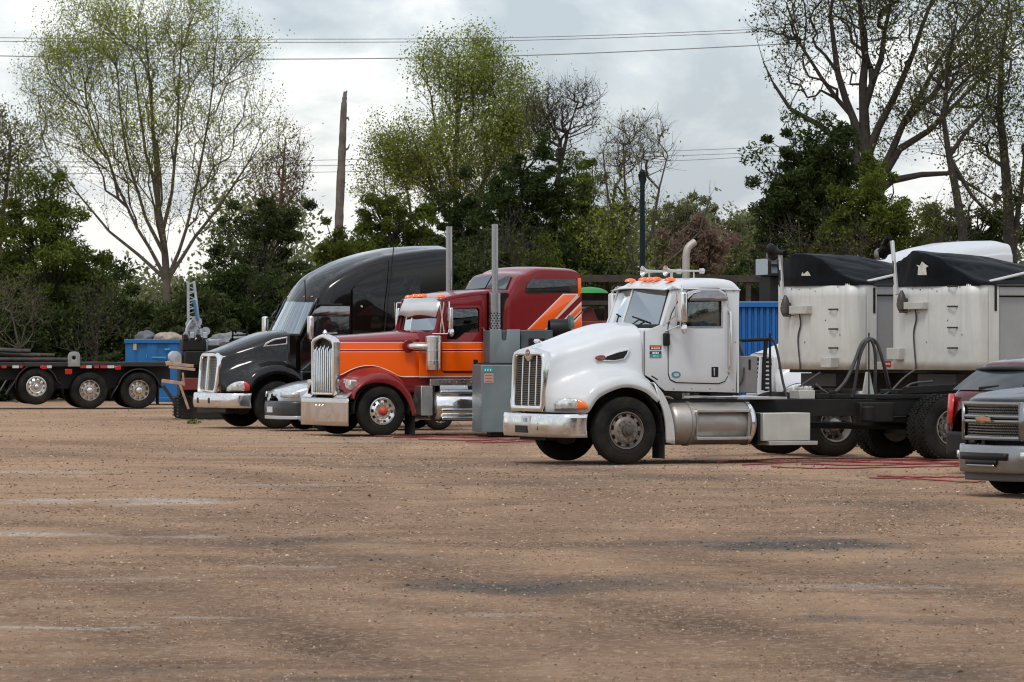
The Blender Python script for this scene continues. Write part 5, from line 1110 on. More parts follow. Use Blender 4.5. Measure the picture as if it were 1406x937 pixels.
b = MB(); b.lathe([(0, .02), (.03, .05), (.06, .035), (.09, .012)], 'z', (kx+.04, 0, 2.02), 12); b.bar((kx+.02, 0, 2.03), (kx+.3, 0, 2.05), .03, .03); b.build('hood_ornament', CHROME, kt)
bumper('bumper', mat('bumper_chrome', (.66, .60, .55), .13, 1.0, dirt=.3, dcol=(.28, .20, .15)), kt, [(-.85, 0), (-.845, -.5), (-.83, -.9), (-.78, -1.14), (-.74, -1.21)], .20, .75, .02, 30)
for yv_ in (-.22, -.05, .13):
    b = MB(); b.lathe([(0, .0005), (-.012, .02), (0, .026)], 'x', (-.872, yv_, .60), 12); b.build('bumper_bolt', CHROME, kt)
b = MB(); b.box((-.75, -.9, .40), (-.55, .9, .70)); b.build('tow_beam', BLK, kt, 0)
for sg in (-1, 1):
    (ya, za), (yb, zb) = K.atx(467, 535.5, -.66), K.atx(480.5, 522.5, -.66); yl, yr = min(ya, yb), max(ya, yb)
    if sg > 0: yl, yr = -yr, -yl
    b = MB(); b.box((-.66, yl, za), (-.50, yr, zb)); hl = b.build('headlight', CHROME, kt, 35, .02)
    for k in (0, 1): y0 = yl+(yr-yl)*(.08+.46*k); b = MB(); b.box((-.672, y0, za+.03), (-.655, y0+(yr-yl)*.38, zb-.03)); b.build('headlight_lens', LENS, hl, 35, .01)
    b = MB(); b.mesh([(-.80, sg*.58, .76), (-.60, sg*.58, .90), (-.60, sg*1.12, .90), (-.76, sg*1.16, .76)], [(0, 1, 2, 3)]); o = b.build('fender_bracket', CHROME, kt, 0); s = o.modifiers.new('s', 'SOLIDIFY'); s.thickness = .02
# cab
so_ = K.poly([(576, 457), (590, 456.5), (597, 452), (606.5, 412), (612, 409), (669, 401.5), (669, 520), (576, 520)], -1.0)
wn = K.poly([(613, 466.5), (613, 440), (617.5, 424.5), (655, 423.5), (658, 427), (658, 456.5), (638, 457), (631, 463), (626, 466.5)], -1.0)
dr = K.poly([(606.5, 466), (608, 440), (612.5, 421.5), (657, 420), (661, 424), (661.3, 506), (656, 511.5), (610, 511.5), (606.5, 508)], -1.0)
for sg in (-1, 1):
    panel('cab_side', BAND, kt, so_, [wn], sg*.98, .04, .012); panel('door_seal', DKGAP, kt, grow_poly(dr, .014), [wn], sg*1.003, .006, .001)
    d = panel('door', BANDD, kt, dr, [wn], sg*1.012, .018, .006); panel('window_pane', GLASSD, d, grow_poly(wn, .01), [], sg*.99, .006, .001)
    hx0, hz0 = K.at(650, 500.5, -1.02); hx1, hz1 = K.at(656, 494, -1.02); b = MB(); b.box((hx0, sg*1.024-.006, hz0), (hx1, sg*1.024+.006, hz1)); b.build('door_handle', PLAS, d, 35, .01)
    gx, gz0 = K.at(664, 508, -1.05); _, gz1 = K.at(664, 450, -1.05); b = MB(); b.tube([(gx, sg*1.0, gz0), (gx, sg*1.07, gz0+.03), (gx, sg*1.07, gz1-.03), (gx, sg*1.0, gz1)], .016, 8); b.build('grab_handle', CHROME, kt)
    b = MB(); b.prism(K.poly([(590, 529.5), (590, 520.5), (662, 520.5), (662, 529.5)], -1.0), min(sg*.95, sg*1.03), max(sg*.95, sg*1.03)); b.build('sill_trim', CHROME, kt, 35, .006)
    for q_ in range(7): bx_, bz_ = K.at(597+q_*10, 525, -1.03); b = MB(); b.lathe([(0, .016), (-.01*1, .01), (-.012, .0005)], 'y', (bx_, -1.032, bz_), 8) if sg < 0 else b.lathe([(0, .016), (.012, .0005)], 'y', (bx_, 1.032, bz_), 8); b.build('sill_lamp', AMBER, kt)
XK = so_[5][0]
b = MB(); b.box((1.0, -.96, 1.15), (1.28, .96, 2.05)); b.build('cowl', RED, kt, 35, .02)
b = MB(); b.box((1.45, -.94, 1.2), (XK, .94, 1.65)); b.box((1.3, -.93, 1.2), (1.48, .93, 2.05)); b.build('cab_interior', SEAT, kt, 0); seat(kt, 1.9, -.5, 1.62); seat(kt, 1.9, .5, 1.62); steering(kt, 1.62, -.5, 2.05)
rr_ = []; xs_r = [1.36, 1.5, 1.8, 2.1, XK+.05]; tp_ = [2.73, 2.79, 2.86, 2.90, 2.93]; ed_ = [2.70, 2.735, 2.78, 2.82, 2.85]
for (yv_, k) in ((-1.005, 0), (-.99, .45), (-.9, .72), (-.6, .93), (0, 1.0)): rr_.append([(x-(.06*(1-abs(yv_)) if i == 0 else 0), yv_, ed_[i]+(tp_[i]-ed_[i])*k-(0 if k else .02)) for i, x in enumerate(xs_r)])
net('roof', RED, kt, rr_, 26, 20, th=.015, smooth=50)
for sg in (-1, 1):
    q = [(1.13, sg*.01, 2.10), (1.30, sg*.86, 2.10), (1.43, sg*.84, 2.70), (1.26, sg*.01, 2.70)]; glaze('windscreen', GLASSW, kt, q if sg < 0 else [q[1], q[0], q[3], q[2]])
    b = MB(); b.bar((1.31, sg*.93, 2.06), (1.45, sg*.92, 2.74), .10, .10); b.build('windscreen_pillar', RED, kt, 35, .02)
    b = MB(); b.bar((1.12, 0, 2.085), (1.30, sg*.88, 2.085), .04, .03); b.build('windscreen_seal', DKGAP, kt, 0)
b = MB(); b.tube([(1.12, 0, 2.08), (1.25, 0, 2.72)], .015, 6); b.build('center_post', CHROME, kt)
b = MB(); vs = []; nn = 17
for i in range(nn):
    y = -.95+1.9*i/(nn-1); a = abs(y)/.95; xf = 1.22+.19*a*a; vs += [(xf, y, 2.755-.02*a), (xf-.15, y, 2.36+.07*math.cos(a*PI)*(-1 if a < .5 else 1)*0+.05*math.sin(PI*a))]
b.mesh(vs, [(2*i, 2*i+1, 2*i+3, 2*i+2) for i in range(nn-1)]); o = b.build('sun_visor', mat('visor_steel', (.66, .66, .65), .32, .6), kt, 60); s = o.modifiers.new('s', 'SOLIDIFY'); s.thickness = .012
for yv_ in (.82, .52, .28, .1, -.80):
    b = MB(); b.lathe([(0, .07), (.04, .06), (.06, .03), (.065, .0005)], 'z', (0, 0, 0), 14); o = b.build('marker_lamp', AMBER, kt, 50, loc=(1.46, yv_, 2.755+.02*(abs(yv_) < .6))); o.scale = (1.3, 1, 1)
for sg in (-1, 1):
    y = sg*1.30; b = MB(); b.box((1.40, y-.07, 2.13), (1.47, y+.07, 2.55)); m1 = b.build('mirror', CHROME, kt, 35, .02)
    b = MB(); b.lathe([(0, .0005), (.02, .06), (.05, .09), (.07, .085), (.075, .0005)], 'x', (1.40, y-.01, 2.06), 16); b.build('convex_mirror', CHROME, m1)
    b = MB(); b.tube([(1.41, y, 2.55), (1.41, y, 2.66), (1.5, sg*1.0, 2.68)], .014, 6); b.tube([(1.41, y, 2.13), (1.38, y, 2.03), (1.15, sg*.95, 2.03)], .014, 6); b.tube([(1.35, sg*1.18, 2.66), (1.30, sg*1.10, 2.05)], .012, 6); b.tube([(1.28, sg*1.13, 2.66), (1.35, sg*1.18, 2.04)], .010, 6); b.build('mirror_bracket', CHROME, m1)
    # air cleaner can with elbow
    ax, az0 = K.at(595, 508, -1.16); _, az1 = K.at(595, 461.5, -1.16); r_ = .155
    b = MB(); b.lathe([(az0, .0005), (az0, r_*.96), (az0+.03, r_), (az0+.16, r_), (az0+.165, r_*1.03), (az0+.19, r_*1.03), (az0+.195, r_), (az0+.36, r_), (az0+.365, r_*1.03), (az0+.39, r_*1.03), (az0+.395, r_), (az1-.12, r_), (az1-.115, r_*1.05), (az1-.02, r_*1.05), (az1, r_*.9), (az1+.02, .0005)], 'z', (ax, sg*1.16, 0), 28); ac = b.build('air_cleaner', CHROME, kt, 35)
    b = MB(); zz = K.at(577, 476, -1.1)[1]; b.tube(smooth_path([(ax, sg*1.16, zz), (ax-.25, sg*1.10, zz), (ax-.38, sg*.95, zz), (ax-.40, sg*.80, zz)], 12), .062, 12); b.build('intake_elbow', CHROME, ac)
    b = MB(); b.lathe([(sg*.80, .0005), (sg*.86, .13), (sg*.90, .125), (sg*.905, .0005)], 'y', (ax-.42, 0, zz), 20); b.build('intake_port', RED, kt)
    # stacks
    sx_ = K.at(679.5, 400, -1.12)[0]; zt_ = K.at(679.5, 308, -1.12)[1]; b = MB(); b.tube([(sx_, sg*1.12, 1.2), (sx_, sg*1.12, zt_)], .064, 16); st_ = b.build('exhaust_stack', STK, kt)
    b = MB(); b.lathe([(2.08, .115), (2.09, .125), (2.84, .125), (2.85, .08)], 'z', (sx_, sg*1.12, 0), 24); sh = b.build('heat_shield', STK, st_, 40)
    b = MB()
    for r in range(7):
        for q_ in range(12):
            a = 2*PI*(q_+.5*(r % 2))/12; b.obox((sx_+math.cos(a)*.126, sg*1.12+math.sin(a)*.126, 2.14+r*.05), (.004, .028, .026), Matrix.Rotation(a, 3, 'Z'))
    sh2 = b.build('shield_holes', PLAS, st_, 0); sh2['kind'] = 'stuff'
    b = MB(); b.box((sx_+.12, min(sg*.95, sg*1.16), 2.1), (sx_+.28, max(sg*.95, sg*1.16), 2.86)); b.build('stack_guard', PLAS, kt, 35, .02)
    # tank, steps and box under the cab
    ta, _ = K.at(598, 560, -1.15); b = MB(); b.lathe([(ta, .0005), (ta+.02, .25), (ta+.07, .30), (ta+1.9, .30), (ta+1.95, .25), (ta+1.96, .0005)], 'x', (0, sg*.88, .58), 32); tk = b.build('fuel_tank', CHROME, kt, 50)
    for zz, yy in ((.86, 1.13), (.50, 1.22), (.34, 1.22)):
        b = MB(); b.box((ta+.12, min(sg*yy, sg*(yy-.16)), zz-.03), (ta+1.8, max(sg*yy, sg*(yy-.16)), zz+.03)); b.build('step', CHROME, tk, 35, .015)
    xa, za = K.at(577, 571, -1.12); xb_, zb_ = K.at(594, 530, -1.12); b = MB(); b.box((xa+.02, min(sg*1.12, sg*.6), za), (xb_, max(sg*1.12, sg*.6), zb_)); b.build('battery_box', ALU, kt, 35, .01)
# sleeper
p1 = K.at(695, 398, -.95); p2 = K.at(706, 379.5, -.95); p3 = K.at(718, 373.5, -1.1); pe = K.at(796, 378, -1.15); XE = K.at(798, 400, -1.2)[0]
sxs = [XK+.02, p1[0]-.12, p1[0], p2[0], p2[0]+.18, p3[0]+.3, XE-.5, XE-.12, XE-.02, XE]
stp = [2.93, p1[1]-.08, p1[1]+.03, p2[1]+.03, p2[1]+.10, 3.385, 3.385, 3.36, 3.27, 3.05]
rows_ = []
for (yv_, k) in ((-1.2, 'b'), (-1.215, 'm'), (-1.205, .20), (-1.17, .11), (-1.08, .045), (-.8, .012), (-.4, .0), (0, -.005)):
    row = []
    for i, (x, t) in enumerate(zip(sxs, stp)):
        yy = yv_*(.90+.10*min(1, max(0, (x-XK)/.5)))
        z = 1.02 if k == 'b' else (1.9 if k == 'm' else t-k*1.0); row.append((x, yy, z))
    rows_.append(row)
net('sleeper', RED, kt, rows_, 60, 40, smooth=50)
nb = MB(); nb.box((XE-.03, -1.15, 1.05), (XE-.02, 1.15, 3.2)); nb.build('sleeper_back', RED, kt, 0)
dxn, dzn = p2[0]-p1[0], p2[1]-p1[1]; ln = math.hypot(dxn, dzn); ox_, oz_ = -dzn/ln*.03, dxn/ln*.03
for sg in (-1, 1):
    q = [(p1[0]+ox_, sg*.03, p1[1]+oz_+.03), (p1[0]+ox_, sg*.97, p1[1]+oz_), (p2[0]+ox_-.02, sg*.90, p2[1]+oz_-.02), (p2[0]+ox_-.02, sg*.03, p2[1]+oz_+.01)]
    glaze('sleeper_windscreen', mat('dark_glass', (.012, .014, .016), .05, coat=1.0), kt, q if sg < 0 else [q[1], q[0], q[3], q[2]], -.02)
    sw = K.poly([(721, 401), (723.5, 391), (731, 383.5), (790, 383.5), (792, 386), (792, 402), (723, 402.3)], -1.22)
    panel('sleeper_window', MATS['dark_glass'], kt, sw, [], sg*1.222, .02, .006)
    def strp(pts, m_, yo, nm='paint_stripe'): panel(nm, m_, kt, K.poly(pts, -1.22), [], sg*yo, .004, .0005)
    strp([(723.6, 453), (773, 403.6), (795, 403.6), (796, 407), (750.2, 453)], PIN, 1.2215); strp([(726, 453), (774, 404.9), (791.5, 404.9), (747.6, 453)], ORG, 1.2245)
    strp([(760, 453), (798.3, 414.5), (798.3, 428), (773, 453)], PIN, 1.2215); strp([(762.6, 453), (797.8, 418), (797.8, 426), (770.5, 453)], ORG, 1.2245)
    strp([(776, 453), (798.3, 430.5), (798.3, 453)], PIN, 1.2215); strp([(779, 453), (797.6, 434), (797.6, 453)], ORG, 1.2245)
    strp([(792.8, 382), (797.6, 382), (797.9, 403), (793.5, 408)], ORG, 1.2255)
b = MB()
for sg in (-1, 1): b.box((-.6, sg*.42-.04, .60), (8.2, sg*.42+.04, .86))
b.box((-.55, -.42, .5), (1.6, .42, 1.5)); b.tube([(0, -1, .49), (0, 1, .49)], .07, 8); b.tube([(6.3, -.9, .49), (6.3, .9, .49)], .11, 8); b.tube([(7.6, -.9, .49), (7.6, .9, .49)], .11, 8); b.box((1.6, -.5, .35), (3, .5, .8)); b.build('chassis', BLK, kt, 35)

# ================================================================ aerodynamic trucks: the black one and the white one far behind
def aero(fr, label, PAINT, trim=True, R=.505):
    t = fr.root('semi_truck', label, 'truck', 'parked semi trucks')
    for sg in (-1, 1):
        wheel(t, 0, sg*1.22, R, 'front', R+.001, REAR_R, DULL, far=sg > 0)
        for xr in (6.2, 7.5): wheel(t, xr, sg*1.22, R, 'deep', R+.001, REAR_R, DULL, far=sg > 0)
    lo = []
    for j, row in enumerate(rows):
        q = []
        for i, (x, y, z) in enumerate(row):
            k = [0, 0, 0, .0, .03, .07, .10, .12, .12, .125][j]*(1-.55*i/7); dz = -k*1.0-(.0 if j < 5 else .02)
            q.append((x-(.07 if i == 0 else .03 if i == 1 else 0)*(j/9), y, z+dz-(.01 if j < 2 else 0)))
        lo.append(q)
    net('hood', PAINT, t, lo, 48, 40, th=.02)
    for sg in (-1, 1):
        b = MB(); b.lathe([(sg*.62, .70), (sg*1.17, .685)], 'y', (-.03, 0, .50), 28, math.radians(-15), math.radians(158)); o = b.build('wheel_arch_liner', PLAS, t, 60); s = o.modifiers.new('s', 'SOLIDIFY'); s.thickness = .01
        b = MB(); b.box((-.72, sg*.60-.02, .5), (.8, sg*.60+.02, 1.3)); b.build('inner_fender', PLAS, t, 0)
        b = MB(); b.box((.50, min(sg*1.21, sg*.8), .45), (1.0, max(sg*1.21, sg*.8), 1.25)); b.build('fender_extension', PAINT, t, 35, .05)
        b = MB(); b.box((.95, min(sg*1.2, sg*.6), .28), (4.2, max(sg*1.2, sg*.6), 1.02)); b.build('side_skirt', PAINT, t, 35, .04)
        zf = lambda u: (.795+.03*u*u, (.80+.03*u*u)+(.15+.12*u)*max(0, math.sin(PI*(.03+.93*u)**.85))**.65)
        corner_lens(t, 'headlight', .0, 1.0, lambda u: (zf(u)[0]-.015, zf(u)[1]+.015), PLAS, .020, sg); corner_lens(t, 'headlight_glass', .04, .72, zf, LENS, .030, sg); corner_lens(t, 'turn_signal', .70, .96, zf, REDL if trim else LENS, .032, sg)
    # grille, two meshed halves in a bright frame
    go = [(-.50, .72), (.50, .72), (.56, .80), (.60, 1.40), (.575, 1.55), (.45, 1.62), (0, 1.66), (-.45, 1.62), (-.575, 1.55), (-.60, 1.40), (-.56, .80)]
    hs = [[(s_*.04, .82), (s_*.44, .82), (s_*.48, .90), (s_*.50, 1.38), (s_*.47, 1.50), (s_*.38, 1.54), (s_*.04, 1.54)] for s_ in (1, -1)]
    sr = panel('grille_surround', CHROME if trim else WHITE2, t, go, hs, -1.13, .16, .03, 40, 'yz')
    for v in sr.data.vertices: v.co.x += (v.co.z-1.2)*.10+.10*v.co.y**2
    b = MB(); b.box((-1.06, -.52, .76), (-1.04, .52, 1.56)); b.build('grille_screen', mat('dark_screen', (.045, .045, .042), .5, .3), t, 0)
    nl = 22 if trim else 9
    for s_ in (-1, 1):
        b = MB()
        for i in range(nl): z = .84+.70*i/(nl-1); b.bar((-1.10, s_*.03, z), (-1.08, s_*.48, z), .02, .012 if trim else .035)
        if trim:
            for i in range(12): y = s_*(.05+.42*i/11); b.bar((-1.10, y, .82), (-1.06, y, 1.52), .02, .008, (1, 0, 0))
        b.build('grille_mesh', mat('grille_silver', (.30, .30, .29), .4, .6) if trim else WHITE2, t, 0)
    bumper('bumper', CHROME if trim else WHITE2, t, [(-1.26, 0), (-1.245, -.5), (-1.18, -.85), (-1.06, -1.08), (-.90, -1.18), (-.62, -1.21)], .44 if trim else .35, .76, .025, 36, bulge=.03)
    b = MB(); b.box((-1.1, -.9, .32), (-.8, .9, .5)); b.build('air_dam', PLAS, t, 35, .03)
    for (ya, yb_) in ((.28, .40), (-.40, -.28)):
        b = MB(); b.box((-1.295, ya, .53), (-1.2, yb_, .66)); b.build('fog_lamp_opening', PLAS, t, 35, .03)
    # roof line, measured on the black truck
    T = [Bk.at(a, b_, .3) for a, b_ in ((382, 413), (394, 396.6), (416.4, 380), (444, 364.7), (472, 353.6), (500, 346), (527, 341), (555, 338.9), (600, 338))]
    S_ = [Bk.at(a, b_, -1.05) for a, b_ in ((424.8, 416.5), (444, 396.6), (472, 377), (500, 363), (527, 353.6), (560, 348.5), (600, 343.5))]
    zt = lambda x: float(np.interp(x, [q[0] for q in T], [q[1] for q in T])); zs = lambda x: float(np.interp(x, [q[0] for q in S_], [q[1] for q in S_]))
    XE2 = Bk.at(622, 350, -1.2)[0]; xs_ = list(np.linspace(.98, XE2-.25, 12))+[XE2-.05, XE2]
    rw_ = []
    for (yv_, f_) in ((-1.16, 'b'), (-1.22, 'm'), (-1.21, 's2'), (-1.17, 's1'), (-1.06, 's0'), (-.80, .45), (-.55, .8), (-.3, 1), (0, 1.01)):
        row = []
        for x in xs_:
            w_ = .87+.13*min(1, max(0, (x-.98)/1.6))**.7; a, c = zs(x), zt(x); c = max(c, a+.04)
            z = {'b': 1.0, 'm': 1.75, 's2': a-.42, 's1': a-.16, 's0': a}.get(f_, None) if isinstance(f_, str) else a+(c-a)*f_
            row.append((x+(.08 if x < 1 else 0), yv_*w_, z))
        u = row[0][1]/.93; p0_ = {'b': (.50, -1.02, 1.0), 'm': (.74, -.99, 1.85), 's2': (.86, -.97, 2.30), 's1': (.96, -.94, 2.56)}.get(f_, (.735+.26*u*u, u*.885, 2.73-.02*u*u)) if isinstance(f_, str) else (.735+.26*u*u, u*.885, 2.73-.02*u*u)
        row.insert(0, p0_); rw_.append(row)
    net('sleeper_cab', PAINT, t, rw_, 70, 48, smooth=60)
    bk = MB(); bk.box((XE2-.04, -1.15, 1.0), (XE2-.03, 1.15, zt(4)-.35)); bk.build('sleeper_back', PAINT, t, 0)
    bk = MB(); bk.box((.30, -.99, 1.0), (1.05, .99, 2.04)); bk.build('cowl', PAINT, t, 35, .04)
    # one curved windscreen
    vs = []; nu, nv = 14, 8
    for j in range(nv):
        for i in range(nu):
            y = -1+2*i/(nu-1); v = j/(nv-1); vs.append((.38+.26*y*y+(.36)*v, y*(.96-.08*v), 2.05+.69*v-.02*y*y))
    b = MB(); b.mesh(vs, [(j*nu+i, j*nu+i+1, (j+1)*nu+i+1, (j+1)*nu+i) for j in range(nv-1) for i in range(nu-1)]); b.build('windscreen', GLASSW, t, 60)
    for yv_ in (.72, .45, .2, -.2, -.45, -.72):
        b = MB(); b.lathe([(0, .03), (.015, .025), (.02, .0005)], 'z', (.86+.2*yv_**2, yv_, 2.84), 8); b.build('marker_lamp', mat('clear_amber', (.75, .45, .25), .3), t)
    b = MB(); b.box((.72, -.9, 1.5), (1.0, .9, 2.1)); b.build('dashboard', mat('dash_grey', (.12, .12, .125), .7), t, 35, .05)
    for sg in (-1, 1):
        b = MB(); b.bar((.62, sg*.96, 2.0), (1.03, sg*.90, 2.80), .08, .10); b.build('windscreen_pillar', PAINT, t, 35, .02)
        wq = Bk.poly([(423, 460), (427, 434), (433, 424), (440, 420.5), (480, 420.5), (480, 462), (423, 464)], -1.10)
        panel('side_window', MATS['dark_glass'], t, wq, [], sg*1.145, .012, .004)
        vq = Bk.poly([(426, 434.5), (431, 426.5), (440, 420.5), (479.5, 420.5), (479.5, 434.5)], -1.15); panel('window_shade', SMOKE, t, vq, [], sg*1.185, .010, .004)
        dq = Bk.poly([(484, 398), (489, 393), (500, 389.5), (544, 381.5), (577, 378.5), (577, 468), (484, 468)], -1.21); panel('sleeper_panel', PAINT, t, dq, [], sg*1.212, .03, .012)
        dd = Bk.poly([(412, 530), (412, 470), (418, 462), (428, 434), (434, 417), (482, 417), (482, 530)], -1.10); panel('door', PAINT, t, dd, [wq], sg*1.12, .02, .006)
        b = MB(); x, z = Bk.at(496.5, 421, -1.22); b.lathe([(0, .0005), (-.02, .018), (0, .028)], 'y', (x, -1.225, z), 10) if sg < 0 else b.lathe([(0, .028), (.02, .0005)], 'y', (x, 1.225, z), 10); b.build('side_lamp', CHROME, t)
        hv = Bk.poly([(364.5, 476.5), (368, 470.5), (377, 465.5), (398.5, 461.5), (399.5, 472), (390, 473.5)], -.93)
        hv2 = Bk.poly([(368.5, 474.5), (371, 471.5), (379, 467.5), (393, 464.5), (393, 471.5)], -.93)
        if trim:
            o = panel('vent_trim', CHROME, t, hv, [hv2], sg*.955, .02, .006); o2 = panel('hood_vent', PLAS, t, grow_poly(hv2, .01), [], sg*.945, .01, .002)
            for ob in (o, o2):
                for v in ob.data.vertices: v.co.y += sg*(v.co.x-.38)*.28
            b = MB(); x, z = Bk.at(382.5, 508.5, -1.2); b.box((x-.09, sg*1.215-.012, z-.03), (x+.09, sg*1.215+.012, z+.02)); b.build('side_marker', LENS, t, 35, .01)
        hxx, hzz = Bk.at(474, 484, -1.14); b = MB(); b.box((hxx-.09, sg*1.135-.012, hzz-.025), (hxx+.07, sg*1.135+.012, hzz+.02)); b.build('door_handle', CHROME, t, 35, .008)
        y = sg*1.36; b = MB(); b.box((.62, y-.10, 1.90), (.72, y+.10, 2.42)); b.build('mirror', CHROME, t, 35, .035)
        b = MB(); b.tube([(.68, y, 2.38), (.8, sg*1.0, 2.40)], .02, 6); b.tube([(.68, y, 1.95), (.8, sg*1.0, 1.95)], .02, 6); b.build('mirror_bracket', PLAS, t)
    b = MB(); b.box((-.5, -.5, .5), (.8, .5, 1.25))
    for sg in (-1, 1): b.box((-.9, sg*.42-.04, .60), (8.2, sg*.42+.04, .86))
    b.tube([(0, -1, .5), (0, 1, .5)], .07, 8); b.tube([(6.2, -.9, .5), (6.2, .9, .5)], .1, 8); b.tube([(7.5, -.9, .5), (7.5, .9, .5)], .1, 8); b.build('chassis', BLK, t, 35)
    return t
Bk = Frame(383, 588.5, -1.22, 24)
BLACK = mat('black_paint', (.005, .0045, .004), .18, coat=.8, dirt=.04, dcol=(.06, .05, .04), lowdirt=.15, lowz=(.3, 1.3), spec=.05)
bt = aero(Bk, 'black aerodynamic sleeper truck with chrome grille and bumper, parked leftmost of the trucks', BLACK)
for (px0, py0, px1, py1, y) in ((540.5, 340, 525, 482, -1.3), (418.5, 385, 419.5, 415, -.9)):
    a, c = Bk.at(px0, py0, y), Bk.at(px1, py1, y); b = MB(); b.tube([(a[0], y, a[1]), (c[0], y, c[1])], .012, 5); b.build('antenna', PLAS, bt)
Fw = Frame(1149, 597, -1.22, 24); Fw.O = P3(1113, HY, 97.5)
aero(Fw, 'white aerodynamic sleeper truck at the back, its roof showing above the right tarped trailer', WHITE2, trim=False)
# ================================================================ dump trailers with black tarps
DW = mat('dirty_white_sheet', (.60, .60, .57), .45, .05, var=.06, vscale=1.5, dirt=.30, dcol=(.27, .25, .18), streak=.42, lowdirt=.5, lowz=(1.3, 2.3))
DG = mat('trailer_side_shaded', (.33, .335, .335), .4, .3, var=.08, vscale=1.5, dirt=.3, dcol=(.20, .19, .16), streak=.25)  # darker than the nose sheet: the side's shade is put into this grey
TARP = mat('black_tarp', (.0025, .004, .0055), .5, var=.4, vscale=2, dirt=.10, dcol=(.018, .021, .024), bump=.8, bscale=3, spec=.10)
UND = mat('under_frame', (.028, .028, .028), .6, .1, var=.3, dirt=.4, dcol=(.12, .10, .08))
def dump_trailer(px_near, D, label, zt, zb, rungs, motor, box, ebox, arm, roll, slot, patch, sign=None):
    T = Frame(px_near, 600, -1.22, 31); p = P3(px_near, HY, D); T.O = Vector((p.x, p.y, 0))+T.f*1.22
    t = T.root('dump_trailer', label, 'trailer', 'tarped dump trailers')
    ys_ = [-1.22, -1.20, -1.10, -.92, -.5, 0, .5, .92, 1.10, 1.20, 1.22]; xb_ = [.30, .12, -.02, -.08, -.17, -.21, -.17, -.08, -.02, .12, .30]
    net('nose', DW, t, [[(x, y, z) for x, y in zip(xb_, ys_)] for z in (zb, zb+.4, zb+1.0, zt)], 44, 8, mirror=False, th=.02, smooth=60)
    for sg in (-1, 1):
        b = MB(); b.box((.30, sg*1.20-.02, zb), (.52, sg*1.20+.02, zt)); b.build('corner_post', DW, t, 35, .008)
        b = MB(); b.box((.52, sg*1.15-.015, zb+.14), (8.5, sg*1.15+.015, zt-.22)); b.build('side_sheet', DG, t, 0)
        b = MB(); b.box((.52, sg*1.19-.035, zt-.20), (8.5, sg*1.19+.035, zt-.04)); b.build('top_rail', DG, t, 35, .02)
        b = MB(); b.box((.45, sg*1.21-.04, zt-.035), (8.5, sg*1.21+.04, zt)); b.build('top_cap', UND, t, 35, .005)
        b = MB(); b.box((.52, sg*1.18-.03, zb), (8.5, sg*1.18+.03, zb+.14)); b.build('bottom_rail', DW, t, 35, .01)
        for k in range(4): b = MB(); b.box((2.4+k*1.7, sg*1.175-.03, zb+.14), (2.5+k*1.7, sg*1.175+.03, zt-.2)); b.build('side_post', DG, t, 0)
        b = MB(); b.box((.3, sg*.45-.06, zb-.34), (8.6, sg*.45+.06, zb-.01)); b.build('frame_rail', UND, t, 35, .01)
        b = MB(); b.box((1.9, sg*.75-.06, .05), (2.02, sg*.75+.06, zb-.02)); b.box((1.8, sg*.75-.15, 0), (2.12, sg*.75+.15, .05)); b.build('landing_leg', UND, t, 35, .01)
        for xr in (6.6, 7.9): wheel(t, xr, sg*1.22, .52, 'deep', .521, REAR_R, DULL, far=sg > 0)
    b = MB(); b.box((.28, -1.18, zb-.06), (8.5, 1.18, zb-.005)); b.box((.1, -.55, zb-.30), (.9, .55, zb-.07)); b.box((1.4, -.9, zb-.40), (1.6, .9, zb-.08)); b.tube([(6.6, -.9, .52), (6.6, .9, .52)], .08, 8); b.tube([(7.9, -.9, .52), (7.9, .9, .52)], .08, 8); b.box((8.45, -1.15, zb), (8.5, 1.15, zt-.05)); b.build('chassis', UND, t, 35)
    # tarp: humped over the first bow, falling away to the rear
    prof = [(1.235, -.03, .02), (1.235, .14, .16), (1.16, .27, .26), (.95, .37, .33), (.62, .50, .4), (.28, .555, .4), (-.08, .56, .4), (-.42, .47, .34), (-.75, .30, .24), (-1.05, .12, .12), (-1.20, .03, .04), (-1.235, -.03, -.03)]
    rws = []
    for x, k in ((-.235, 0), (-.235, .45), (-.225, .93), (-.17, 1.01), (.05, 1.0), (.40, .97), (1.1, .86), (2.2, .55), (4, .42), (8.3, .38)):
        row = []
        for i, (y, h, h2) in enumerate(prof):
            xo = (.21-.17*0) if 0 else 0
            nx = x + (.30-.08)*max(0, (abs(y)-.85)/.39)**2*(1 if x < .3 else 0) + (.17*(abs(y)/.92)**2 if x < 0 and abs(y) < .92 else (.13 if x < 0 else 0))
            hh = max(h*k, -.03) if k > 0 else -.03
            row.append((nx, y, zt+hh+.018*math.sin(y*9+x*3)*k))
        rws.append(row)
    tp = net('tarp', TARP, t, rws, 70, 70, mirror=False, smooth=45)
    for v in tp.data.vertices:
        a_ = float(fbm(v.co.y*3.1+D, v.co.z*2+v.co.x*1.2, 3, 3))-.5; c_ = abs(math.sin(v.co.y*5.5+v.co.x*1.7+6*a_)); k_ = min(1, max(0, (v.co.z-zt)/.15)); v.co.z += (.07*a_-.03*(1-c_)**3)*k_; v.co.x += .05*a_*k_
    for sg in (-1, 1): b = MB(); b.tube([(.35, sg*-1.16, zt+.04), (1.4, sg*-.95, zt+.22), (8.2, sg*-.9, zt+.22)], .028, 8); b.build('tarp_tube', DW, t)
    def N_(px, py, off=0): y, z = T.atx(px, py, -.10); return (float(np.interp(y, ys_, xb_))-off, y, z)
    for (px, py) in rungs:
        x, y, z = N_(px, py); b = MB(); b.tube([(x+.02, y-.085, z), (x-.06, y-.085, z), (x-.06, y+.085, z), (x+.02, y+.085, z)], .016, 6); b.build('rung', UND, t)
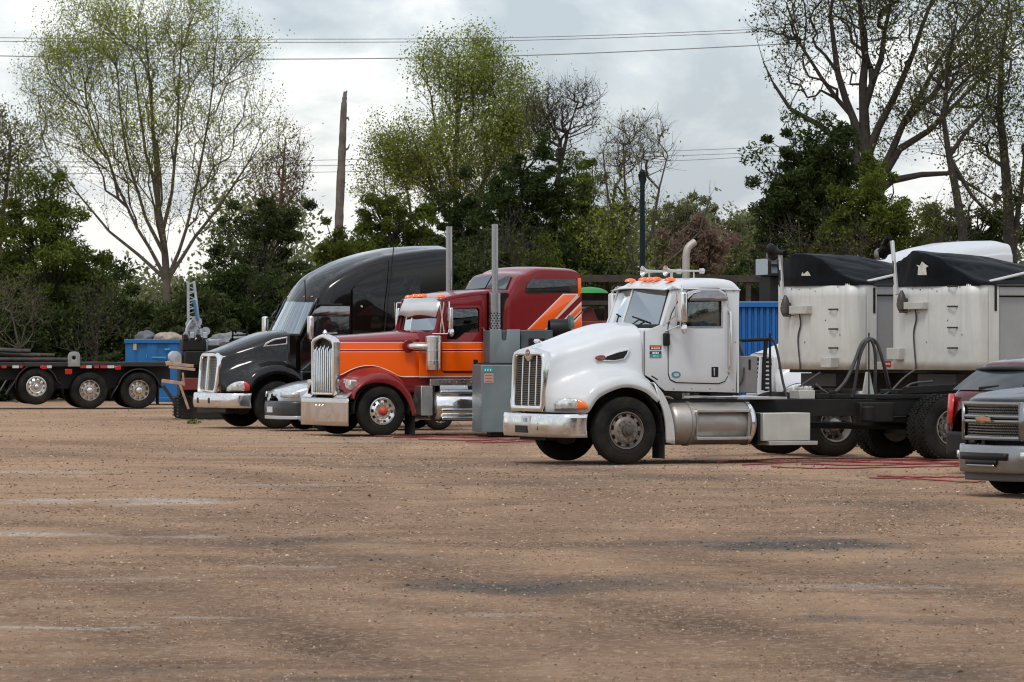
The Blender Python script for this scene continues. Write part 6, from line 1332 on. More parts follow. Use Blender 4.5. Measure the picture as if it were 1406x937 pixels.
    x, y, z = N_(*motor); b = MB(); b.lathe([(-.17, .03), (-.14, .07), (.02, .085), (.12, .055), (.19, .015)], 'z', (x-.10, y, z), 12); b.box((x-.12, y-.05, z-.20), (x, y+.05, z+.05)); mo = b.build('tarp_motor', mat('motor_grime', (.06, .055, .05), .5, .3, dirt=.5), t, 40)
    (x0, y0, z0), (x1, y1, z1) = N_(box[0], box[3]), N_(box[2], box[1]); b = MB(); b.box((min(x0, x1)-.13, min(y0, y1), z0), (max(x0, x1), max(y0, y1), z1)); b.build('control_box', GAL, t, 35, .01)
    cxp = (box[0]*.6+box[2]*.4); b = MB(); b.tube(smooth_path([N_(cxp, box[3], .04), N_(cxp+1, box[3]+14, .03), N_(cxp-3, box[3]+34, .03), N_(cxp, 500, .03), N_(cxp, 507, .03)], 20), .014, 6); b.build('cable', RUBBER, t)
    b = MB(); b.tube(smooth_path([N_(motor[0], motor[1]+8, .05), N_(motor[0]-7, motor[1]+2, .12), N_(motor[0]-2, motor[1]+14, .12), N_(motor[0]+10, motor[1]+13, .06)], 16), .010, 6); b.build('motor_cable', RUBBER, t)
    (x0, y0, z0), (x1, y1, z1) = N_(ebox[0], ebox[3]), N_(ebox[2], ebox[1]); b = MB(); b.box((min(x0, x1)-.12, min(y0, y1), z0), (max(x0, x1), max(y0, y1), z1)); b.build('electric_box', GAL, t, 35, .01)
    a, c = N_(arm[0], arm[1], .14), N_(arm[2], arm[3], .14); b = MB(); b.bar(c, a, .07, .05, (1, 0, 0)); b.build('tarp_arm', mat('arm_white', (.55, .56, .55), .4, .3, dirt=.3), t, 35, .01)
    c, c2 = N_((arm[0]+arm[2])/2-.3, (arm[1]*.62+arm[3]*.38), .17), N_((arm[0]*.45+arm[2]*.55), (arm[1]*.40+arm[3]*.60), .17); b = MB(); b.bar(c, c2, .016, .02, (1, 0, 0)); b.build('arm_slot', PLAS, t, 0)
    R4 = [N_(a_, b__, .2) for a_, b__ in roll]; b = MB(); b.tube(smooth_path(R4, 16), [.10]*5+[.075]*6+[.05]*5, 10); b.build('rolled_tarp', TARP, t)
    x, y, z = N_(roll[0][0], roll[0][1], .2); b = MB(); b.lathe([(-.06, .10), (.07, .105)], 'y', (x, y, z), 14); b.build('roll_end', mat('dusty_black', (.16, .16, .155), .6), t)
    (xs0, zs0), (xs1, zs1) = T.at(slot[0], slot[3], -1.22), T.at(slot[2], slot[1], -1.22); b = MB(); b.box((xs0+.06, -1.232, zs0), (xs0+.105, -1.222, zs1)); b.build('post_slot', PLAS, t, 0)
    for (q, m_) in patch:
        b = MB(); P_ = [N_(a_, b__) for a_, b__ in q]; P_ = [(-.262+.17*(y/.92)**2+.012, y, z) for x, y, z in P_]; b.mesh(P_+[(x-.006, y, z) for x, y, z in P_], [tuple(range(len(P_))), tuple(range(len(P_), 2*len(P_)))]); b.build('patch', m_, t, 0)
    if sign:
        (a0, c0), (a1, c1) = T.at(sign[0], sign[3], -1.21), T.at(sign[2], sign[1], -1.21); b = MB(); b.box((a0, -1.216, c0), (a1, -1.212, c1)); sn = b.build('sign', mat('sign_red', (.50, .02, .015), .5), t, 0)
        for k in range(5): b = MB(); f_ = (a1-a0)/6; b.box((a0+f_*(.6+k), -1.219, c0+(c1-c0)*.35), (a0+f_*(1.2+k), -1.2165, c0+(c1-c0)*.68)); b.build('sign_print', whs, sn, 0)
    for k in range(9): x, y, z = N_(1092+k*0+ (px_near-1171) + (0, 12, 27, 33, 58, 60, 20, 45, 10)[k], (397, 398, 397, 400, 394, 460, 470, 440, 430)[k]); b = MB(); b.lathe([(0, .0005), (.0, .012), (.01, .010)], 'x', (x-.012, y, z), 6); b.build('rivet', UND, t)
    return T, t
wp = mat('patch_white', (.55, .54, .50), .7, var=.3, vscale=30)
dump_trailer(1171, 84, 'dirty white tarped dump trailer, left of the two, red sign low on its side', 2.91, 1.38, [(1146, 425), (1146, 452), (1146, 478)], (1089, 420), (1097, 420, 1121, 431.5), (1137, 491, 1151, 505),
             (1082, 346, 1087.5, 412), [(1049, 351), (1060, 344), (1068, 340), (1082, 346), (1096, 348)], (1195, 395, 1198, 430), [([(1110, 379), (1111.5, 374), (1113, 377), (1118, 372.5), (1120, 375), (1122, 379)], wp)], (1211.5, 496, 1223, 504))
TB, tb2 = dump_trailer(1338, 80, 'dirty white tarped dump trailer, right of the two, large pale patch on its tarp', 2.86, 1.40, [(1310, 393.5), (1310, 421), (1310, 450), (1310, 478)], (1249, 414), (1255, 415, 1281, 425), (1228, 478, 1245, 494),
             (1234, 331, 1243.5, 405), [(1197, 349), (1208, 338), (1217, 335), (1224, 336), (1232, 326)], (1361.5, 390, 1364.5, 427), [([(1270, 378), (1271, 367), (1268, 364), (1273, 365), (1276, 359.5), (1280, 363), (1284, 366), (1281, 368), (1282, 378)], wp)])
# converter dolly standing under and before the left dump trailer
Dl = Frame(1149, 626.8, -1.22, 24); dl = Dl.root('trailer_dolly', 'low black two-wheeled dolly with dusty wheels, half hidden behind the white truck frame', 'dolly')
for sg in (-1, 1): wheel(dl, 0, sg*1.22, .52, 'deep', .521, REAR_R, DULL, far=sg > 0, rot=.1); wheel(dl, 0, sg*.90, .52, 'deep', .521, REAR_R, DULL, far=sg > 0)
b = MB(); b.tube([(0, -.9, .52), (0, .9, .52)], .09, 10)
for sg in (-1, 1): b.box((-.9, sg*.45-.05, .62), (.9, sg*.45+.05, .82)); b.bar((-.9, sg*.45, .72), (-2.4, 0, .72), .1, .12)
b.box((-.6, -.75, .82), (.7, .75, .90)); b.box((.55, -.5, .62), (.65, .5, .82)); b.build('dolly_frame', UND, dl, 35, .006)

# ================================================================ blue container, shed and machines behind
BLU = mat('blue_paint', (.004, .110, .36), .45, var=.12, vscale=1.5, dirt=.25, dcol=(.05, .08, .12), streak=.3)
def ribbed(name, label, cat, px0, px1, top, D, deg, depth, z0, ribs, m, lip=True):
    fr_ = Frame((px0+px1)/2, 560, 0, deg); p = P3(px0, HY, D); fr_.O = Vector((p.x, p.y, 0)); t = fr_.root(name, label, cat)
    L_ = (px1-px0)*D/F/math.cos(fr_.th); zt = P3(0, top, D).z; n = ribs
    prof = []
    for i in range(n):
        x0 = L_*i/n; w_ = L_/n; prof += [(x0, 0), (x0+w_*.35, 0), (x0+w_*.5, .05), (x0+w_*.85, .05)]
    prof.append((L_, 0))
    for yy, s_ in ((0, 1), (depth, -1)):
        vs = [(x, yy+s_*y, z) for z in (z0+.12, zt-.08) for x, y in prof]; k = len(prof); b = MB(); b.mesh(vs, [(i, i+1, k+i+1, k+i) for i in range(k-1)]); o = b.build('side_panel', m, t, 0); s2 = o.modifiers.new('s', 'SOLIDIFY'); s2.thickness = .01
    for xx in (0, L_): b = MB(); b.box((xx-.04, 0, z0), (xx+.04, depth, zt-.02)); b.build('end_panel', m, t, 35, .01)
    for zz, nm in ((zt-.10, 'top_rim'), (z0, 'bottom_rim')):
        for y_ in (0, depth): b = MB(); b.box((-.07, y_-.06, zz), (L_+.07, y_+.06, zz+.12)); b.build(nm, m, t, 35, .015)
    return fr_, t, L_, zt
cf, ct, cl_, cz = ribbed('shipping_container', 'blue ribbed steel container standing behind the white cab', 'container', 912, 1095, 416, 104.5, 6, 2.4, 0, 22, BLU)
b = MB(); b.box((0, 0, cz-.02), (cl_, 2.4, cz+.03)); b.build('roof_sheet', mat('pale_dust', (.38, .38, .36), .8), ct, 0)
ZS = P3(0, 384, 116).z; sh = empty('open_shed', (P3(940, HY, 116).x, 117, 0), math.radians(4), 'low open shed with flat dark roof and clutter behind the white cab', 'shed')
wd = mat('weathered_timber', (.045, .036, .029), .9, var=.4, vscale=5)
b = MB(); b.box((-2.75, -.2, ZS-.02), (2.6, 3.5, ZS+.10)); b.build('roof', mat('tar_roof', (.035, .033, .032), .9, var=.3), sh, 0, .01)
b = MB(); b.box((-2.75, -.26, ZS-.05), (2.6, -.2, ZS+.12)); b.build('fascia', wd, sh, 0)
for x in (-2.6, -1.6, -.4, .9, 1.6, 2.45):
    for y in (-.15, 3.3): b = MB(); b.box((x-.06, y-.06, 0), (x+.06, y+.06, ZS-.02)); b.build('post', wd, sh, 0)
for k in range(7): z = .4+k*.42; b = MB(); b.box((-2.7, 3.4, z-.16), (2.55, 3.44, z+.18)); b.build('board', wd, sh, 0)
for k in range(5):
    b = MB(); a = (1.0+.35*k, .2+.3*k, 2.3+.05*k); b.tube(smooth_path([a, (a[0]+.4, a[1], a[2]+.45), (a[0]+.9+.1*k, a[1]+.2, a[2]+.1*(k % 3)), (a[0]+1.1, a[1], a[2]+.5)], 12), .03, 6); o = b.build('stored_branch', MATS['bark_pale'], sh)
rdp = mat('faded_red', (.20, .025, .018), .6, var=.3, dirt=.4, dcol=(.10, .06, .045)); GRN = mat('green_sheet', (.02, .20, .035), .5)
o_ = P3(817, HY, 111); rm = empty('farm_machine', (o_.x, 111, 0), .2, 'dull red machine with a bright green canopy between red sleeper and white cab', 'farm machine')
b = MB(); b.box((-.5, 0, .5), (.55, 1.2, 2.35)); b.prism([(-.35, 2.35), (.1, 2.35), (-.05, 2.68), (-.2, 2.68)], .1, .9); b.build('body', rdp, rm, 35, .02)
b = MB(); b.box((-.12, -.02, 1.7), (.5, .0, 2.2)); b.build('vent_opening', PLAS, rm, 0)
for x in (-.45, .5): b = MB(); b.box((x-.03, .1, 2.35), (x+.03, .16, 3.0)); b.build('canopy_post', rdp, rm, 0)
b = MB(); b.lathe([(0, .45), (.06, .40), (.12, .25), (.15, .0005)], 'z', (-.05, .4, 3.0), 20); b.build('canopy', GRN, rm, 60)
b = MB(); b.box((-.6, -.1, 2.72), (.7, .0, 2.82)); b.bar((-.6, 0, 2.5), (.7, 0, 2.9), .05, .06); b.build('crossbar', wd, rm, 0)
for x in (-.35, .4): wheel(rm, x, -.05, .40, 'deep', .40, DULL, DULL)
o_ = P3(1064, HY, 108); dg = empty('excavator', (o_.x, 108.3, 0), .3, 'dark excavator whose pale glazed cab shows left of the left black tarp', 'excavator')
zc0, zc1 = P3(0, 377, 108).z, P3(0, 355, 108).z
b = MB(); b.box((-.12, 0, zc0), (.45, .9, zc1)); cb_ = b.build('cab', mat('pale_glazing', (.17, .22, .26), .08, .2, coat=1), dg, 0)
b = MB()
for x in (-.12, .12, .45): b.box((x-.035, -.03, zc0-.02), (x+.035, 0, zc1+.02))
for z in (zc0, zc1, (zc0+zc1)/2+.03): b.box((-.16, -.035, z-.03), (.49, -.002, z+.03))
b.build('cab_frame', BLK, dg, 0); b = MB(); b.box((-.9, .2, 1.5), (1.4, 2.2, 2.3)); b.box((-.05, .1, 2.3), (.4, .9, zc0-.01)); b.box((-.3, .6, 1.0), (.6, 1.6, 1.5)); b.build('upper_body', BLK, dg, 35, .05)
for y in (-.2, 1.8): b = MB(); b.prism([(-1.6, .3), (-1.3, 0), (1.5, 0), (1.8, .3), (1.8, .7), (1.5, 1.0), (-1.3, 1.0), (-1.6, .7)], y, y+.45); b.build('track', RUB, dg, 0, .03)

# ================================================================ grey steel cabinet between the two front trucks
Cb = Frame(661, 600.5, 0, 10); cbt = Cb.root('steel_cabinet', 'tall blue-grey steel machine cabinet with teal sticker between the orange and white trucks', 'steel cabinet')
GS = mat('bluegrey_steel', (.160, .205, .220), .42, .35, var=.22, vscale=1.3, dirt=.35, dcol=(.22, .20, .17), streak=.25)
GS2 = mat('bluegrey_dark', (.070, .090, .100), .45, .35, var=.2, dirt=.25)
def cbx(px0, py0, px1, py1, y0, y1, nm, m_, par=cbt, bv=.015):
    (x0, z0), (x1, z1) = Cb.at(px0, py1, y0), Cb.at(px1, py0, y0); b = MB(); b.box((x0, y0, z0), (x1, y1, z1)); return b.build(nm, m_, par, 35, bv)
lower = cbx(661, 501, 748, 594, 0, 1.1, 'lower_body', GS); cbx(665, 498.5, 716, 501.5, .02, 1.0, 'black_seam', PLAS)
nt_ = Cb.poly([(672.5, 452.5), (688.5, 452.5), (689, 466), (692, 468.5), (695, 467), (696, 452.5), (714, 452.5), (714, 499), (672.5, 499)], .05)
panel('upper_panel', GS, cbt, nt_, [], .06, .05, .012); cbx(674, 454, 713, 499, .09, 1.0, 'upper_body', GS2); cbx(714.5, 453.5, 759, 500, .12, .9, 'side_box', GS2)
cbx(726, 465, 748, 478, .10, .13, 'opening', PLAS, bv=0); cbx(686.3, 460, 699, 468, .06, .065, 'slot', PLAS, bv=0) if 0 else None
for (a0, a1) in ((673, 690), (692, 712), (722, 740)): (x0, z0) = Cb.at(a0, 594, .2); (x1, _) = Cb.at(a1, 594, .2); b = MB(); b.box((x0, .15, 0), (x1, .6, .16)); b.build('foot', PLAS, cbt, 0, .01)
for (q0, q1, q2, q3, m_, nm) in ((663.5, 504.5, 677, 511.5, ts, 'teal_sticker'), (664.5, 513, 677.5, 526, mat('sticker_pink', (.45, .30, .27), .6), 'pale_sticker')):
    s_ = cbx(q0, q1, q2, q3, -.006, -.001, nm, m_, lower, 0)
    for k in range(3):
        if nm == 'teal_sticker': cbx(q0+2.2+k*3.6, q1+2.4, q0+3.6+k*3.6, q3-2.2, -.009, -.0065, 'sticker_print', whs, s_, 0)
        else: cbx(q0+1.5, q1+2+k*4, q2-1.5, q1+3.6+k*4, -.009, -.0065, 'sticker_print', mat('print_red', (.35, .10, .08), .6), s_, 0)
b = MB(); x, z = Cb.at(770, 450, .3); b.lathe([(0, .17), (.05, .19), (.35, .19), (.42, .13)], 'x', (x-.22, .4, z-.02), 20); b.build('blower', PLAS, cbt, 40)
b = MB(); b.lathe([(.36, .20), (.40, .26), (.46, .27), (.47, .25)], 'x', (x-.22, .4, z-.02), 20, 0, PI); b.build('blower_flange', mat('dark_green', (.02, .075, .06), .5), cbt, 40)
b = MB(); b.box((x-.05, .3, 1.2), (x+.05, .5, z-.15)); b.build('blower_stand', PLAS, cbt, 0)

# ================================================================ cars
def car_wheel(parent, x, y, R, far, m_=None): return wheel(parent, x, y, R, 'poly', R+.001, m_ or BRIGHT, CHROME, far=far)
# silver hatchback: control net along its length
Ch = Frame(415, 589.8, .75, 22); ht = Ch.root('silver_car', 'small silver hatchback, only its nose showing between the black truck and the orange truck', 'car')
SIL = mat('silver_paint', (.50, .54, .57), .22, .35, coat=1.0, dirt=.1, lowdirt=.2, lowz=(.2, .8))
px_ = [-.88, -.84, -.70, -.35, .1, .55, 1.1, 1.6, 2.3, 2.9, 3.2, 3.28]
def side_rows(W2, prof, low):
    """prof: [x, z hood or roof, half width, shoulder z]"""
    R5 = [[(x, -w_*.94, low) for x, zt_, w_, zs_ in prof], [(x, -w_, low+.22) for x, zt_, w_, zs_ in prof], [(x, -w_, (low+zs_)/2+.1) for x, zt_, w_, zs_ in prof], [(x, -w_*.97, zs_) for x, zt_, w_, zs_ in prof],
          [(x, -w_*.86, zs_+(zt_-zs_)*.55) for x, zt_, w_, zs_ in prof], [(x, -w_*.68, zt_-.03) for x, zt_, w_, zs_ in prof], [(x, -w_*.35, zt_) for x, zt_, w_, zs_ in prof], [(x, 0, zt_+.01) for x, zt_, w_, zs_ in prof]]
    return R5
hp = [(x, z*1.09, w_, q*1.08) for x, z, w_, q in [(-.90, .66, .30, .56), (-.87, .74, .52, .62), (-.74, .82, .72, .72), (-.40, .92, .84, .82), (.1, .99, .86, .88), (.50, 1.04, .87, .90), (1.05, 1.36, .87, .92), (1.5, 1.47, .87, .93), (2.3, 1.46, .87, .94), (2.9, 1.34, .86, .94), (3.15, 1.0, .82, .90), (3.22, .75, .74, .70)]]
net('body', SIL, ht, side_rows(0, hp, .42), 60, 30, smooth=50)
bumper('bumper', mat('bumper_black', (.02, .022, .024), .45, coat=.3), ht, [(-.97, 0), (-.95, -.35), (-.87, -.62), (-.70, -.80), (-.40, -.87)], .30, .62, .03, 30, bulge=.02)
bumper('bumper_lip', SIL, ht, [(-.985, 0), (-.965, -.35), (-.885, -.62), (-.715, -.81), (-.55, -.86)], .24, .31, .04, 30)
for sg in (-1, 1):
    b = MB(); P_ = [(-.90, .46), (-.86, .60), (-.76, .74), (-.60, .82)]; vs = []
    for (x, y) in P_: vs += [(x-.025, sg*(y+.015), .70), (x-.01, sg*y, .82)]
    b.mesh(vs, [(2*i, 2*i+1, 2*i+3, 2*i+2) for i in range(3)]); o = b.build('headlight', LENS, ht, 60); s = o.modifiers.new('s', 'SOLIDIFY'); s.thickness = .03
    for xw in (0, 2.55): car_wheel(ht, xw, sg*.82, .31, sg > 0)
b = MB(); b.box((-1.0, -.16, .38), (-.98, .16, .50)); b.build('licence_plate', pl, ht, 0); b = MB(); b.lathe([(0, .0005), (-.02, .05), (0, .06)], 'x', (-.93, 0, .72), 16); b.build('badge', PLAS, ht)
b = MB(); b.box((-.8, -.7, .25), (3.1, .7, .45)); b.build('underbody', PLAS, ht, 0)
for sg in (-1, 1): panel('side_window', MATS['dark_glass'], ht, [(.75, 1.0), (1.2, 1.30), (1.6, 1.36), (2.5, 1.34), (2.8, 1.02)], [], sg*.845, .01, .003)
glaze('windscreen', GLASSD, ht, [(.50, .68, 1.05), (.50, -.68, 1.05), (1.12, -.55, 1.40), (1.12, .55, 1.40)], .01)

# pickup truck at the right edge
Pk = Frame(1392, 678.3, .85, 28); pk = Pk.root('pickup_truck', 'dark grey pickup with chrome mesh grille cut by the right edge, nearest vehicle', 'pickup')
PG = mat('graphite_paint', (.022, .027, .029), .3, .0, coat=.35, spec=.2, dirt=.08, lowdirt=.2, lowz=(.3, .9)); CH2 = mat('satin_chrome', (.30, .305, .30), .18, 1.0, dirt=.3, lowdirt=.3, lowz=(.15, .7))
def pxl(y, o=0.0): a = abs(y); return -.95-o+.26*a*a+.9*max(0, a-.62)**1.5
yy_ = [0, -.3, -.55, -.75, -.88, -.98, -1.0]
def prow(z, back, ks): return [(pxl(y)+back, y*ks, z) for y in yy_]
net('hood', PG, pk, [[(pxl(y)+.02, y, z1) for y, z1 in zip(yy_, [1.16, 1.16, 1.16, 1.15, 1.12, 1.08, 1.06])], [(pxl(y)+.06, y*.99, z1) for y, z1 in zip(yy_, [1.215, 1.215, 1.21, 1.20, 1.17, 1.13, 1.10])], [(-.6+.1*abs(y), y, z1) for y, z1 in zip(yy_, [1.26, 1.27, 1.275, 1.27, 1.24, 1.18, 1.13])],
     [(0, y, z1) for y, z1 in zip(yy_, [1.32, 1.335, 1.34, 1.33, 1.29, 1.22, 1.15])], [(.75, y, z1) for y, z1 in zip(yy_, [1.36, 1.375, 1.38, 1.37, 1.33, 1.26, 1.18])]], 34, 30, smooth=60)
def face(name, m_, y0, y1, z0, z1, off, par, th=.03, n=14):
    vs = []
    for i in range(n+1): y = y0+(y1-y0)*i/n; vs += [(pxl(y, off), y, z0), (pxl(y, off), y, z1)]
    b = MB(); b.mesh(vs, [(2*i, 2*i+1, 2*i+3, 2*i+2) for i in range(n)]); o = b.build(name, m_, par, 60); s = o.modifiers.new('s', 'SOLIDIFY'); s.thickness = th; s.offset = 0; return o
face('grille_back', PLAS, -.64, .64, .70, 1.16, -.03, pk)
for (za, zb_) in ((1.118, 1.165), (.965, 1.005), (.905, .945), (.695, .745)): face('grille_bar', CH2, -.66, .66, za, zb_, .03, pk, .05)
for sg in (-1, 1): face('grille_bar', CH2, sg*.60, sg*.69, .70, 1.16, .04, pk, .05, 3)
for (za, zb_) in ((1.005, 1.118), (.745, .905)):      # honeycomb mesh
    b = MB(); h_ = .034; n = int((zb_-za)/h_)
    for r in range(n+1):
        z = za+r*h_
        for k in range(-15, 16):
            y = k*.04+(.02 if r % 2 else 0)
            if abs(y) < .58 and z < zb_: b.bar((pxl(y, .0), y-.020, z), (pxl(y, .0), y, z+h_*.5), .008, .008, (1, 0, 0)); b.bar((pxl(y, .0), y, z+h_*.5), (pxl(y, .0), y+.020, z), .008, .008, (1, 0, 0))
    o = b.build('grille_mesh', CH2, pk, 0); o['kind'] = 'stuff'
bw = [(-.15, .03), (-.05, .03), (-.045, .048), (.045, .048), (.05, .03), (.15, .03), (.13, -.03), (.05, -.03), (.045, -.048), (-.045, -.048), (-.05, -.03), (-.17, -.03)]
panel('bowtie_emblem', mat('gold_emblem', (.42, .22, .13), .35, .6, dirt=.3), pk, [(y, z+.952) for y, z in bw], [], -1.03, .03, .008, 35, 'yz')
for sg in (-1, 1):
    for (za, zb_) in ((.985, 1.13), (.80, .93)): face('headlight', LENS if za > .9 else PG, sg*.70, sg*.94, za, zb_, .015, pk, .03, 6); 
    face('headlight_trim', CH2, sg*.69, sg*.97, .94, .975, .025, pk, .04, 6); face('headlight_trim', CH2, sg*.69, sg*.97, 1.135, 1.16, .025, pk, .04, 6); face('lamp_housing', PLAS, sg*.69, sg*.96, .68, 1.15, -.01, pk, .03, 6)
def pplan(o): return [(pxl(y, o), -abs(y)) for y in (0, .25, .45, .62, .78, .90, .98)]+[(-.42-o*.3, -1.02)]
bumper('bumper', CH2, pk, pplan(.10), .30, .64, .05, 40, bulge=.02)
bumper('air_dam', mat('grey_plastic', (.07, .07, .07), .6, dirt=.4), pk, pplan(.03), .20, .33, .05, 30)
face('bumper_opening', PLAS, -.50, .50, .455, .545, .13, pk, .03); face('bumper_opening', PLAS, -.33, .33, .40, .455, .13, pk, .03); face('bumper_step', CH2, -.30, .30, .375, .40, .135, pk, .03)
for sg in (-1, 1):
    face('fog_lamp', LENS, sg*.68, sg*.84, .47, .56, .12, pk, .04, 4)
    face('fender_edge', PG, sg*.66, sg*1.0, .63, .70, .0, pk, .05, 6)
    for xw in (0, 3.65): car_wheel(pk, xw, sg*.98, .40, sg > 0)
    panel('fender', PG, pk, [(-.50, .45), (-.46, .62)]+[(.0+.47*math.cos(a), .40+.47*math.sin(a)) for a in [PI*(1-i/10) for i in range(11)]][1:-1]+[(.52, .40), (.80, .40), (.80, 1.22), (-.3, 1.14), (-.52, 1.05)], [], sg*.99, .03, .01)
    panel('cab_side', PG, pk, [(.80, .40), (3.1, .40), (3.1, 1.22), (2.9, 1.85), (1.8, 1.88), (1.0, 1.26), (.80, 1.22)], [[(1.25, 1.26), (1.95, 1.78), (2.8, 1.76), (2.9, 1.26)]], sg*.97, .03, .01); panel('side_window', GLASSD, pk, [(1.22, 1.23), (1.93, 1.81), (2.84, 1.79), (2.93, 1.23)], [], sg*.96, .005, .001)
    panel('bed_side', PG, pk, [(3.15, .45), (3.2, .5)]+[(3.65+.47*math.cos(a), .40+.47*math.sin(a)) for a in [PI*(1-i/10) for i in range(11)]][1:-1]+[(4.2, .45), (4.8, .5), (4.8, 1.22), (3.15, 1.22)], [], sg*.99, .03, .01)
glaze('windscreen', GLASSW, pk, [(.85, .85, 1.33), (.85, -.85, 1.33), (1.75, -.72, 1.86), (1.75, .72, 1.86)], .01); b = MB(); b.box((1.75, -.78, 1.85), (2.95, .78, 1.90)); b.build('roof', PG, pk, 35, .02)
b = MB(); b.box((-.55, -.75, .35), (4.7, .75, .55)); b.box((-.6, -.6, .5), (.7, .6, 1.1)); b.box((.9, -.9, .5), (3.0, .9, 1.15)); b.tube([(0, -.9, .4), (0, .9, .4)], .05, 8); b.build('underbody', PLAS, pk, 0)

# red car behind the pickup, seen from its rear corner; x runs towards its front
Sv = Frame(1402, 653, -.9, 32); sv = Sv.root('red_car', 'dark red car with black rear spoiler behind the grey pickup at the right edge', 'car')
SR = mat('red_car_paint', (.07, .005, .005), .22, coat=.6, spec=.2, dirt=.06)
cp = [(-.08, .95, .62, .62), (-.03, 1.10, .78, .82), (.04, 1.20, .84, 1.0), (.22, 1.36, .86, 1.08), (.45, 1.53, .87, 1.12), (.62, 1.62, .88, 1.13), (1.4, 1.69, .89, 1.12), (2.3, 1.64, .89, 1.08), (3.0, 1.22, .88, 1.02), (3.8, 1.05, .85, .90), (4.2, .85, .72, .72)]
net('body', SR, sv, side_rows(0, cp, .40), 60, 34, smooth=50)
def sp(y, z): return [(float(np.interp(z, [.95, 1.10, 1.20, 1.36, 1.53, 1.60], [-.08, -.03, .04, .22, .45, .70]))-.035+.12*y*y), y, z]
vs = []; nu, nv = 10, 6
for j in range(nv):
    for i in range(nu): z = 1.20+.33*j/(nv-1); y = (-1+2*i/(nu-1))*(.80-.20*j/(nv-1)); vs.append(sp(y, z))
b = MB(); b.mesh(vs, [(j*nu+i, j*nu+i+1, (j+1)*nu+i+1, (j+1)*nu+i) for j in range(nv-1) for i in range(nu-1)]); b.build('rear_window', mat('rear_glass', (.03, .036, .04), .12, spec=.5), sv, 60)
vs = []
for i in range(12): y = -1+2*i/11; vs += [(.30+.10*y*y, y*.66, 1.52-.02*y*y), (.55, y*.70, 1.565-.03*y*y)]
b = MB(); b.mesh(vs, [(2*i, 2*i+1, 2*i+3, 2*i+2) for i in range(11)]); o = b.build('spoiler', PLAS, sv, 60); s = o.modifiers.new('s', 'SOLIDIFY'); s.thickness = .04
b = MB(); b.bar((.03, .10, 1.22), (.10, -.28, 1.25), .05, .05); b.build('rear_wiper', PLAS, sv, 35, .01)
for sg in (-1, 1):
    b = MB(); vs = [];
    for (x, y) in ((-.10, .56), (-.06, .72), (.03, .83), (.22, .90)): vs += [(x-.03, sg*y, .72), (x+.01, sg*(y+.005), 1.14)]
    b.mesh(vs, [(2*i, 2*i+1, 2*i+3, 2*i+2) for i in range(3)]); o = b.build('tail_light', REDL, sv, 60); s = o.modifiers.new('s', 'SOLIDIFY'); s.thickness = .03
    panel('side_window', MATS['dark_glass'], sv, [(.45, 1.16), (.80, 1.50), (1.4, 1.56), (2.2, 1.52), (2.8, 1.16)], [], sg*.865, .02, .003)
    for xw in (.85, 3.45): car_wheel(sv, xw, sg*.88, .34, sg > 0)
bumper('bumper', PLAS, sv, [(-.16, 0), (-.14, -.45), (-.04, -.79), (.20, -.915)], .28, .60, .03, 24); b = MB(); b.box((0, -.7, .25), (4.1, .7, .5)); b.build('underbody', PLAS, sv, 0)
b = MB(); b.prism([(.78, 1.63), (.95, 1.72), (1.05, 1.65)], -.03, .03); b.build('roof_fin', SR, sv, 0)
# ================================================================ lowboy trailer on the left
Tr = Frame(191, 561.3, -1.22, 12); lt = Tr.root('lowboy_trailer', 'long black flatbed trailer on the left with bright rims and red-white tape along its edge', 'trailer')
BK2 = mat('trailer_black', (.012, .012, .012), .55, 0, var=.3, dirt=.4, dcol=(.05, .042, .035))
TR = .505; x2 = Tr.at(123.3, 536.5, -1.22)[0]; x1_, z1_ = Tr.at(50, 530.8, -1.22)
BR2 = mat('dusty_alloy', (.66, .60, .53), .25, .9, dirt=.25, dcol=(.20, .14, .10))
for (xw, zz, kd, mm) in ((0, TR, 'deep', BR2), (x2, TR, 'deep', BR2), (x1_, z1_, 'alu', BRIGHT)):
    for yy, fr in ((-1.22, False), (-.90, False), (1.22, True), (.90, True)): wheel(lt, xw, yy, zz, kd, TR, mm, BRIGHT if abs(yy) > 1 else BR2, far=fr, rot=.3*xw)
ztop = Tr.at(120, 497, -1.22)[1]; zbt = Tr.at(120, 512, -1.22)[1]; xL, xR2 = Tr.at(-160, 500, -1.22)[0], Tr.at(243, 500, -1.22)[0]
for sg in (-1, 1):
    b = MB(); b.box((xL, sg*1.20-.05, ztop-.13), (xR2, sg*1.20+.05, ztop-.02)); b.build('side_rail', BK2, lt, 35, .01)
    b = MB(); b.box((xL, sg*.5-.07, zbt-.20), (xR2-.1, sg*.5+.07, ztop-.13)); b.build('main_beam', BK2, lt, 35, .01)
    # mudguards: arched over the first and last wheel
    for (xc, zc) in ((0, TR), (x1_, z1_)):
        b = MB(); b.lathe([(sg*.72, .60), (sg*1.24, .60), (sg*1.25, .57)], 'y', (xc, 0, zc), 22, math.radians(14), math.radians(166))
        e1 = [(xc-.58, zc+.145), (xc-.80, zc-.22)]
        b.mesh([(e1[0][0], sg*.72, e1[0][1]), (e1[0][0], sg*1.24, e1[0][1]), (e1[1][0], sg*1.24, e1[1][1]), (e1[1][0], sg*.72, e1[1][1])], [(0, 1, 2, 3)])
        b.mesh([(xc+.58, sg*.72, zc+.145), (xc+.58, sg*1.24, zc+.145), (xc+.74, sg*1.24, zc+.02), (xc+.74, sg*.72, zc+.02)], [(0, 1, 2, 3)])
        o = b.build('mudguard', BK2, lt, 40); s = o.modifiers.new('s', 'SOLIDIFY'); s.thickness = .015
    b = MB(); xm = Tr.at(217, 550, -1.2)[0]; b.box((xm, min(sg*1.2, sg*.75), .12), (xm+.03, max(sg*1.2, sg*.75), .80)); b.build('mud_flap', RUB, lt, 0)
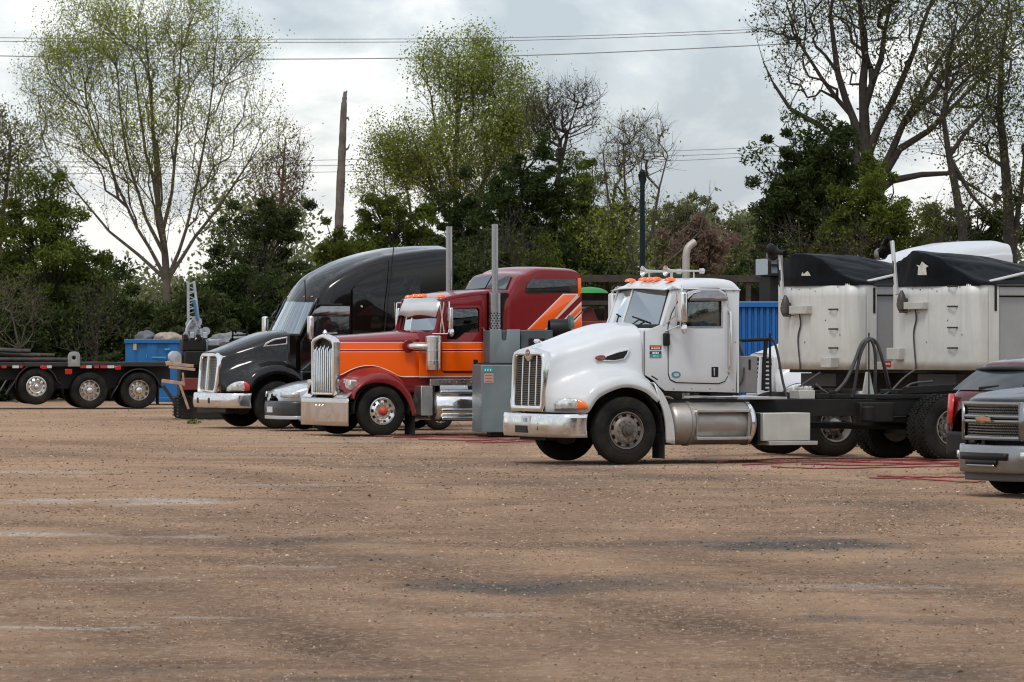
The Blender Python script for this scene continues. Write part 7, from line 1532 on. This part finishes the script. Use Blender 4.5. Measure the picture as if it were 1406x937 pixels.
b = MB(); b.box((xL, -1.15, ztop-.06), (xR2, 1.15, ztop-.025)); b.build('deck', mat('deck_timber', (.035, .028, .022), .9, var=.5, vscale=6), lt, 0)
n_ = int((xR2-xL)/.32)
for k in range(n_):
    x = xL+k*.32; b = MB(); b.box((x+.01, -1.14, ztop-.023), (x+.30, 1.14, ztop-.005-.006*(k % 3))); b.build('deck_plank', MATS['deck_timber'], lt, 0)
tp1, tp2 = mat('tape_red', (.42, .015, .01), .4), mat('tape_white', (.50, .50, .50), .4)
for (a0, a1, c) in ((2, 9, 0), (17, 26, 1), (27, 31, 0), (55, 64, 0), (64.5, 71, 1), (110, 118, 0), (118.5, 126, 1), (129, 136, 0), (138, 147, 0), (147.5, 157, 1), (160, 166, 0)):
    (q0, w0), (q1, w1) = Tr.at(a0, 505.7, -1.25), Tr.at(a1, 502, -1.25); b = MB(); b.box((q0, -1.258, w0), (q1, -1.251, w1)); b.build('reflective_tape', tp2 if c else tp1, lt, 0)
lg = Tr.poly([(93, 503.5), (93, 488), (95, 484.5), (99, 483), (104, 483), (108, 484.5), (109.8, 488), (109.8, 503.5)], -1.24); hc = Tr.at(101.3, 491.5, -1.24)
panel('lifting_lug', mat('lug_grey', (.27, .28, .28), .5, .3, dirt=.3), lt, lg, [[(hc[0]+.055*math.cos(a), hc[1]+.055*math.sin(a)) for a in [2*PI*i/14 for i in range(14)]]], -1.28, .05, .01)
for (a0, c0, a1, c1) in ((89.5, 507, 99, 514), (57, 502.5, 64, 507), (158, 503, 166, 508)):
    (q0, w0), (q1, w1) = Tr.at(a0, c1, -1.26), Tr.at(a1, c0, -1.26); b = MB(); b.box((q0, -1.275, w0), (q1, -1.25, w1)); b.build('side_lamp', REDL, lt, 35, .01)
b = MB()
for xw, zz in ((0, TR), (x2, TR), (x1_, z1_)): b.tube([(xw, -.95, zz), (xw, .95, zz)], .07, 8)
b.box((x1_-.4, -.6, .55), (.7, .6, .85)); b.bar((x2+.1, -.6, .9), (x2+.6, -.6, .5), .08, .08); b.build('suspension', BK2, lt, 0)
gx_, gz_ = Tr.at(200, 505, -1.22)
# pile of pipes on the deck
pp = mat('old_pipe', (.035, .028, .024), .7, .2, var=.4, dirt=.3); rp = random.Random(5)
for k in range(13):
    pxa = -150-rp.random()*20; pxb = 55+rp.random()*48; y_ = -.95+.15*k+rp.random()*.05; lvl = (k*5) % 3
    (xa, _), (xb_, _) = Tr.at(pxa, 490, y_), Tr.at(pxb-lvl*14, 490, y_); za = ztop+.05+.115*lvl
    b = MB(); b.tube([(xa, y_, za+.05+.16*lvl), ((xa+xb_)/2, y_, za+.06*lvl+.02*rp.random()), (xb_, y_+.1*rp.random(), za)], .055, 8)
    me = b.me('steel_pipe'); me.transform(Matrix.Translation((-xb_, 0, -ztop))); o = fin(me, 'steel_pipe', pp, None, 50)
    o.rotation_euler = (0, 0, Tr.th); pw_ = Tr.O+Tr.r*xb_; o.location = (pw_.x, pw_.y, ztop); tag(o, 'dark rusty steel pipe lying in the pile on the left flatbed trailer', 'pipe', 'pipes piled on the flatbed trailer')
# blue dumpster and what lies in it
df, dt2, dl_, dz2 = ribbed('dumpster', 'open blue dumpster heaped with junk behind the flatbed trailer', 'dumpster', 174, 262, 467, 138, 4, 1.8, .1, 3, mat('dumpster_blue', (.004, .105, .30), .45, var=.12, vscale=1.5, dirt=.25, dcol=(.03, .12, .22), streak=.3))
b = MB(); b.box((.05, .05, .5), (dl_-.05, 1.7, .56)); b.build('floor', BLK, dt2, 0)
for (a0, c0, a1, c1, m_, nm) in ((183, 472, 187.5, 481, mat('sticker_cream', (.45, .30, .20), .6), 'label_plate'), (226, 478.5, 233, 481, mat('print_cyan', (.03, .30, .45), .5), 'lettering'), (208, 490, 228, 492, MATS['print_cyan'], 'lettering'), (200.5, 487, 201.5, 491.5, MATS['print_cyan'], 'lettering')):
    (q0, w0), (q1, w1) = df.at(a0, c1, -.03), df.at(a1, c0, -.03); b = MB(); b.box((q0, -.035, w0), (q1, -.012, w1)); b.build(nm, m_, dt2, 0)
def heap(name, label, cat, px, py, Y, rx, rz, m_, seed, parent=None, ry=None):
    rg = np.random.default_rng(seed); bm = bmesh.new(); bmesh.ops.create_icosphere(bm, subdivisions=3, radius=1)
    from mathutils import noise
    for v in bm.verts:
        d = 1+.35*noise.noise(v.co*1.7+Vector((seed, 0, 0)))+.15*noise.noise(v.co*4); v.co = Vector((v.co.x*rx*d, v.co.y*(ry or rx*.8)*d, max(v.co.z, -.45)*rz*d))
    me = bpy.data.meshes.new(name); bm.to_mesh(me); bm.free(); o = fin(me, name, m_, None, 60); o.location = P3(px, py, Y); tag(o, label, cat); return o
heap('tarpaulin', 'crumpled dark grey tarpaulin on top of the blue dumpster', 'tarpaulin', 198, 466, 138.8, .34, .24, mat('grey_tarp', (.10, .105, .115), .6, var=.4, vscale=6), 3)
heap('rubble_heap', 'tan heap of rubbish on the right end of the blue dumpster', 'rubbish', 231, 467, 138.8, .50, .22, mat('tan_rubble', (.30, .24, .19), .9, var=.3, vscale=8), 8)
# tracked drill rig
o_ = P3(262, HY, 114); rig = empty('drill_rig', (o_.x, 114, 0), .15, 'tracked drill rig with raised pale steel mast, left of the black truck grille', 'drill rig')
s_ = 114/F
def rq(px, py, y=0): return ((px-262)*s_, y, CH-(py-HY)*s_)
SM = mat('mast_steel', (.42, .46, .50), .35, .5, var=.2, dirt=.3)
b = MB(); a, c, d, e_ = rq(258.5, 386), rq(266.5, 386), rq(259, 450), rq(274, 450)
for y in (0, .14): b.bar((a[0], y, a[2]), (d[0], y, d[2]), .05, .05, (1, 0, 0)); b.bar((c[0], y, c[2]), (e_[0], y, e_[2]), .05, .05, (1, 0, 0))
for k in range(9): f_ = k/9; p_ = Vector(rq(259, 387+60*f_)); q_ = Vector(rq(267+6*f_, 391+60*f_)); b.bar(p_ if k % 2 else Vector((p_.x, 0, q_.z)), q_ if k % 2 else Vector((q_.x, 0, p_.z)), .02, .03, (0, 1, 0))
for k in range(6): f_ = k/5; p_ = Vector(rq(259, 390+58*f_)); q_ = Vector(rq(267+6*f_, 388+58*f_)); b.bar(p_, q_, .03, .04, (0, 1, 0))
b.build('mast', SM, rig, 0)
b = MB(); b.tube([rq(266, 412, -.06), rq(271, 440, -.06)], .035, 8); b.build('hydraulic_cylinder', mat('blue_hose', (.03, .16, .28), .4), rig)
b = MB()
for (px, py, r) in ((262, 446, .12), (270, 442, .13), (266, 456, .15), (276, 458, .12), (258, 460, .10), (283, 455, .10)): b.lathe([(-.08, .0005), (-.08, r), (.10, r), (.10, .0005)], 'y', rq(px, py, .05), 12)
b.tube(smooth_path([rq(262, 440, -.1), rq(255, 455, -.12), rq(264, 468, -.12), rq(275, 462, -.1), rq(283, 470, -.1)], 16), .03, 6); b.build('joint_cluster', SM, rig, 40)
for (p0, p1, p2, p3, y0, y1, nm, m_) in ((250, 466, 282, 482, -.2, .8, 'engine_block', BLK), (253, 482, 300, 503, -.3, .9, 'body', BLK), (281, 466, 300, 486, -.1, .7, 'tank', mat('dull_alu', (.33, .35, .36), .4, .5, var=.2)), (247, 505, 300, 545, .1, .9, 'lower_frame', BLK), (284, 474, 300, 500, -.35, -.2, 'panel', PLAS)):
    A_, B__ = rq(p0, p3), rq(p2, p1); b = MB(); b.box((A_[0], y0, A_[2]), (B__[0], y1, B__[2])); b.build(nm, m_, rig, 35, .03)
for k in range(4): A_ = rq(251+k*9, 463-(k % 2)*3); b = MB(); b.box((A_[0], -.22, A_[2]-.08), (A_[0]+.10, .3, A_[2]+.06)); b.build('valve', SM if k % 2 else BLK, rig, 35, .01)
b = MB(); A_ = rq(242, 488, -.1); b.lathe([(-.35, .0005), (-.33, .14), (-.2, .13), (.2, .13), (.33, .14), (.35, .0005)], 'y', (A_[0], .5, A_[2]-.04), 18); b.build('white_tank', mat('tank_white', (.45, .50, .54), .4, dirt=.3), rig)
for (yy) in (-.35, 1.0):     # crawler tracks with cleats
    A_, B__ = rq(243.5, 577.5), rq(262.5, 545); b = MB(); b.prism([(A_[0], .06), (A_[0]+.06, 0), (1.5, 0), (1.6, .15), (1.55, .50), (A_[0]+.1, .56), (A_[0], .48)], yy-.18, yy+.18); tk_ = b.build('track', RUB, rig, 0, .02)
    for k in range(7): z = .06+k*.075; b = MB(); b.box((A_[0]-.03, yy-.19, z), (A_[0]+.0, yy+.19, z+.035)); b.build('cleat', UND, tk_, 0)
(A_, B__) = rq(249, 536), rq(262, 519); b = MB(); b.box((A_[0], -.2, A_[2]), (B__[0]+.2, 0, B__[2])); b.build('red_box', rdp, rig, 35, .02)
tim = mat('pale_timber', (.36, .24, .17), .85, var=.3, vscale=6)
for (p0, p1, w_, lb) in (((228, 499), (266, 503), .12, 'rough pale plank lying across the trailer tail beside the drill rig'), ((232, 504), (268, 508), .10, 'lower rough plank beside the drill rig tank'), ((222, 523), (252, 527), .14, 'horizontal pale timber in front of the drill rig'), ((247, 528), (259, 562), .09, 'slanting pale timber prop leaning left of the track'), ((251, 512), (253, 530), .07, 'short upright timber post left of the red box')):
    a, c = P3(*p0, 113.2), P3(*p1, 113.2); b = MB(); b.bar(a-a, c-a, .08, w_*.62, (0, 0, 1) if abs(p0[0]-p1[0]) > 20 else (1, 0, 0)); o = b.build('timber', tim, None, 0, .006); o.location = a; tag(o, lb, 'plank')
b = MB(); a, c = P3(224, 530, 113.6), P3(246, 562, 113.6); b.bar(a-a, c-a, .06, .08, (1, 0, 0)); o = b.build('steel_strut', BK2, None, 0); o.location = a; tag(o, 'thin dark steel strut slanting down to the crawler track', 'strut')
heap('pink_rubble', 'pinkish tan rubble heaped on the trailer tail by the blue dumpster', 'rubbish', 246, 499, 127, .36, .14, mat('pink_tan', (.36, .23, .18), .9, var=.4, vscale=8), 12)
heap('rock_pile', 'grey rocks and scrap heaped behind the bonnet of the black truck', 'scrap', 318, 470, 126, .75, .26, mat('scrap_grey', (.18, .19, .20), .8, var=.5, vscale=7), 15)
o_ = P3(330, HY, 125); rk = empty('steel_rack', (o_.x, 125, 0), 0, 'small dark steel rack standing on the scrap heap behind the black truck', 'rack'); s_ = 125/F
for (x0, y0, x1, y1) in ((319, 468, 320, 449), (340, 468, 339, 448), (319, 455, 340, 454), (319, 461, 340, 460), (316, 466, 343, 466), (324, 458, 322, 449)):
    b = MB(); b.bar(((x0-330)*s_, 0, CH-(y0-HY)*s_), ((x1-330)*s_, 0, CH-(y1-HY)*s_), .05, .05, (0, 1, 0)); b.build('bar', BLK, rk, 0)
b = MB(); b.box((-.3, .1, 0), (.3, .5, CH-.05)); b.build('stand', BLK, rk, 0)
# red hoses on the dirt
HM = mat('red_hose', (.22, .012, .018), .5, dirt=.35, dcol=(.20, .12, .09))
HS = [([(498, 597.5), (560, 599), (640, 598), (760, 600)], 'red hose on the ground, topmost line under the orange truck'), ([(540, 601), (620, 600), (690, 602.5), (765, 602)], 'red hose on the ground running past the cabinet feet'), ([(575, 603), (650, 605), (700, 603.5), (770, 605.5)], 'red hose curving below the orange truck mud flap'),
      ([(600, 599.5), (660, 601.5), (720, 606.5), (775, 607)], 'red hose crossing the others before the grey cabinet'), ([(640, 606.5), (690, 607.5), (740, 604), (780, 604)], 'lowest red hose before the grey cabinet'),
      ([(985, 635), (1080, 630), (1180, 629.5), (1325, 632)], 'red hose on the ground under the white truck rear frame'), ([(1000, 633), (1110, 634.5), (1220, 632), (1330, 637)], 'red hose curving just before the white truck rear wheels'), ([(1020, 639), (1120, 634), (1240, 636.5), (1340, 635)], 'thin red hose crossing in front of the white truck rear wheels'),
      ([(1060, 641.5), (1130, 643.5), (1230, 642), (1335, 640)], 'red hose lying well before the white truck rear wheels'), ([(1195, 656.5), (1260, 658), (1320, 662), (1352, 662)], 'lowest red hose on the ground beside the pickup bumper'), ([(1205, 654), (1270, 655.5), (1345, 655)], 'upper of the two red hoses beside the pickup bumper'), ([(1100, 637), (1190, 639.5), (1290, 637), (1335, 641)], 'red hose between the rear wheels and the pickup')]
for k, (pts, lb) in enumerate(HS):
    P_ = [G(a, c+1.0)+Vector((0, 0, .012)) for a, c in pts]; a0 = P_[0].copy(); b = MB(); b.tube([(x, y+.10*math.sin(i*.55+k), z) for i, (x, y, z) in enumerate(smooth_path([tuple(p-a0) for p in P_], 60))], .0125, 6); o = b.build('red_hose', HM, None); o.location = a0; tag(o, lb, 'hose', 'red hoses on the ground')
# tuft of weeds by the black truck
rg = np.random.default_rng(4); g_ = G(265, 582); Q = np.repeat(np.array([[g_.x, g_.y, .04]]), 110, 0)+rg.normal(0, 1, (110, 3))*np.array([.10, .25, .03]); Q[:, 2] = np.abs(Q[:, 2]); v, f = leaves(Q-np.array([g_.x, g_.y, 0]), .05, 1, .01, rng=rg)
o = raw_mesh('weeds', v, f, MATS['leaf_mid']); o.location = (g_.x, g_.y, 0); tag(o, 'small green tuft of weeds in the dirt before the drill rig', 'weeds', kind='stuff')
